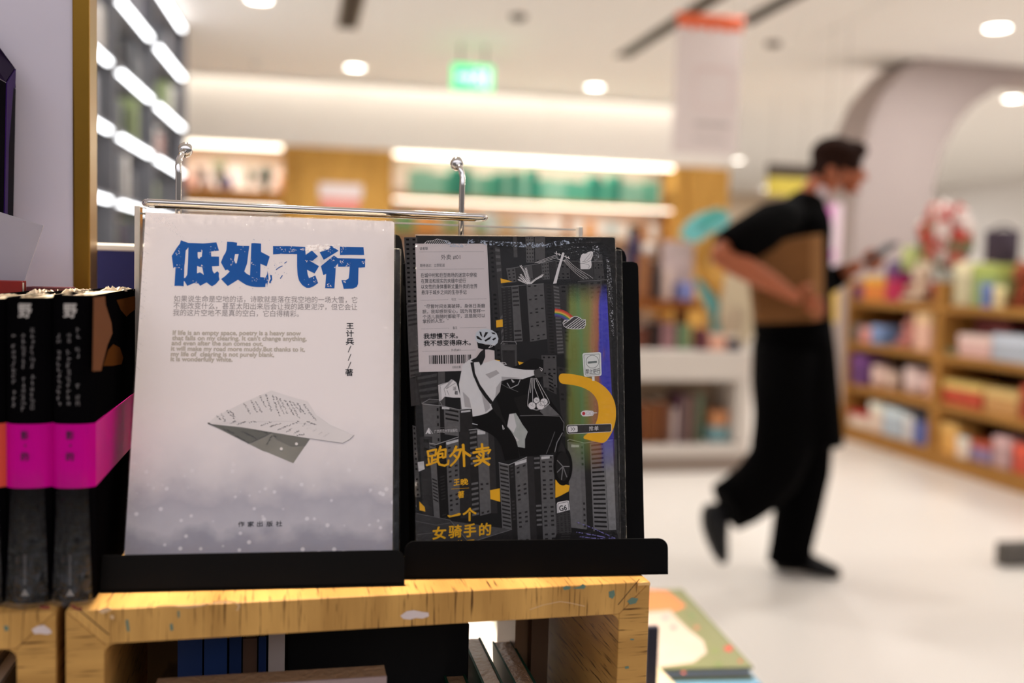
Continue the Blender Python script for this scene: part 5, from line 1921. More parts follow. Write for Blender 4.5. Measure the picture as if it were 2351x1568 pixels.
# face-out book low in the case
a_, c_ = at_y(352, 1586, .527), at_y(888, 1553, .527)
exf = (c_ - a_).normalized()
zt_ = (a_.z + c_.z) / 2
t = thing('book', 'mauve shrink-wrapped book standing face out at the bottom of the picture', 'book', ((a_.x + c_.x) / 2, .535, Z7))
MB().prism([Vector((a_.x, .527, Z7)), Vector((c_.x, .527, Z7)), Vector((c_.x, .527, c_.z)), Vector((a_.x, .527, a_.z))], (0, .0012, 0), mat('mauve_cover', (150, 128, 124), .4, coat=.3)).build('cover', t)
MB().prism([Vector((a_.x, .5283, Z7)), Vector((c_.x, .5283, Z7)), Vector((c_.x, .5283, c_.z - .0006)), Vector((a_.x, .5283, a_.z - .0006))], (0, .016, 0), M_KRAFT).build('page_block', t)
q0, q1 = at_y(-30, 1510, .57), at_y(26, 1510, .57)
o = simple_book((q0.x, .545, Z7), (q1.x, .66, at_y(0, 1496, .6).z), (120, 112, 102), 'grey book inside the left oak case at the picture corner', 'books inside the left oak case', page=(170, 160, 148))

# ------------------------------------------------------------------ low table with the picture book, lower right
ZT2 = .700
fr1, nr1 = at_z(1566, 1352, ZT2 + .014), at_z(1730, 1531, ZT2 + .014)
dd = (nr1 - fr1)
ln = dd.length
dd.normalize()
lf = Vector((dd.y, -dd.x, 0))
if lf.x > 0:
    lf = -lf
frp = frame(Vector((nr1.x, nr1.y, ZT2 + .0005)), -lf, -dd, UP)     # x to the right is negative here: x grows to the right edge
t = thing('picture_book', 'colourful children picture book lying flat on the low table at the lower right', 'book', frame=frp)
bx = MB()
PW = .26
v = lambda a2, b2, z: Vector((nr1.x, nr1.y, z)) + lf * a2 - dd * b2
bx.prism([v(0, 0, ZT2 + .0005), v(PW, 0, ZT2 + .0005), v(PW, ln, ZT2 + .0005), v(0, ln, ZT2 + .0005)], (0, 0, .0022), mat('picture_cover', (120, 122, 74), .4))
bx.prism([v(0, 0, ZT2 + .0118), v(PW, 0, ZT2 + .0118), v(PW, ln, ZT2 + .0118), v(0, ln, ZT2 + .0118)], (0, 0, .0022), mat('picture_cover', (120, 122, 74), .4))
bx.build('cover', t)
bx = MB()
bx.prism([v(.003, .003, ZT2 + .0027), v(PW, .003, ZT2 + .0027), v(PW, ln - .003, ZT2 + .0027), v(.003, ln - .003, ZT2 + .0027)], (0, 0, .0091), mat('picture_pages', (150, 152, 158), .6))
bx.build('page_block', t)
pr = Print(Vector((0, 0, ZT2 + .0140)), UP, Vector((0, 1, 0)), .00008)
pr.poly(crop(880, 1280, 2.612)([(1560, 190), (1700, 200), (1815, 290), (1760, 318), (1600, 312), (1540, 300)]), mat('pic_orange', (226, 130, 66), .45))
pr.poly(crop(880, 1280, 2.612)([(1560, 330), (1720, 315), (1760, 360), (1830, 430), (1920, 500), (1940, 570), (1860, 630), (1640, 660), (1560, 560)]), mat('pic_blush', (206, 184, 168), .45, vary=.12, scale=30))
pr.k = 2
rnd = random.Random(9)
for (x, y, c, r) in ((1880, 420, (200, 120, 90), 16), (1800, 690, (206, 96, 70), 12), (2070, 545, (200, 60, 44), 26), (2140, 620, (196, 70, 50), 12), (1740, 420, (190, 130, 130), 20), (1690, 360, (206, 150, 150), 22), (1990, 560, (120, 130, 70), 24), (2010, 640, (112, 124, 66), 26), (1850, 350, (110, 128, 76), 20)):
    px_, py_ = 880 + x / 2.612, 1280 + y / 2.612
    pr.disc((px_, py_), r / 2.612, r / 2.612 * .7, mat('pic_%d_%d' % (c[0], c[1]), c, .45), 10)
pr.build('cover_print', part_of(t, 'cover'))
fr2 = at_z(1760, 1560, ZT2 - .008)
bx = MB()
bx.prism([v(-.006, -.012, ZT2 - .0115), v(PW - .02, -.012, ZT2 - .0115), v(PW - .02, ln - .03, ZT2 - .0115), v(-.006, ln - .03, ZT2 - .0115)], (0, 0, .0115), mat('sky_cover', (120, 164, 192), .45))
o = bx.build('book', bevel=.001)
setp(o, 'light blue book under the children picture book', 'book')
t = thing('low_table', 'low white display table under the children books', 'table', (v(PW / 2, ln / 2, 0)))
PT = .95
tp = [v(.02, .01, ZT2 - .037), v(PT, .01, ZT2 - .037), v(PT, ln - .01, ZT2 - .037), v(.02, ln - .01, ZT2 - .037)]
MB().prism(tp, (0, 0, .025), M_WHITE).build('table_top', t)
for a2, b2 in ((.05, .04), (PT - .04, .04), (.05, ln - .04), (PT - .04, ln - .04)):
    MB().tube([v(a2, b2, 0), v(a2, b2, ZT2 - .037)], .012, M_METAL, 10).build('leg', t, True)
# cream book and small navy card in front of it
c0, c1 = at_z(1484, 1502, ZT2 + .03), at_z(1556, 1575, ZT2 + .03)
d2 = (c1 - c0).normalized()
l2 = Vector((d2.y, -d2.x, 0))
if l2.x > 0:
    l2 = -l2
bx = MB()
bx.prism([c0, c0 + d2 * .14, c0 + d2 * .14 + l2 * .08, c0 + l2 * .08], (0, 0, -.0155), mat('cream_cover', (226, 204, 170), .5))
o = bx.build('book', bevel=.001)
setp(o, 'cream book lying at the near left corner of the picture book', 'book')
a_, c_ = at_y(1484, 1502, .86), at_y(1513, 1440, .86)
o = MB().box((a_.x, .86, ZT2 + .015), (c_.x, .866, c_.z), mat('navy_card', (24, 22, 44), .5)).build('price_card')
setp(o, 'small dark navy card standing beside the oak case on the picture book', 'card')

k0, k1, k2, k3 = [at_z(x, y, ZT2 - .001) for x, y in ((1046, 1388), (1192, 1384), (1200, 1530), (1040, 1534))]
bx = MB().prism([k0, k1, k2, k3], (0, 0, -.0105), mat('white_catalogue', (246, 236, 226), .5))
o = bx.build('book', bevel=.001)
setp(o, 'white catalogue lying on the low table, seen through the oak case', 'book')
# ------------------------------------------------------------------ print on the white cover
WP = Print(OW, nw, eyw)
M_BLUE = mat('title_blue', (2, 82, 160), .5, .04, vary=.12, scale=400)
M_INKG = mat('ink_grey', (138, 129, 128), .5, .06)
M_INKB = mat('ink_beige', (184, 174, 162), .5, .06)
M_INK = mat('ink_black', (28, 26, 27), .5, .05)
t1, t2 = crop(380, 540, 9.796), crop(610, 540, 9.796)
TITLE = [
    t1([(345, 112), (450, 150), (525, 178), (522, 265), (455, 345), (440, 560), (425, 700), (418, 960), (412, 1035), (410, 1148), (310, 1138), (200, 1140), (212, 930), (225, 720), (200, 718), (175, 745), (140, 465), (240, 300), (325, 185)]),
    t1([(515, 172), (850, 184), (1145, 160), (1203, 345), (1025, 365), (1030, 478), (1205, 480), (1205, 690), (1045, 698), (1058, 800), (1095, 860), (1165, 810), (1205, 850), (1198, 920), (1215, 1000), (1130, 1100), (1045, 1148), (1000, 1120), (925, 1060), (780, 1138), (740, 1085), (640, 1075), (490, 1140), (425, 1035), (400, 1030), (405, 960), (440, 962), (488, 890), (505, 600), (515, 265)]),
    t1([(1385, 145), (1500, 150), (1612, 168), (1605, 232), (1740, 240), (1885, 240), (1860, 440), (1835, 640), (1800, 730), (1772, 815), (1830, 870), (1905, 905), (2130, 940), (2250, 950), (2275, 890), (2300, 940), (2295, 1030), (2250, 1100), (2245, 1165), (2050, 1165), (1930, 1150), (1820, 1120), (1720, 1060), (1630, 1000), (1400, 1142), (1250, 985), (1340, 920), (1445, 815), (1390, 770), (1345, 790), (1245, 610), (1300, 470), (1345, 400), (1370, 330)]),
    t1([(1930, 180), (2000, 175), (2150, 188), (2150, 375), (2345, 480), (2275, 700), (2135, 640), (2135, 800), (2130, 945), (1898, 935), (1915, 560)]),
    t2([(165, 245), (500, 245), (890, 262), (893, 360), (900, 440), (1040, 345), (1175, 475), (1050, 580), (975, 565), (1200, 695), (1100, 860), (930, 775), (945, 880), (975, 965), (1050, 935), (1115, 905), (1150, 990), (1180, 1075), (1090, 1140), (990, 1185), (920, 1185), (820, 1120), (750, 1020), (718, 900), (705, 700), (705, 425), (340, 420), (165, 430)]),
    t2([(1475, 230), (1640, 350), (1305, 555), (1215, 385), (1400, 285)]),
    t2([(1535, 455), (1620, 515), (1920, 520), (2240, 530), (2235, 720), (2088, 730), (2080, 1090), (2050, 1160), (1960, 1200), (1755, 1205), (1705, 1010), (1800, 1015), (1865, 970), (1880, 850), (1890, 705), (1630, 710), (1625, 635), (1580, 690), (1565, 930), (1545, 1195), (1335, 1190), (1350, 1000), (1360, 870), (1295, 895), (1240, 695)]),
    t2([(1670, 255), (1900, 262), (2200, 268), (2215, 445), (1900, 440), (1670, 445)]),
]
for p_ in TITLE:
    WP.poly(p_, M_BLUE)
WP.k = 2
PAPER = mat('title_gap', WHITE_COVER, .45, .3, vary=0)
for p_ in (t1([(722, 380), (825, 380), (815, 485), (770, 500), (775, 525), (745, 528), (725, 495)]), t1([(712, 690), (770, 715), (825, 720), (860, 895), (820, 860), (775, 835), (708, 855)]), t1([(1565, 425), (1645, 425), (1600, 630), (1575, 635), (1540, 560)])):
    WP.poly(p_, PAPER)
rnd = random.Random(77)


def speck(c, r, m):
    k = rnd.randint(4, 6)
    WP.poly([(c[0] + r * rnd.uniform(.5, 1) * math.cos(6.283 * i / k), c[1] + r * rnd.uniform(.4, 1) * math.sin(6.283 * i / k)) for i in range(k)], m)


for (x, y, n_, s) in ((290, 400, 14, 60), (330, 700, 10, 80), (800, 350, 5, 30), (1000, 390, 5, 60), (800, 700, 8, 60), (690, 1060, 6, 50), (1080, 310, 4, 60), (1710, 280, 6, 60), (1500, 560, 8, 60), (1960, 640, 8, 80), (2000, 1000, 10, 120), (2240, 950, 10, 60), (1250, 750, 6, 60), (1500, 650, 5, 60)):
    for _ in range(n_):
        q = t1([(x + rnd.gauss(0, s * .6), y + rnd.gauss(0, s * .6))])[0]
        speck(q, rnd.uniform(.5, 1.7), PAPER)
for (x, y, n_, s) in ((350, 330, 12, 90), (600, 330, 12, 70), (820, 310, 12, 40), (930, 590, 8, 30), (980, 1000, 8, 120), (1100, 1050, 8, 40), (1430, 340, 10, 60), (1740, 290, 14, 60), (1720, 620, 14, 60), (1850, 680, 10, 60), (1560, 720, 6, 30), (2200, 620, 8, 30), (1420, 1130, 10, 50), (1500, 550, 8, 60), (1780, 1050, 5, 30)):
    for _ in range(n_):
        q = t2([(x + rnd.gauss(0, s * .6), y + rnd.gauss(0, s * .5))])[0]
        speck(q, rnd.uniform(.5, 1.8), PAPER)
for _ in range(70):
    q = t2([(rnd.uniform(-60, 480), rnd.uniform(560, 1150))])[0] if rnd.random() < .5 else t1([(rnd.uniform(100, 2340), rnd.choice([110, 140, 1160, 1180, 1200]) + rnd.uniform(-20, 20))])[0]
    speck(q, rnd.uniform(.4, 1.1), M_BLUE)
WP.k = 1
WP.line(t2([(235, 775), (300, 725), (375, 690)]), 2, M_BLUE)
WP.line(t2([(425, 630), (465, 600)]), 1.8, M_BLUE)
WP.line(t2([(330, 970), (375, 905)]), 2, M_BLUE)
WP.poly(t2([(95, 890), (140, 905), (148, 1000), (110, 1060), (135, 1065), (85, 1085), (75, 1050), (110, 980)]), M_BLUE)
WP.poly(t1([(2290, 795), (2310, 880), (2320, 980), (2285, 1130), (2260, 1040), (2250, 950), (2285, 880)]), M_BLUE)
WP.build('title_lettering', part_of(wbook, 'cover'))

WP = Print(OW, nw, eyw)
w3 = crop(280, 440, 1.823)
for body, a_, b_ in (('如果说生命是空地的话，诗歌就是落在我空地的一场大雪，它', (217, 459), (985, 464)),
                     ('不能改变什么，甚至太阳出来后会让我的路更泥泞，但它会让', (215, 488), (985, 494)),
                     ('我的这片空地不是真的空白，它白得精彩。', (213, 517), (740, 522))):
    q = w3([a_, b_])
    WP.text(body, q[0], q[1], M_INKG, h=16.4)
WP.build('chinese_text', part_of(wbook, 'cover'))
WP = Print(OW, nw, eyw)
for body, a_, b_ in (('If life is an empty space, poetry is a heavy snow', (213, 599), (748, 601)),
                     ('that falls on my clearing. It can\'t change anything,', (210, 621), (772, 624)),
                     ('and even after the sun comes out,', (208, 642), (590, 645)),
                     ('it will make my road more muddy.But thanks to it,', (206, 665), (765, 669)),
                     ('my life of  clearing is not purely blank,', (205, 688), (636, 691)),
                     ('it is wonderfully white.', (204, 709), (462, 711))):
    q = w3([a_, b_])
    WP.text(body, q[0], q[1], M_INKB, h=14.6, offset=.045)
WP.build('english_text', part_of(wbook, 'cover'))
WP = Print(OW, nw, eyw)
for ch, bx_ in (('王', (939, 550, 970, 574)), ('计', (938, 579, 970, 608)), ('兵', (937, 612, 971, 641)), ('著', (934, 741, 967, 772))):
    q = w3([(bx_[0], bx_[1]), (bx_[2], bx_[3])])
    WP.char(ch, (q[0][0], q[0][1], q[1][0], q[1][1]), M_INK, .022)
for y0, y1 in ((646, 672), (680, 707), (713, 739)):
    WP.line(w3([(958, y0), (947, y1)]), 1.7, M_INK)
for k, ch in enumerate('作家出版社'):
    x0 = 486 + k * 39.5
    q = w3([(x0, 1380 - k * .4), (x0 + (27 if ch != '出' else 24), 1403 - k * .4)])
    WP.char(ch, (q[0][0], q[0][1], q[1][0], q[1][1]), M_INK, .018, -1.2)
WP.build('author_lettering', part_of(wbook, 'cover'))

WP = Print(OW, nw, eyw)
pl = crop(460, 880, 6.187)
P_L, P_D, P_DD, P_E = mat('plane_paper', (216, 209, 208), .5), mat('plane_fold', (128, 124, 114), .5, vary=.25, scale=90), mat('plane_dark_fold', (92, 90, 82), .5, vary=.2, scale=90), mat('plane_edge', (74, 70, 66), .5)
WP.poly(pl([(100, 565), (160, 580), (600, 625), (1060, 700), (1560, 785), (1440, 960), (1320, 1135), (1120, 1050), (930, 970), (905, 968), (690, 860), (400, 715)]), P_D)
WP.k = 2
WP.poly(pl([(160, 580), (620, 640), (1010, 700), (880, 770), (740, 835), (690, 858), (430, 720)]), P_DD)
WP.poly(pl([(1010, 705), (1560, 785), (1490, 890), (1300, 900), (1080, 800)]), mat('plane_mid_fold', (104, 101, 93), .5))
WP.poly(pl([(100, 560), (150, 555), (160, 580), (260, 640), (110, 578)]), P_E)
WP.k = 3
WP.poly(pl([(120, 555), (240, 455), (620, 270), (860, 165), (1010, 100), (1250, 180), (1525, 255), (1640, 440), (1850, 590), (2020, 660), (2185, 735), (2110, 800), (2020, 850), (1560, 785), (1060, 702), (600, 625), (160, 580)]), P_L)
WP.line(pl([(720, 840), (870, 770), (1010, 700)]), 1.8, P_E)
WP.k = 4
WP.line(pl([(2185, 735), (2120, 800), (2020, 850), (1560, 785)]), .8, P_E)
WP.line(pl([(160, 578), (620, 545), (1300, 540), (1560, 600)]), .5, mat('plane_crease', (196, 188, 188), .5))
WP.line(pl([(1640, 440), (1850, 590), (2185, 735)]), .6, mat('plane_shine', (238, 232, 231), .5))
for c in ((1150, 930), (1365, 860)):
    WP.disc(pl([c])[0], 3.4, 3.4, mat('snow_dot', (226, 218, 214), .5), 14)
rnd = random.Random(31)


def scrawl(a_, b_, w=1.3, m=None):
    """a line of handwriting: dense little strokes from a to b (plane crop pixels)"""
    L_ = math.hypot(b_[0] - a_[0], b_[1] - a_[1])
    s = 0
    ux, uy = (b_[0] - a_[0]) / L_, (b_[1] - a_[1]) / L_
    while s < L_:
        c = (a_[0] + ux * s + rnd.uniform(-9, 9), a_[1] + uy * s + rnd.uniform(-7, 7))
        th_ = rnd.uniform(0, 3.14)
        l_ = rnd.uniform(6, 15)
        WP.line(pl([(c[0] - l_ * math.cos(th_), c[1] - l_ * .6 * math.sin(th_)), (c[0] + l_ * math.cos(th_), c[1] + l_ * .6 * math.sin(th_))]), w * rnd.uniform(.5, 1.1), m or M_INK)
        s += rnd.uniform(9, 20)


INK2 = mat('handwriting', (70, 64, 64), .5)
for a_, b_ in (((625, 290), (715, 445)), ((730, 255), (800, 400)), ((790, 260), (880, 425)), ((850, 185), (930, 335)), ((930, 165), (1015, 405)), ((1020, 165), (1120, 460)), ((1075, 190), (1190, 440)), ((1130, 220), (1245, 440)), ((1200, 240), (1330, 450)), ((1260, 250), (1410, 500)), ((1320, 270), (1430, 420)), ((1380, 290), (1490, 440)), ((1470, 310), (1640, 520))):
    scrawl(a_, b_, 1.2, INK2)
for a_, b_ in (((240, 460), (280, 520)), ((300, 435), (350, 540)), ((380, 390), (480, 510)), ((430, 400), (490, 470)), ((430, 575), (500, 540)), ((520, 590), (640, 545)), ((860, 600), (1020, 545)), ((1000, 615), (1130, 570)), ((1100, 660), (1400, 540)), ((1220, 690), (1310, 640)), ((1330, 715), (1400, 670)), ((1460, 600), (1500, 570)), ((1520, 540), (1650, 590)), ((700, 555), (790, 540)), ((1370, 740), (1480, 720))):
    scrawl(a_, b_, 1.3, INK2)
for a_, b_ in (((1520, 650), (1560, 620)), ((1600, 680), (1660, 650)), ((1680, 720), (1740, 690)), ((1760, 760), (1820, 710))):
    scrawl(a_, b_, .8, mat('faint_handwriting', (176, 168, 168), .5))
for a_, b_ in (((320, 640), (470, 710)), ((510, 750), (690, 850)), ((600, 680), (800, 790)), ((740, 660), (950, 700)), ((940, 870), (1010, 760)), ((1010, 740), (1090, 760))):
    scrawl(a_, b_, 1.5, mat('ink_dark', (44, 42, 40), .5))
WP.build('paper_plane_print', part_of(wbook, 'cover'))

# ------------------------------------------------------------------ print on the dark cover
DP = Print(OB, nb, eyb)
c4, c5, c6, c7, c8, c3, c9 = crop(900, 520, 1.8667), crop(940, 540, 4.9), crop(1040, 740, 4.0205), crop(1200, 540, 4.9), crop(1180, 900, 4.1267), crop(940, 960, 4.9), crop(940, 820, 6.033)
CV = {}


def gr(v, tint=0):
    """photo grey of the printed picture"""
    k = (v, tint)
    if k not in CV:
        x_ = max(8, int(v * 1.3 - 14))
        CV[k] = mat('print_grey_%d_%d' % (v, tint), (x_ + 3 + tint, x_, x_ - 1 - tint // 3), .5, .08, vary=.3, scale=420)
    return CV[k]


def facade(q, v, cols=0, rows=0, wv=None, ww=.45, wh=.4, style='w', tint=0):
    """q: tl tr br bl in c4 pixels; cols x rows dark windows, or floor bands"""
    DP.k += .16
    k0 = DP.k
    pts = c4(q)
    DP.poly(pts, gr(v, tint))
    if not rows:
        return
    DP.k = k0 + .08
    wm = gr(wv if wv is not None else max(14, v - 45), tint // 2)
    bil = lambda u, w_: (((1 - u) * pts[0][0] + u * pts[1][0]) * (1 - w_) + ((1 - u) * pts[3][0] + u * pts[2][0]) * w_, ((1 - u) * pts[0][1] + u * pts[1][1]) * (1 - w_) + ((1 - u) * pts[3][1] + u * pts[2][1]) * w_)
    for r_ in range(rows):
        w0, w1 = (r_ + .5 - wh / 2) / rows, (r_ + .5 + wh / 2) / rows
        if style == 'b':
            DP.poly([bil(.08, w0), bil(.92, w0), bil(.92, w1), bil(.08, w1)], wm)
            continue
        for c_ in range(cols):
            u0, u1 = (c_ + .5 - ww / 2) / cols, (c_ + .5 + ww / 2) / cols
            DP.poly([bil(u0, w0), bil(u1, w0), bil(u1, w1), bil(u0, w1)], wm)
    DP.k = k0


CITY = [
    # far rows at the top
    ([(52, 46), (108, 46), (112, 330), (62, 330)], 62, 2, 14), ([(62, 335), (118, 325), (124, 640), (76, 650)], 66, 1, 16, 46, 'b'),
    ([(76, 650), (150, 650), (152, 760), (82, 770)], 52, 1, 4, 38, 'b'),
    ([(412, 85), (440, 84), (474, 600), (448, 600)], 44, 1, 26), ([(440, 84), (462, 90), (498, 520), (474, 560)], 58, 1, 16, 84, 'b'),
    ([(518, 44), (534, 44), (538, 132), (522, 132)], 70, 0, 0), ([(572, 42), (606, 42), (610, 155), (576, 155)], 84, 3, 7), ([(612, 42), (656, 42), (656, 156), (614, 156)], 76, 2, 6),
    ([(490, 184), (528, 178), (534, 238), (500, 242)], 78, 2, 4), ([(530, 178), (566, 172), (572, 236), (536, 238)], 50, 0, 0), ([(566, 172), (600, 166), (606, 232), (572, 236)], 76, 3, 4),
    ([(602, 166), (640, 158), (646, 228), (608, 232)], 52, 0, 0), ([(640, 158), (672, 152), (676, 226), (646, 228)], 80, 3, 5), ([(674, 152), (700, 148), (704, 224), (680, 226)], 46, 0, 0),
    ([(700, 148), (760, 150), (764, 226), (706, 226)], 62, 3, 5), ([(764, 150), (800, 152), (804, 230), (768, 230)], 42, 0, 0), ([(800, 158), (860, 152), (868, 232), (806, 236)], 56, 2, 5), ([(862, 120), (900, 118), (912, 236), (868, 236)], 62, 3, 9),
    # middle towers
    ([(468, 262), (512, 256), (520, 492), (480, 500)], 40, 2, 20, 58), ([(512, 256), (542, 253), (560, 492), (524, 494)], 84, 1, 13, 44, 'b'), ([(542, 254), (576, 250), (592, 492), (560, 492)], 34, 0, 0),
    ([(576, 250), (650, 245), (664, 482), (592, 494)], 82, 3, 17), ([(652, 246), (690, 250), (706, 545), (668, 545)], 44, 1, 22, 30), ([(690, 250), (716, 256), (738, 545), (708, 548)], 60, 1, 20, 92, 'b'),
    ([(716, 252), (752, 250), (772, 570), (740, 566)], 52, 1, 18), ([(752, 244), (796, 242), (812, 560), (774, 570)], 40, 2, 20, 56),
    ([(796, 236), (842, 234), (858, 900), (812, 900)], 50, 1, 30, 34), ([(842, 236), (900, 230), (914, 900), (858, 900)], 62, 2, 34, 40), ([(900, 228), (930, 226), (958, 910), (914, 905)], 46, 1, 30, 30),
    ([(466, 506), (534, 505), (536, 600), (472, 602)], 70, 0, 0), ([(472, 530), (526, 530), (528, 600), (476, 600)], 46, 2, 5, 36),
    ([(640, 552), (704, 552), (708, 690), (650, 690)], 74, 3, 8), ([(708, 600), (770, 610), (772, 900), (730, 900)], 50, 2, 14, 34), ([(656, 620), (700, 640), (706, 720), (664, 700)], 60, 1, 5),
    ([(440, 600), (600, 610), (620, 900), (450, 900)], 34, 0, 0), ([(460, 620), (500, 620), (506, 800), (470, 800)], 58, 2, 8),
    # lower left
    ([(88, 852), (102, 856), (122, 1160), (100, 1160)], 66, 1, 14), ([(100, 640), (200, 620), (204, 760), (120, 770)], 42, 1, 5, 64, 'b'), ([(196, 560), (226, 560), (228, 770), (200, 770)], 74, 0, 0),
    ([(130, 762), (202, 768), (206, 930), (140, 930)], 84, 0, 0), ([(186, 768), (204, 768), (208, 930), (192, 930)], 84, 1, 5, 34), ([(204, 768), (222, 772), (226, 900), (208, 900)], 34, 0, 0),
    ([(222, 772), (290, 786), (292, 900), (226, 890)], 92, 1, 6, 36, 'b'), ([(290, 786), (344, 780), (346, 886), (292, 892)], 44, 0, 0), ([(292, 720), (342, 716), (344, 780), (294, 786)], 78, 1, 2),
    ([(120, 900), (172, 900), (176, 1280), (132, 1250)], 48, 1, 10, 36),
    # title tower
    ([(160, 930), (186, 936), (206, 1262), (180, 1245)], 88, 1, 22, 40, 'b'), ([(186, 936), (230, 922), (244, 1250), (206, 1262)], 30, 1, 24, 44), ([(230, 922), (286, 908), (292, 1238), (244, 1248)], 86, 2, 16),
    ([(286, 880), (330, 874), (342, 1252), (294, 1250)], 46, 0, 0), ([(330, 874), (364, 868), (376, 1240), (342, 1248)], 40, 1, 17, 92, 'b'), ([(364, 868), (412, 880), (424, 1228), (378, 1240)], 88, 2, 18), ([(412, 882), (438, 900), (452, 1230), (424, 1228)], 50, 0, 0),
    # tower in the middle of the foot
    ([(458, 1014), (500, 1024), (516, 1330), (474, 1320)], 92, 1, 18, 40, 'b'), ([(500, 1024), (526, 1016), (540, 1352), (516, 1352)], 40, 1, 22, 58), ([(526, 1010), (578, 990), (594, 1352), (540, 1356)], 88, 2, 18),
    ([(578, 986), (606, 984), (622, 1350), (594, 1352)], 48, 0, 0), ([(606, 984), (634, 982), (648, 1348), (622, 1350)], 38, 1, 18, 96, 'b'), ([(634, 982), (692, 980), (706, 1345), (648, 1350)], 88, 2, 19),
    # right tower
    ([(752, 922), (822, 930), (834, 1298), (764, 1290)], 98, 0, 0), ([(804, 934), (824, 934), (836, 1296), (818, 1296)], 92, 1, 15, 48), ([(822, 930), (848, 930), (864, 1312), (836, 1302)], 44, 0, 0),
    ([(848, 930), (908, 922), (928, 1316), (864, 1312)], 104, 1, 20, 36, 'b'), ([(908, 922), (946, 914), (962, 1306), (930, 1316)], 116, 0, 0), ([(946, 914), (962, 912), (976, 1340), (962, 1340)], 64, 0, 0),
    # flat roofs at the foot
    ([(100, 1226), (250, 1258), (330, 1362), (104, 1372)], 60, 0, 0), ([(250, 1262), (512, 1298), (330, 1356)], 74, 0, 0), ([(330, 1356), (514, 1300), (520, 1372), (330, 1376)], 44, 0, 0),
    ([(700, 1222), (764, 1222), (770, 1315), (706, 1315)], 62, 4, 12, 42), ([(706, 1315), (960, 1300), (976, 1350), (690, 1356)], 40, 3, 4, 54),
]
for it in CITY:
    q, v = it[0], it[1]
    if len(it) == 4:
        facade(q, v, it[2], it[3])
    elif len(it) == 5:
        facade(q, v, it[2], it[3], it[4])
    else:
        facade(q, v, it[2], it[3], it[4], wh=.42, style='b')
DP.k += 1
for pts, w_, v in (([(160, 928), (190, 934), (285, 902)], 1.4, 150), ([(330, 872), (364, 868), (412, 880)], 1.4, 150), ([(458, 1012), (500, 1022), (578, 988)], 1.4, 150), ([(634, 980), (690, 982)], 1.4, 150), ([(130, 760), (222, 770), (290, 786), (344, 778)], 1.3, 140), ([(752, 918), (760, 912), (824, 928), (870, 922), (946, 914)], 1.5, 150),
                   ([(490, 182), (600, 164), (700, 146)], 1.1, 110), ([(700, 148), (900, 150)], .9, 90), ([(470, 260), (576, 250), (650, 245)], 1.0, 110), ([(466, 504), (474, 492), (530, 494), (534, 505)], 1.2, 130), ([(800, 154), (902, 148)], 1.0, 110), ([(796, 236), (920, 228)], 1.0, 100), ([(250, 1260), (330, 1356), (514, 1298)], 1.0, 110),
                   ([(128, 758), (160, 740), (200, 742), (214, 765)], 1.2, 120), ([(66, 332), (112, 326)], 1.0, 120), ([(106, 1230), (250, 1258)], .9, 100), ([(100, 1262), (190, 1280), (250, 1270)], .8, 96), ([(110, 1320), (200, 1310)], .8, 96)):
    DP.line(c4(pts), w_, gr(v))
for q in ([(232, 925), (284, 912), (284, 922), (234, 936)], [(366, 872), (400, 878), (400, 890), (366, 892)], [(526, 1012), (576, 996), (576, 1010), (528, 1024)], [(640, 986), (676, 984), (676, 994), (640, 998)], [(768, 934), (802, 936), (802, 946), (768, 946)], [(214, 772), (246, 776), (246, 784), (214, 782)], [(296, 790), (336, 786), (336, 794), (296, 798)], [(110, 1010), (136, 1006), (140, 1040), (114, 1050)]):
    DP.poly(c4(q), gr(168))
DP.build('city_print', part_of(dbook, 'cover'))

# road, sun-yellow lettering
DP = Print(OB, nb, eyb)
DP.k = 19
M_YEL = mat('road_yellow', (246, 184, 40), .45, .1, vary=.06, scale=200)
for q in ([(465, 222), (517, 236), (467, 243)], [(446, 402), (474, 398), (475, 430), (447, 433)], [(438, 570), (462, 573), (462, 583), (446, 580)], [(539, 578), (574, 585), (546, 595)],
          [(420, 1130), (462, 1122), (464, 1180), (422, 1168)], [(117, 1178), (140, 1202), (143, 1222), (118, 1216)],
          [(714, 629), (760, 631), (800, 637), (850, 650), (900, 676), (935, 710), (955, 750), (961, 795), (957, 845), (940, 890), (912, 930), (880, 924), (845, 916), (812, 906), (850, 878), (876, 842), (886, 800), (884, 755), (866, 720), (836, 698), (800, 684), (760, 677), (716, 673)],
          [(700, 1085), (722, 1100), (762, 1110), (757, 1135), (720, 1155), (700, 1163)]):
    if len(q) > 12:
        for _ in range(2):
            q = [pt_ for a_, b_ in zip(q, q[1:] + q[:1]) for pt_ in ((a_[0] * .75 + b_[0] * .25, a_[1] * .75 + b_[1] * .25), (a_[0] * .25 + b_[0] * .75, a_[1] * .25 + b_[1] * .75))]
    DP.poly(c4(q), M_YEL)
DP.build('road_print', part_of(dbook, 'cover'))

# the cyclist
DP = Print(OB, nb, eyb)
DP.k = 20
B1, B2, B3 = gr(22), gr(34), gr(52)
M_SHIRT, M_SHIRT2 = mat('shirt_print', (226, 222, 220), .45, .3, vary=.05, scale=300), mat('shirt_shade', (182, 176, 175), .45, .3)
DP.poly(c6([(430, 590), (500, 500), (560, 410), (620, 390), (700, 345), (740, 330), (835, 345), (835, 480), (800, 560), (900, 720), (1000, 860), (1030, 930), (1020, 1010), (960, 1190), (860, 1225), (620, 1235), (590, 1100), (520, 1000), (450, 850), (400, 700)]), B1)
DP.disc(c6([(1015, 1330)])[0], 22, 44, B1, 26)
DP.k = 21
DP.poly(c6([(560, 700), (700, 655), (780, 690), (850, 780), (990, 860), (850, 858), (620, 850)]), gr(30))
DP.poly(c6([(800, 820), (870, 745), (985, 858), (840, 858)]), gr(92))
DP.line(c6([(620, 862), (800, 858), (985, 866), (1025, 930), (1020, 1000)]), 1.5, gr(100))
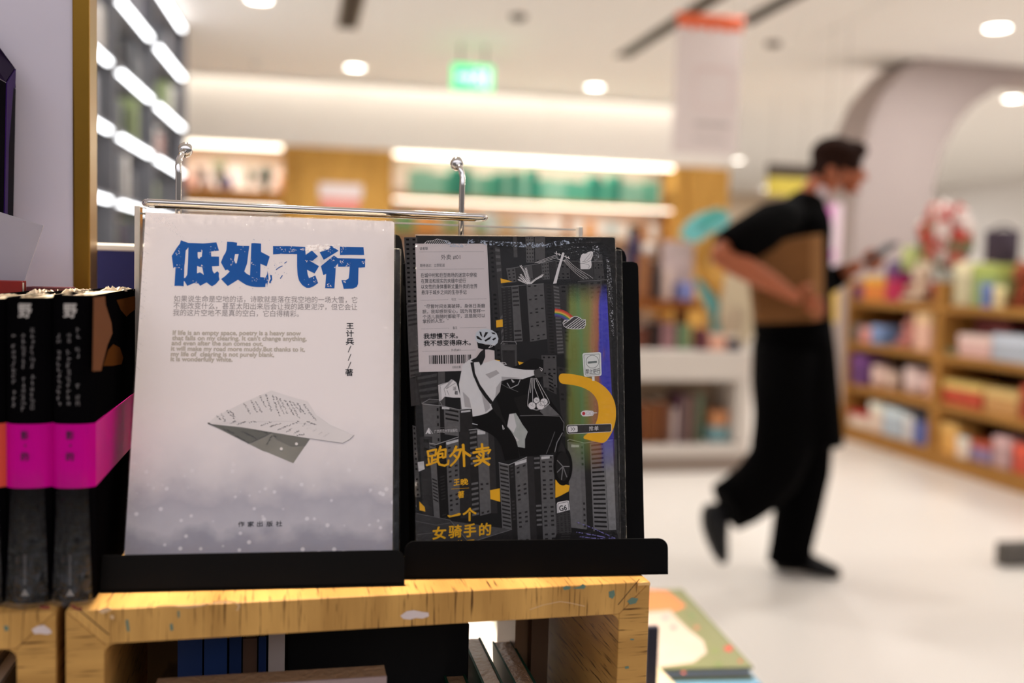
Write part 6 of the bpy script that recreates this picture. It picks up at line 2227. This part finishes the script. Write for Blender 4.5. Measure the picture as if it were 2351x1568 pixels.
DP.line(c6([(940, 1010), (900, 1120), (862, 1212)]), 1.6, gr(84))
DP.line(c6([(1010, 1020), (960, 1110), (940, 1195)]), 1.8, gr(120))
DP.line(c6([(500, 560), (530, 610), (600, 575), (620, 530)]), 1.6, gr(150))
DP.line(c6([(430, 560), (500, 600), (600, 640)]), 1.3, gr(84))
DP.disc(c6([(1015, 1330)])[0], 16, 34, gr(36), 22)
for k in range(7):
    a_ = k * .9
    DP.line(c6([(1015, 1330), (1015 + 58 * math.cos(a_), 1330 + 125 * math.sin(a_))]), 2.0, gr(110))
DP.disc(c6([(1015, 1335)])[0], 4, 7, gr(130), 12)
DP.poly(c6([(970, 1195), (1010, 1190), (1045, 1260), (1040, 1180), (1000, 1090)]), gr(44))
# trousers, shirt, strap
DP.poly(c6([(175, 868), (310, 838), (368, 805), (440, 890), (500, 980), (560, 1070), (598, 1150), (612, 1252), (480, 1278), (445, 1140), (400, 1070), (330, 1020), (250, 990), (185, 930)]), gr(20))
DP.line(c6([(180, 935), (225, 945)]), 1.6, gr(190))
DP.k = 22
DP.poly(c6([(232, 240), (300, 262), (382, 250), (385, 345), (300, 372), (200, 372), (205, 310)]), mat('scarf_print', (218, 204, 200), .45))
DP.poly(c6([(170, 330), (90, 392), (72, 480), (55, 570), (70, 700), (80, 800), (175, 798), (182, 870), (250, 858), (312, 838), (365, 800), (350, 762), (385, 700), (432, 640), (440, 590), (448, 540), (520, 520), (640, 525), (752, 488), (756, 440), (660, 438), (560, 424), (480, 402), (430, 360), (384, 345), (300, 372), (200, 368)]), M_SHIRT)
DP.k = 23
for q in ([(400, 600), (440, 545), (448, 540), (432, 640), (390, 690)], [(260, 640), (330, 720), (345, 790), (300, 830), (280, 740)], [(448, 500), (520, 505), (640, 515), (520, 522), (450, 540)], [(90, 640), (150, 700), (170, 790), (110, 780)], [(300, 480), (400, 440), (430, 470), (340, 520)]):
    DP.poly(c6(q), M_SHIRT2)
DP.k = 24
DP.poly(c6([(160, 372), (192, 365), (204, 470), (250, 575), (310, 660), (372, 738), (348, 758), (290, 690), (240, 615), (185, 490)]), B2)
DP.poly(c6([(296, 240), (298, 320), (270, 385), (255, 400), (240, 365), (190, 370), (162, 352), (215, 325), (255, 270)]), B2)
DP.poly(c6([(222, 182), (300, 205), (384, 210), (388, 262), (330, 250), (285, 252), (232, 238)]), B1)
DP.poly(c6([(745, 445), (800, 422), (838, 470), (872, 490), (830, 500), (790, 510), (758, 505), (748, 480)]), gr(62))
DP.poly(c6([(365, 760), (440, 800), (438, 880), (400, 850), (372, 800)]), B2)
M_HEL = mat('helmet_print', (206, 210, 214), .45)
DP.poly(c6([(205, 132), (215, 92), (250, 66), (300, 58), (358, 70), (402, 102), (420, 150), (412, 190), (384, 216), (330, 204), (280, 196), (235, 190), (210, 166)]), M_HEL)
DP.k = 25
for q in ([(242, 84), (262, 90), (272, 140), (252, 118)], [(300, 90), (326, 92), (292, 142), (282, 130)], [(215, 125), (232, 128), (270, 160), (262, 168), (222, 150)], [(290, 165), (330, 140), (356, 128), (340, 156), (300, 178)], [(352, 92), (384, 96), (394, 112), (366, 108)], [(360, 155), (392, 138), (398, 150), (374, 170)]):
    DP.poly(c6(q), gr(30))
# plastic bag
DP.poly(c6([(520, 848), (580, 838), (606, 880), (640, 940), (690, 1010), (664, 1080), (664, 1160), (600, 1150), (580, 1080), (540, 1010), (500, 960)]), mat('bag_print', (176, 178, 172), .45, vary=.2, scale=200))
DP.poly(c6([(520, 848), (560, 842), (585, 960), (560, 1020), (502, 958)]), mat('bag_light_print', (218, 214, 212), .45))
for pts in ([(384, 545), (376, 570), (384, 598), (394, 590), (384, 545)], [(448, 370), (470, 388), (494, 388), (480, 372), (448, 370)], [(798, 415), (826, 430), (820, 450), (806, 436)], [(540, 528), (566, 550), (552, 552), (540, 528)], [(456, 950), (462, 988), (474, 982), (456, 950)], [(570, 1055), (590, 1095), (604, 1088), (570, 1055)], [(330, 236), (356, 206), (384, 196), (362, 222), (330, 236)]):
    DP.line(c6(pts), 1.1, mat('white_line', (232, 226, 224), .45))
DP.build('cyclist_print', part_of(dbook, 'cover'))

# receipt with its writing
DP = Print(OB, nb, eyb)
DP.k = 18
M_RCP = mat('receipt_paper', (222, 210, 208), .5, .3, vary=.02)
DP.poly(c5([(65, 95), (873, 95), (902, 700), (930, 1515), (500, 1528), (108, 1540), (85, 800)]), M_RCP)
DP.k = 19
T = lambda body, a_, b_, h=None, off=0.0: DP.text(body, c5([a_])[0], c5([b_])[0], M_INK, h, off, 2)
T('读者联', (115, 166), (208, 163), 8.2)
T('外卖 #01', (355, 272), (572, 268), 13)
T('期待送达：立即配送', (120, 356), (398, 352), 8.2)
T('在城中村和巨型商场的迷宫中穿梭', (128, 472), (760, 466), 11.2, .006)
T('在算法和现实的夹缝中逆行', (132, 536), (635, 531), 11.2, .006)
T('以女性的身体重新丈量外卖的世界', (133, 600), (765, 594), 11.2, .006)
T('悬浮于城乡之间的生存手记', (135, 664), (643, 659), 11.2, .006)
T('引文', (475, 734), (525, 734), 6.4)
T('“尽管时间支离破碎，身体日渐磨', (170, 820), (850, 812), 10, .006)
T('损，我却感到安心，因为有那样一', (148, 879), (850, 868), 10, .006)
T('个活儿我随时都能干，这是我可以', (150, 937), (852, 922), 10, .006)
T('掌控的人生。”', (152, 990), (440, 976), 10, .006)
T('备注', (488, 1056), (538, 1053), 7)
T('我想慢下来。', (160, 1162), (545, 1155), 14, .026)
T('我不想变得麻木。', (162, 1242), (690, 1232), 14, .026)
T('外卖#01', (470, 1306), (575, 1301), 6.6)
T('扫码出餐', (483, 1498), (578, 1494), 6.6)
for a_, b_ in (((110, 188), (835, 184)), ((112, 385), (840, 378)), ((125, 733), (435, 724)), ((555, 720), (870, 715)), ((135, 1055), (445, 1045)), ((570, 1042), (870, 1035)), ((145, 1308), (450, 1300)), ((585, 1295), (750, 1290))):
    DP.dash(c5([a_])[0], c5([b_])[0], .55, mat('dash_ink', (92, 84, 84), .5))
rnd = random.Random(2)
x = 220
while x < 700:
    w_ = rnd.choice([4, 4, 8, 12, 16])
    DP.poly(c5([(x, 1352 - (x - 220) * .02), (x + w_, 1352 - (x - 220) * .02), (x + w_ + 2, 1448 - (x - 220) * .02), (x + 2, 1450 - (x - 220) * .02)]), M_INK)
    x += w_ + rnd.choice([4, 5, 8, 12])
DP.build('receipt_print', part_of(dbook, 'cover'))

# yellow and white lettering, white line drawings
DP = Print(OB, nb, eyb)
DP.k = 21
for ch, q, off in (('王', (497, 686, 567, 756), .03), ('晚', (576, 678, 662, 754), .026), ('著', (543, 818, 616, 900), .026), ('个', (597, 1005, 757, 1160), .03),
                   ('女', (258, 1218, 415, 1365), .034), ('骑', (438, 1200, 590, 1347), .026), ('手', (610, 1185, 752, 1340), .032), ('的', (783, 1178, 920, 1322), .028), ('世', (492, 1372, 612, 1500), .03), ('界', (632, 1368, 742, 1500), .03)):
    a_, b_ = c3([(q[0], q[1]), (q[2], q[3])])
    DP.char(ch, (a_[0], a_[1], b_[0], b_[1]), M_YEL, off, -2.2)
for st, w_ in (([(206, 376), (216, 432)], 5), ([(206, 374), (262, 360), (302, 352), (288, 424)], 5), ([(218, 430), (290, 416)], 4.4), ([(254, 430), (252, 512)], 4.6), ([(256, 474), (304, 462)], 4.4), ([(214, 456), (222, 516)], 4.4), ([(196, 528), (250, 512), (312, 488)], 4.8),
               ([(350, 322), (332, 374), (304, 408)], 5.2), ([(334, 366), (408, 352), (404, 436), (378, 446)], 5.4), ([(330, 404), (374, 396), (372, 434), (332, 444)], 4.6), ([(324, 402), (318, 480), (340, 522), (396, 534), (436, 516), (440, 474)], 5.6),
               ([(526, 322), (502, 380), (458, 430)], 5.6), ([(516, 364), (580, 352), (548, 440), (508, 494), (466, 534)], 5.6), ([(506, 418), (542, 452)], 5), ([(604, 304), (612, 420), (616, 538)], 6.4), ([(622, 384), (684, 424)], 6),
               ([(756, 350), (826, 340), (890, 330)], 5), ([(816, 294), (822, 386)], 5.4), ([(722, 388), (810, 374), (908, 358), (886, 396)], 5.4), ([(786, 404), (806, 424)], 4.8), ([(760, 430), (784, 450)], 4.8), ([(726, 484), (810, 470), (906, 452)], 5.2), ([(834, 396), (826, 470), (790, 508), (738, 534)], 5.4), ([(832, 482), (896, 524)], 6)):
    DP.brush(c3(st), w_, M_YEL)
DP.poly(c3([(428, 1090), (470, 1096), (560, 1066), (580, 1074), (572, 1092), (450, 1118), (434, 1108)]), M_YEL)
DP.line(c3([(473, 797), (670, 785)]), .8, M_YEL)
DP.build('yellow_lettering', part_of(dbook, 'cover'))
DP = Print(OB, nb, eyb)
DP.k = 21
M_WL = mat('white_line', (232, 226, 224), .45)
DP.poly(c9([(222, 1065), (265, 975), (300, 1062), (268, 1062), (250, 1040), (238, 1062)]), M_WL)
DP.line(c9([(272, 985), (322, 1060)]), 1.0, M_WL)
q = c9([(345, 1048), (668, 1030)])
DP.text('广西师范大学出版社', q[0], q[1], M_WL, 8.2, .0, 2)
DP.line(c9([(345, 982), (668, 965)]), .7, mat('faint_line', (120, 114, 112), .5))
# power pole and wires
DP.poly(c7([(342, 546), (380, 541), (418, 380), (470, 205), (462, 194), (446, 196), (392, 370)]), M_WL)
for pts in ([(360, 200), (440, 225), (530, 262)], [(385, 265), (480, 290)], [(378, 182), (384, 222)], [(410, 205), (412, 228)], [(486, 228), (490, 256)], [(516, 240), (520, 266)]):
    DP.line(c7(pts), 1.5, M_WL)
for pts in ([(380, 222), (280, 255), (135, 312)], [(390, 232), (290, 268), (160, 312)], [(400, 246), (300, 280), (180, 316)], [(490, 262), (560, 330), (620, 378), (690, 420), (750, 455), (790, 485)], [(480, 268), (550, 345), (610, 392), (680, 435), (740, 488)], [(470, 276), (540, 352), (600, 405), (660, 450), (720, 490)], [(460, 285), (530, 362), (590, 420), (640, 462), (690, 494)]):
    DP.line(c7(pts), .7, M_WL)
# mushrooms
DP.poly(c7([(645, 268), (660, 222), (680, 206), (705, 208), (740, 188), (775, 180), (793, 192), (788, 236), (770, 282), (776, 330), (770, 366), (748, 382), (652, 382), (648, 330)]), M_WL)
DP.k = 22
for pts in ([(648, 320), (690, 316), (740, 296), (770, 282)], [(670, 300), (720, 290), (770, 240), (780, 205)], [(690, 290), (740, 230), (765, 196)], [(735, 380), (752, 350), (740, 330), (700, 322)]):
    DP.line(c7(pts), .6, M_INK)
# wheat
DP.k = 21
for pts in ([(70, 545), (40, 480), (20, 420), (-30, 340)], [(80, 545), (60, 470), (30, 365)], [(60, 548), (20, 500), (-30, 440)], [(75, 548), (20, 520), (-46, 470)], [(90, 546), (140, 510), (200, 470), (236, 446)], [(100, 545), (150, 500), (225, 466)], [(50, 550), (0, 530), (-60, 500)]):
    for a_, b_ in zip(pts, pts[1:]):
        n_ = max(3, int(math.hypot(b_[0] - a_[0], b_[1] - a_[1]) / 15))
        for k in range(n_):
            u = k / n_
            c = (a_[0] + (b_[0] - a_[0]) * u, a_[1] + (b_[1] - a_[1]) * u)
            for sg in (-1, 1):
                DP.line(c7([c, (c[0] + sg * 9, c[1] - 13)]), 1.4, M_WL)
# rainbow and clouds
cen = (352, 1120)
for k, col in enumerate(((206, 48, 40), (228, 108, 44), (238, 190, 60), (86, 150, 84), (70, 84, 160), (84, 56, 120))):
    r0, r1 = 296 - 15 * k, 281 - 15 * k
    arc = [RAD(-88 + 4 * q) for q in range(13)]
    DP.poly(c7([(cen[0] + r0 * math.cos(a_), cen[1] + r0 * math.sin(a_)) for a_ in arc] + [(cen[0] + r1 * math.cos(a_), cen[1] + r1 * math.sin(a_)) for a_ in reversed(arc)]), mat('rainbow_%d' % k, col, .45))
CLOUD = [(452, 985), (470, 956), (530, 954), (545, 928), (580, 914), (615, 914), (650, 932), (668, 952), (706, 950), (708, 1005), (690, 1045), (640, 1054), (560, 1054), (500, 1046), (466, 1024)]
DP.k = 22
DP.poly(c7(CLOUD), gr(66))
DP.k = 23
DP.line(c7(CLOUD + CLOUD[:1]), 1.2, M_WL)


def hatch(poly, step, w, conv, slope):
    """parallel strokes inside a polygon"""
    xs, ys = [p_[0] for p_ in poly], [p_[1] for p_ in poly]
    vals_ = [p_[1] - slope * p_[0] for p_ in poly]
    c, hi = min(vals_) + step * .5, max(vals_)
    while c < hi:
        hits = []
        for a_, b_ in zip(poly, poly[1:] + poly[:1]):
            fa, fb = a_[1] - slope * a_[0] - c, b_[1] - slope * b_[0] - c
            if fa * fb < 0:
                u = fa / (fa - fb)
                hits.append((a_[0] + (b_[0] - a_[0]) * u, a_[1] + (b_[1] - a_[1]) * u))
        hits.sort()
        for k in range(0, len(hits) - 1, 2):
            DP.line(conv([hits[k], hits[k + 1]]), w, M_WL)
        c += step


hatch(CLOUD, 26, 1.5, c7, -.75)
CL2 = [(165, 94), (200, 66), (262, 62), (310, 42), (380, 56), (440, 66), (462, 94)]
DP.line(c5(CL2), .8, M_WL)
hatch(CL2, 30, .9, c5, -1.3)
# bag of buns
DP.k = 26
for pts in ([(720, 515), (700, 640), (690, 740), (690, 772), (720, 798), (770, 810), (830, 800), (890, 748), (885, 720), (770, 515)], [(738, 515), (735, 660), (735, 760)], [(750, 515), (752, 600), (790, 700)], [(760, 515), (820, 650), (850, 720)], [(728, 515), (716, 650)]):
    DP.line(c6(pts), .9, M_WL)
for c, r in (((730, 770), 9), ((772, 720), 7.5), ((840, 735), 9), ((808, 768), 10)):
    DP.k = 26
    DP.disc(c6([c])[0], r, r, M_WL, 16)
    DP.k = 27
    q = c6([c])[0]
    for a_ in (-.5, .2, .9):
        DP.line([(q[0] - 1, q[1]), (q[0] + r * .5 * math.sin(a_ * 2), q[1] - r * .6 * math.cos(a_ * 2))], .5, M_INK)
    DP.line([(q[0] + (r - .4) * math.cos(k * .4), q[1] + (r - .4) * math.sin(k * .4)) for k in range(17)], .7, M_INK)
# no-entry sign
DP.k = 23
M_SGN = mat('sign_white', (232, 232, 226), .45)
DP.poly(c6([(1205, 284), (1355, 274), (1366, 284), (1372, 482), (1362, 494), (1220, 502), (1208, 492), (1195, 296)]), M_SGN)
DP.poly(c6([(1282, 500), (1306, 498), (1308, 540), (1286, 540)]), M_SGN)
DP.k = 24
DP.line(c6([(1216, 300), (1346, 292), (1352, 300), (1358, 470), (1350, 480), (1228, 488), (1222, 480), (1208, 308), (1216, 300)]), .7, M_INK)
DP.disc(c6([(1287, 363)])[0], 15, 15, M_INK, 28)
DP.k = 25
DP.disc(c6([(1287, 363)])[0], 14.2, 14.2, M_SGN, 28)
DP.k = 26
DP.poly(c6([(1244, 362), (1328, 356), (1329, 374), (1245, 381)]), mat('sign_bar', (104, 112, 108), .45))
q = c6([(1226, 474), (1356, 466)])
DP.text('禁止逆行', q[0], q[1], M_INK, 12.5, .004, 2)
# traffic light, banner, route marker
DP.k = 23
DP.poly(c6([(1195, 818), (1225, 812), (1290, 816), (1302, 832), (1330, 832), (1330, 838), (1302, 840), (1292, 862), (1240, 868), (1198, 868), (1180, 850), (1180, 834)]), M_WL)
DP.k = 24
DP.disc(c6([(1207, 842)])[0], 3.6, 4, mat('signal_red', (190, 34, 48), .45), 14)
for cx__ in (1246, 1280):
    DP.line([(c6([(cx__, 840)])[0][0] + 3.4 * math.cos(k * .45), c6([(cx__, 840)])[0][1] + 3.6 * math.sin(k * .45)) for k in range(15)], .5, mat('signal_line', (150, 144, 160), .5))
DP.k = 22
DP.poly(c6([(1056, 952), (1460, 938), (1462, 1000), (1450, 1010), (1066, 1030), (1052, 1018)]), gr(58))
DP.k = 23
DP.line(c6([(1060, 948), (1456, 937), (1462, 948), (1462, 1000), (1452, 1010), (1068, 1030), (1054, 1020), (1050, 962), (1060, 948)]), 1.0, M_WL)
DP.poly(c6([(1070, 960), (1142, 955), (1150, 962), (1151, 1006), (1144, 1013), (1072, 1017), (1063, 1008), (1062, 968)]), M_WL)
DP.k = 24
for dx in (0, 22):
    DP.line(c6([(1088 + dx, 970), (1104 + dx, 985), (1090 + dx, 1001)]), 1.2, M_INK)
for ch, x0 in (('抢', 1256), ('单', 1304)):
    q = c6([(x0, 956), (x0 + 40, 1000)])
    DP.char(ch, (q[0][0], q[0][1], q[1][0], q[1][1]), M_WL, .004, -1)
DP.k = 23
DP.poly(c8([(405, 1062), (412, 1046), (440, 1038), (500, 1028), (520, 1030), (530, 1116), (408, 1148)]), M_WL)
DP.k = 24
DP.line(c8([(418, 1144), (416, 1066), (424, 1056), (504, 1040), (514, 1048), (520, 1116)]), 1.0, M_INK)
q = c8([(432, 1128), (503, 1118)])
DP.text('G6', q[0], q[1], M_INK, 17.5, .02, 3)
# open book drawing
DP.k = 23
DP.poly(c9([(398, 388), (545, 340), (575, 308), (605, 316), (650, 350), (712, 560), (610, 560), (490, 545), (440, 600), (415, 605)]), M_WL)
DP.k = 24
for pts in ([(405, 402), (470, 372), (545, 345)], [(430, 405), (440, 595)], [(410, 405), (428, 600)], [(480, 440), (540, 365), (575, 312)], [(480, 440), (505, 530)], [(510, 440), (560, 370), (605, 318)], [(510, 440), (600, 380), (650, 352)], [(520, 460), (550, 530)], [(500, 430), (590, 316)]):
    DP.line(c9(pts), .7, M_INK)
for ch, q in (('活', (600, 408, 650, 460)), ('着', (622, 466, 672, 520))):
    a_, b_ = c9([(q[0], q[1]), (q[2], q[3])])
    DP.char(ch, (a_[0], a_[1], b_[0], b_[1]), M_INK, .012)
DP.build('white_drawings', part_of(dbook, 'cover'))

# rainbow glare of the film, painted as a colour ramp over the right side
m = bpy.data.materials.new('rainbow_glare')
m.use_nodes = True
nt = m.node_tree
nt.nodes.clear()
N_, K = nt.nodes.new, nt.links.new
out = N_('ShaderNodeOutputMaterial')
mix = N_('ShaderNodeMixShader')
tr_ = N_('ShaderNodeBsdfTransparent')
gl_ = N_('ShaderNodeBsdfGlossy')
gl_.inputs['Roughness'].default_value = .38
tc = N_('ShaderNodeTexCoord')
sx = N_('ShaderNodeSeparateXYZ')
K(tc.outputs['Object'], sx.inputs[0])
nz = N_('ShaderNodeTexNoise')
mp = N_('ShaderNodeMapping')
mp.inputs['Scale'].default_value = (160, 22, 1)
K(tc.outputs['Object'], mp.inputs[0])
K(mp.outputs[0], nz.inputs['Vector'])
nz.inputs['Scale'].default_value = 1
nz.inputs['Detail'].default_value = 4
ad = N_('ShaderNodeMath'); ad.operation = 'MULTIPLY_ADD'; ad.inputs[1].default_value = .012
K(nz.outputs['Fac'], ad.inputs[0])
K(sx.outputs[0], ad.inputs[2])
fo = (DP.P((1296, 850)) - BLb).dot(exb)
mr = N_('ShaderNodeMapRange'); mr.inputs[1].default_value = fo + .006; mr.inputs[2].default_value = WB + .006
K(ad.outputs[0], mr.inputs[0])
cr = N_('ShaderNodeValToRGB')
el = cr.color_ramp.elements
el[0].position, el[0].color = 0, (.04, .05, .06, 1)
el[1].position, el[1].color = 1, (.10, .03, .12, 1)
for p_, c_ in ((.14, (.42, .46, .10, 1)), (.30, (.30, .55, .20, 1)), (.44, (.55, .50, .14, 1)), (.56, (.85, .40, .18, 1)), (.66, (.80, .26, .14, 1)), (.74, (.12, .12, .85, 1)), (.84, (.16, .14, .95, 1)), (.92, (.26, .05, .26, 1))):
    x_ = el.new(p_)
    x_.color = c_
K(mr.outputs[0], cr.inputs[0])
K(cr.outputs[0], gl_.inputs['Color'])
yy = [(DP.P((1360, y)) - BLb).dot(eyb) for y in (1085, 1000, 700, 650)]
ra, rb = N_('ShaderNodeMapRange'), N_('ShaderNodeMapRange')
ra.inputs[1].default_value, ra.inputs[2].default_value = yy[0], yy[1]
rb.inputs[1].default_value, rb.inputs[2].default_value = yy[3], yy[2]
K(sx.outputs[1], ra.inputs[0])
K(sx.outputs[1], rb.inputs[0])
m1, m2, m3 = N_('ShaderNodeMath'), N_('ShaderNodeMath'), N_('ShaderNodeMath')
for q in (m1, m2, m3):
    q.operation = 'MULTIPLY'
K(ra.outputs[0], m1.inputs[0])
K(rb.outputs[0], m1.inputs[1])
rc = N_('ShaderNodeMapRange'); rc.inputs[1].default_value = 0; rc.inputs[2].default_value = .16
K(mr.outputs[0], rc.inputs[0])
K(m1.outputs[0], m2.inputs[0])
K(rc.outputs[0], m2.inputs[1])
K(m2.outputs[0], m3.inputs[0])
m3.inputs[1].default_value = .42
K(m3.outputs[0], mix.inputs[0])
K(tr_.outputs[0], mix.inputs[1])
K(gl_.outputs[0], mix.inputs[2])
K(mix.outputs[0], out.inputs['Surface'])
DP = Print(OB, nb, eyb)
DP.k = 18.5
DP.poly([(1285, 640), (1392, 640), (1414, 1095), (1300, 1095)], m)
DP.build('rainbow_glare', part_of(dbook, 'cover'))


def scuff_glint_mat(name, rgb, cover, scale):  # glints of the film put into the colour, along with its scuffs
    """film glints and scuffs painted as a broken white patch"""
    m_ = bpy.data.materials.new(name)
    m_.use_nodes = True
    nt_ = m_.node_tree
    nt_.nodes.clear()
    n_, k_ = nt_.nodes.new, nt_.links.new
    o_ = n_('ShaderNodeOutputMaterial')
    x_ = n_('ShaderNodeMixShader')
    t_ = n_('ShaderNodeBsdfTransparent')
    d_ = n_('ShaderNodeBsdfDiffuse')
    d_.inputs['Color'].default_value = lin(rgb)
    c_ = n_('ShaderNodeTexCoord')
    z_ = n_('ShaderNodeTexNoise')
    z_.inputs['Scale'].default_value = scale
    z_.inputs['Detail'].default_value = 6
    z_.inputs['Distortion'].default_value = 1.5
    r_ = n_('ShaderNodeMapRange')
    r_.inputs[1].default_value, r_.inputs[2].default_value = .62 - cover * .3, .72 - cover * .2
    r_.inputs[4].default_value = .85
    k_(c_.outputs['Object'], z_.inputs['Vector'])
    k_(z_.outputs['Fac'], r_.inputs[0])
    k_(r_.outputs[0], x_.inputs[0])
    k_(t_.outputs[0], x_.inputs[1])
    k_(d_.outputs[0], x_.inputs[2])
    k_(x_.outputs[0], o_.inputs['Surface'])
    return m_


SC1, SC2 = scuff_glint_mat('scuff_glint_film', (196, 206, 222), .45, 420), scuff_glint_mat('scuff_glint_edge', (206, 206, 210), .30, 900)
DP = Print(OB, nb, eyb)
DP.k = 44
DP.poly([(1010, 547), (1030, 556), (1060, 560), (1078, 549), (1110, 552), (1180, 556), (1260, 556), (1320, 548), (1345, 548), (1300, 562), (1240, 570), (1180, 566), (1110, 562), (1080, 558), (1062, 568), (1030, 566)], SC1)  # highlights along the top edge of the film, painted pale
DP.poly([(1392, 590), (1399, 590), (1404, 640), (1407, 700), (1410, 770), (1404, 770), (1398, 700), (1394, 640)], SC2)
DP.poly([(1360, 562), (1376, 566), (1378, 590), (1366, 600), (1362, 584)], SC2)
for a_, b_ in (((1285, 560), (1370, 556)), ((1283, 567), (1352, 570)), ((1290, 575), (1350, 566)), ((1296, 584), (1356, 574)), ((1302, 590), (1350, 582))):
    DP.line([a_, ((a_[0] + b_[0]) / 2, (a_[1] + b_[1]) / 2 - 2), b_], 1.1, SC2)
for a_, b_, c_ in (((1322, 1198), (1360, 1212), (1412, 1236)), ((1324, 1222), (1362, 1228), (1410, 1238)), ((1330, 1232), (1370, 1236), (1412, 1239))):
    DP.line([a_, b_, c_], 2.2, scuff_glint_mat('scuff_glint_fold', (150, 140, 206), .7, 500))
DP.build('film_crease_glint', [c for c in dbook.children if c.name.startswith('shrink_wrap')][0])
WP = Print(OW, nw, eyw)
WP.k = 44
WP.poly(t2([(885, 235), (960, 215), (1100, 225), (1180, 200), (1260, 225), (1380, 195), (1480, 225), (1600, 215), (1680, 190), (1640, 270), (1560, 300), (1480, 260), (1400, 320), (1230, 380), (1170, 300), (1080, 340), (1000, 350), (920, 430), (890, 340)]), scuff_glint_mat('painted_film_glare', (246, 240, 238), .8, 260))  # film glare over the title, painted as a white patch
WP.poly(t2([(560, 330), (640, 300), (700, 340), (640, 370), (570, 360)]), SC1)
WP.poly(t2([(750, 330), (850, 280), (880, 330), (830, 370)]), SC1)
for k_ in range(9):  # glare streaks at the film corner, painted as pale strokes
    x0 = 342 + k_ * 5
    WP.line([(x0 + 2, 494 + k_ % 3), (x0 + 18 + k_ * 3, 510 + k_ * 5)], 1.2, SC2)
for k_ in range(24):  # same painted glare streaks down the left edge
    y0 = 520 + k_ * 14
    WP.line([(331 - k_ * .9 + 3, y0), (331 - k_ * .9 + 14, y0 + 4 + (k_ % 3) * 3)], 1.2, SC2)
WP.build('film_crease_glint', [c for c in wbook.children if c.name.startswith('shrink_wrap')][0])
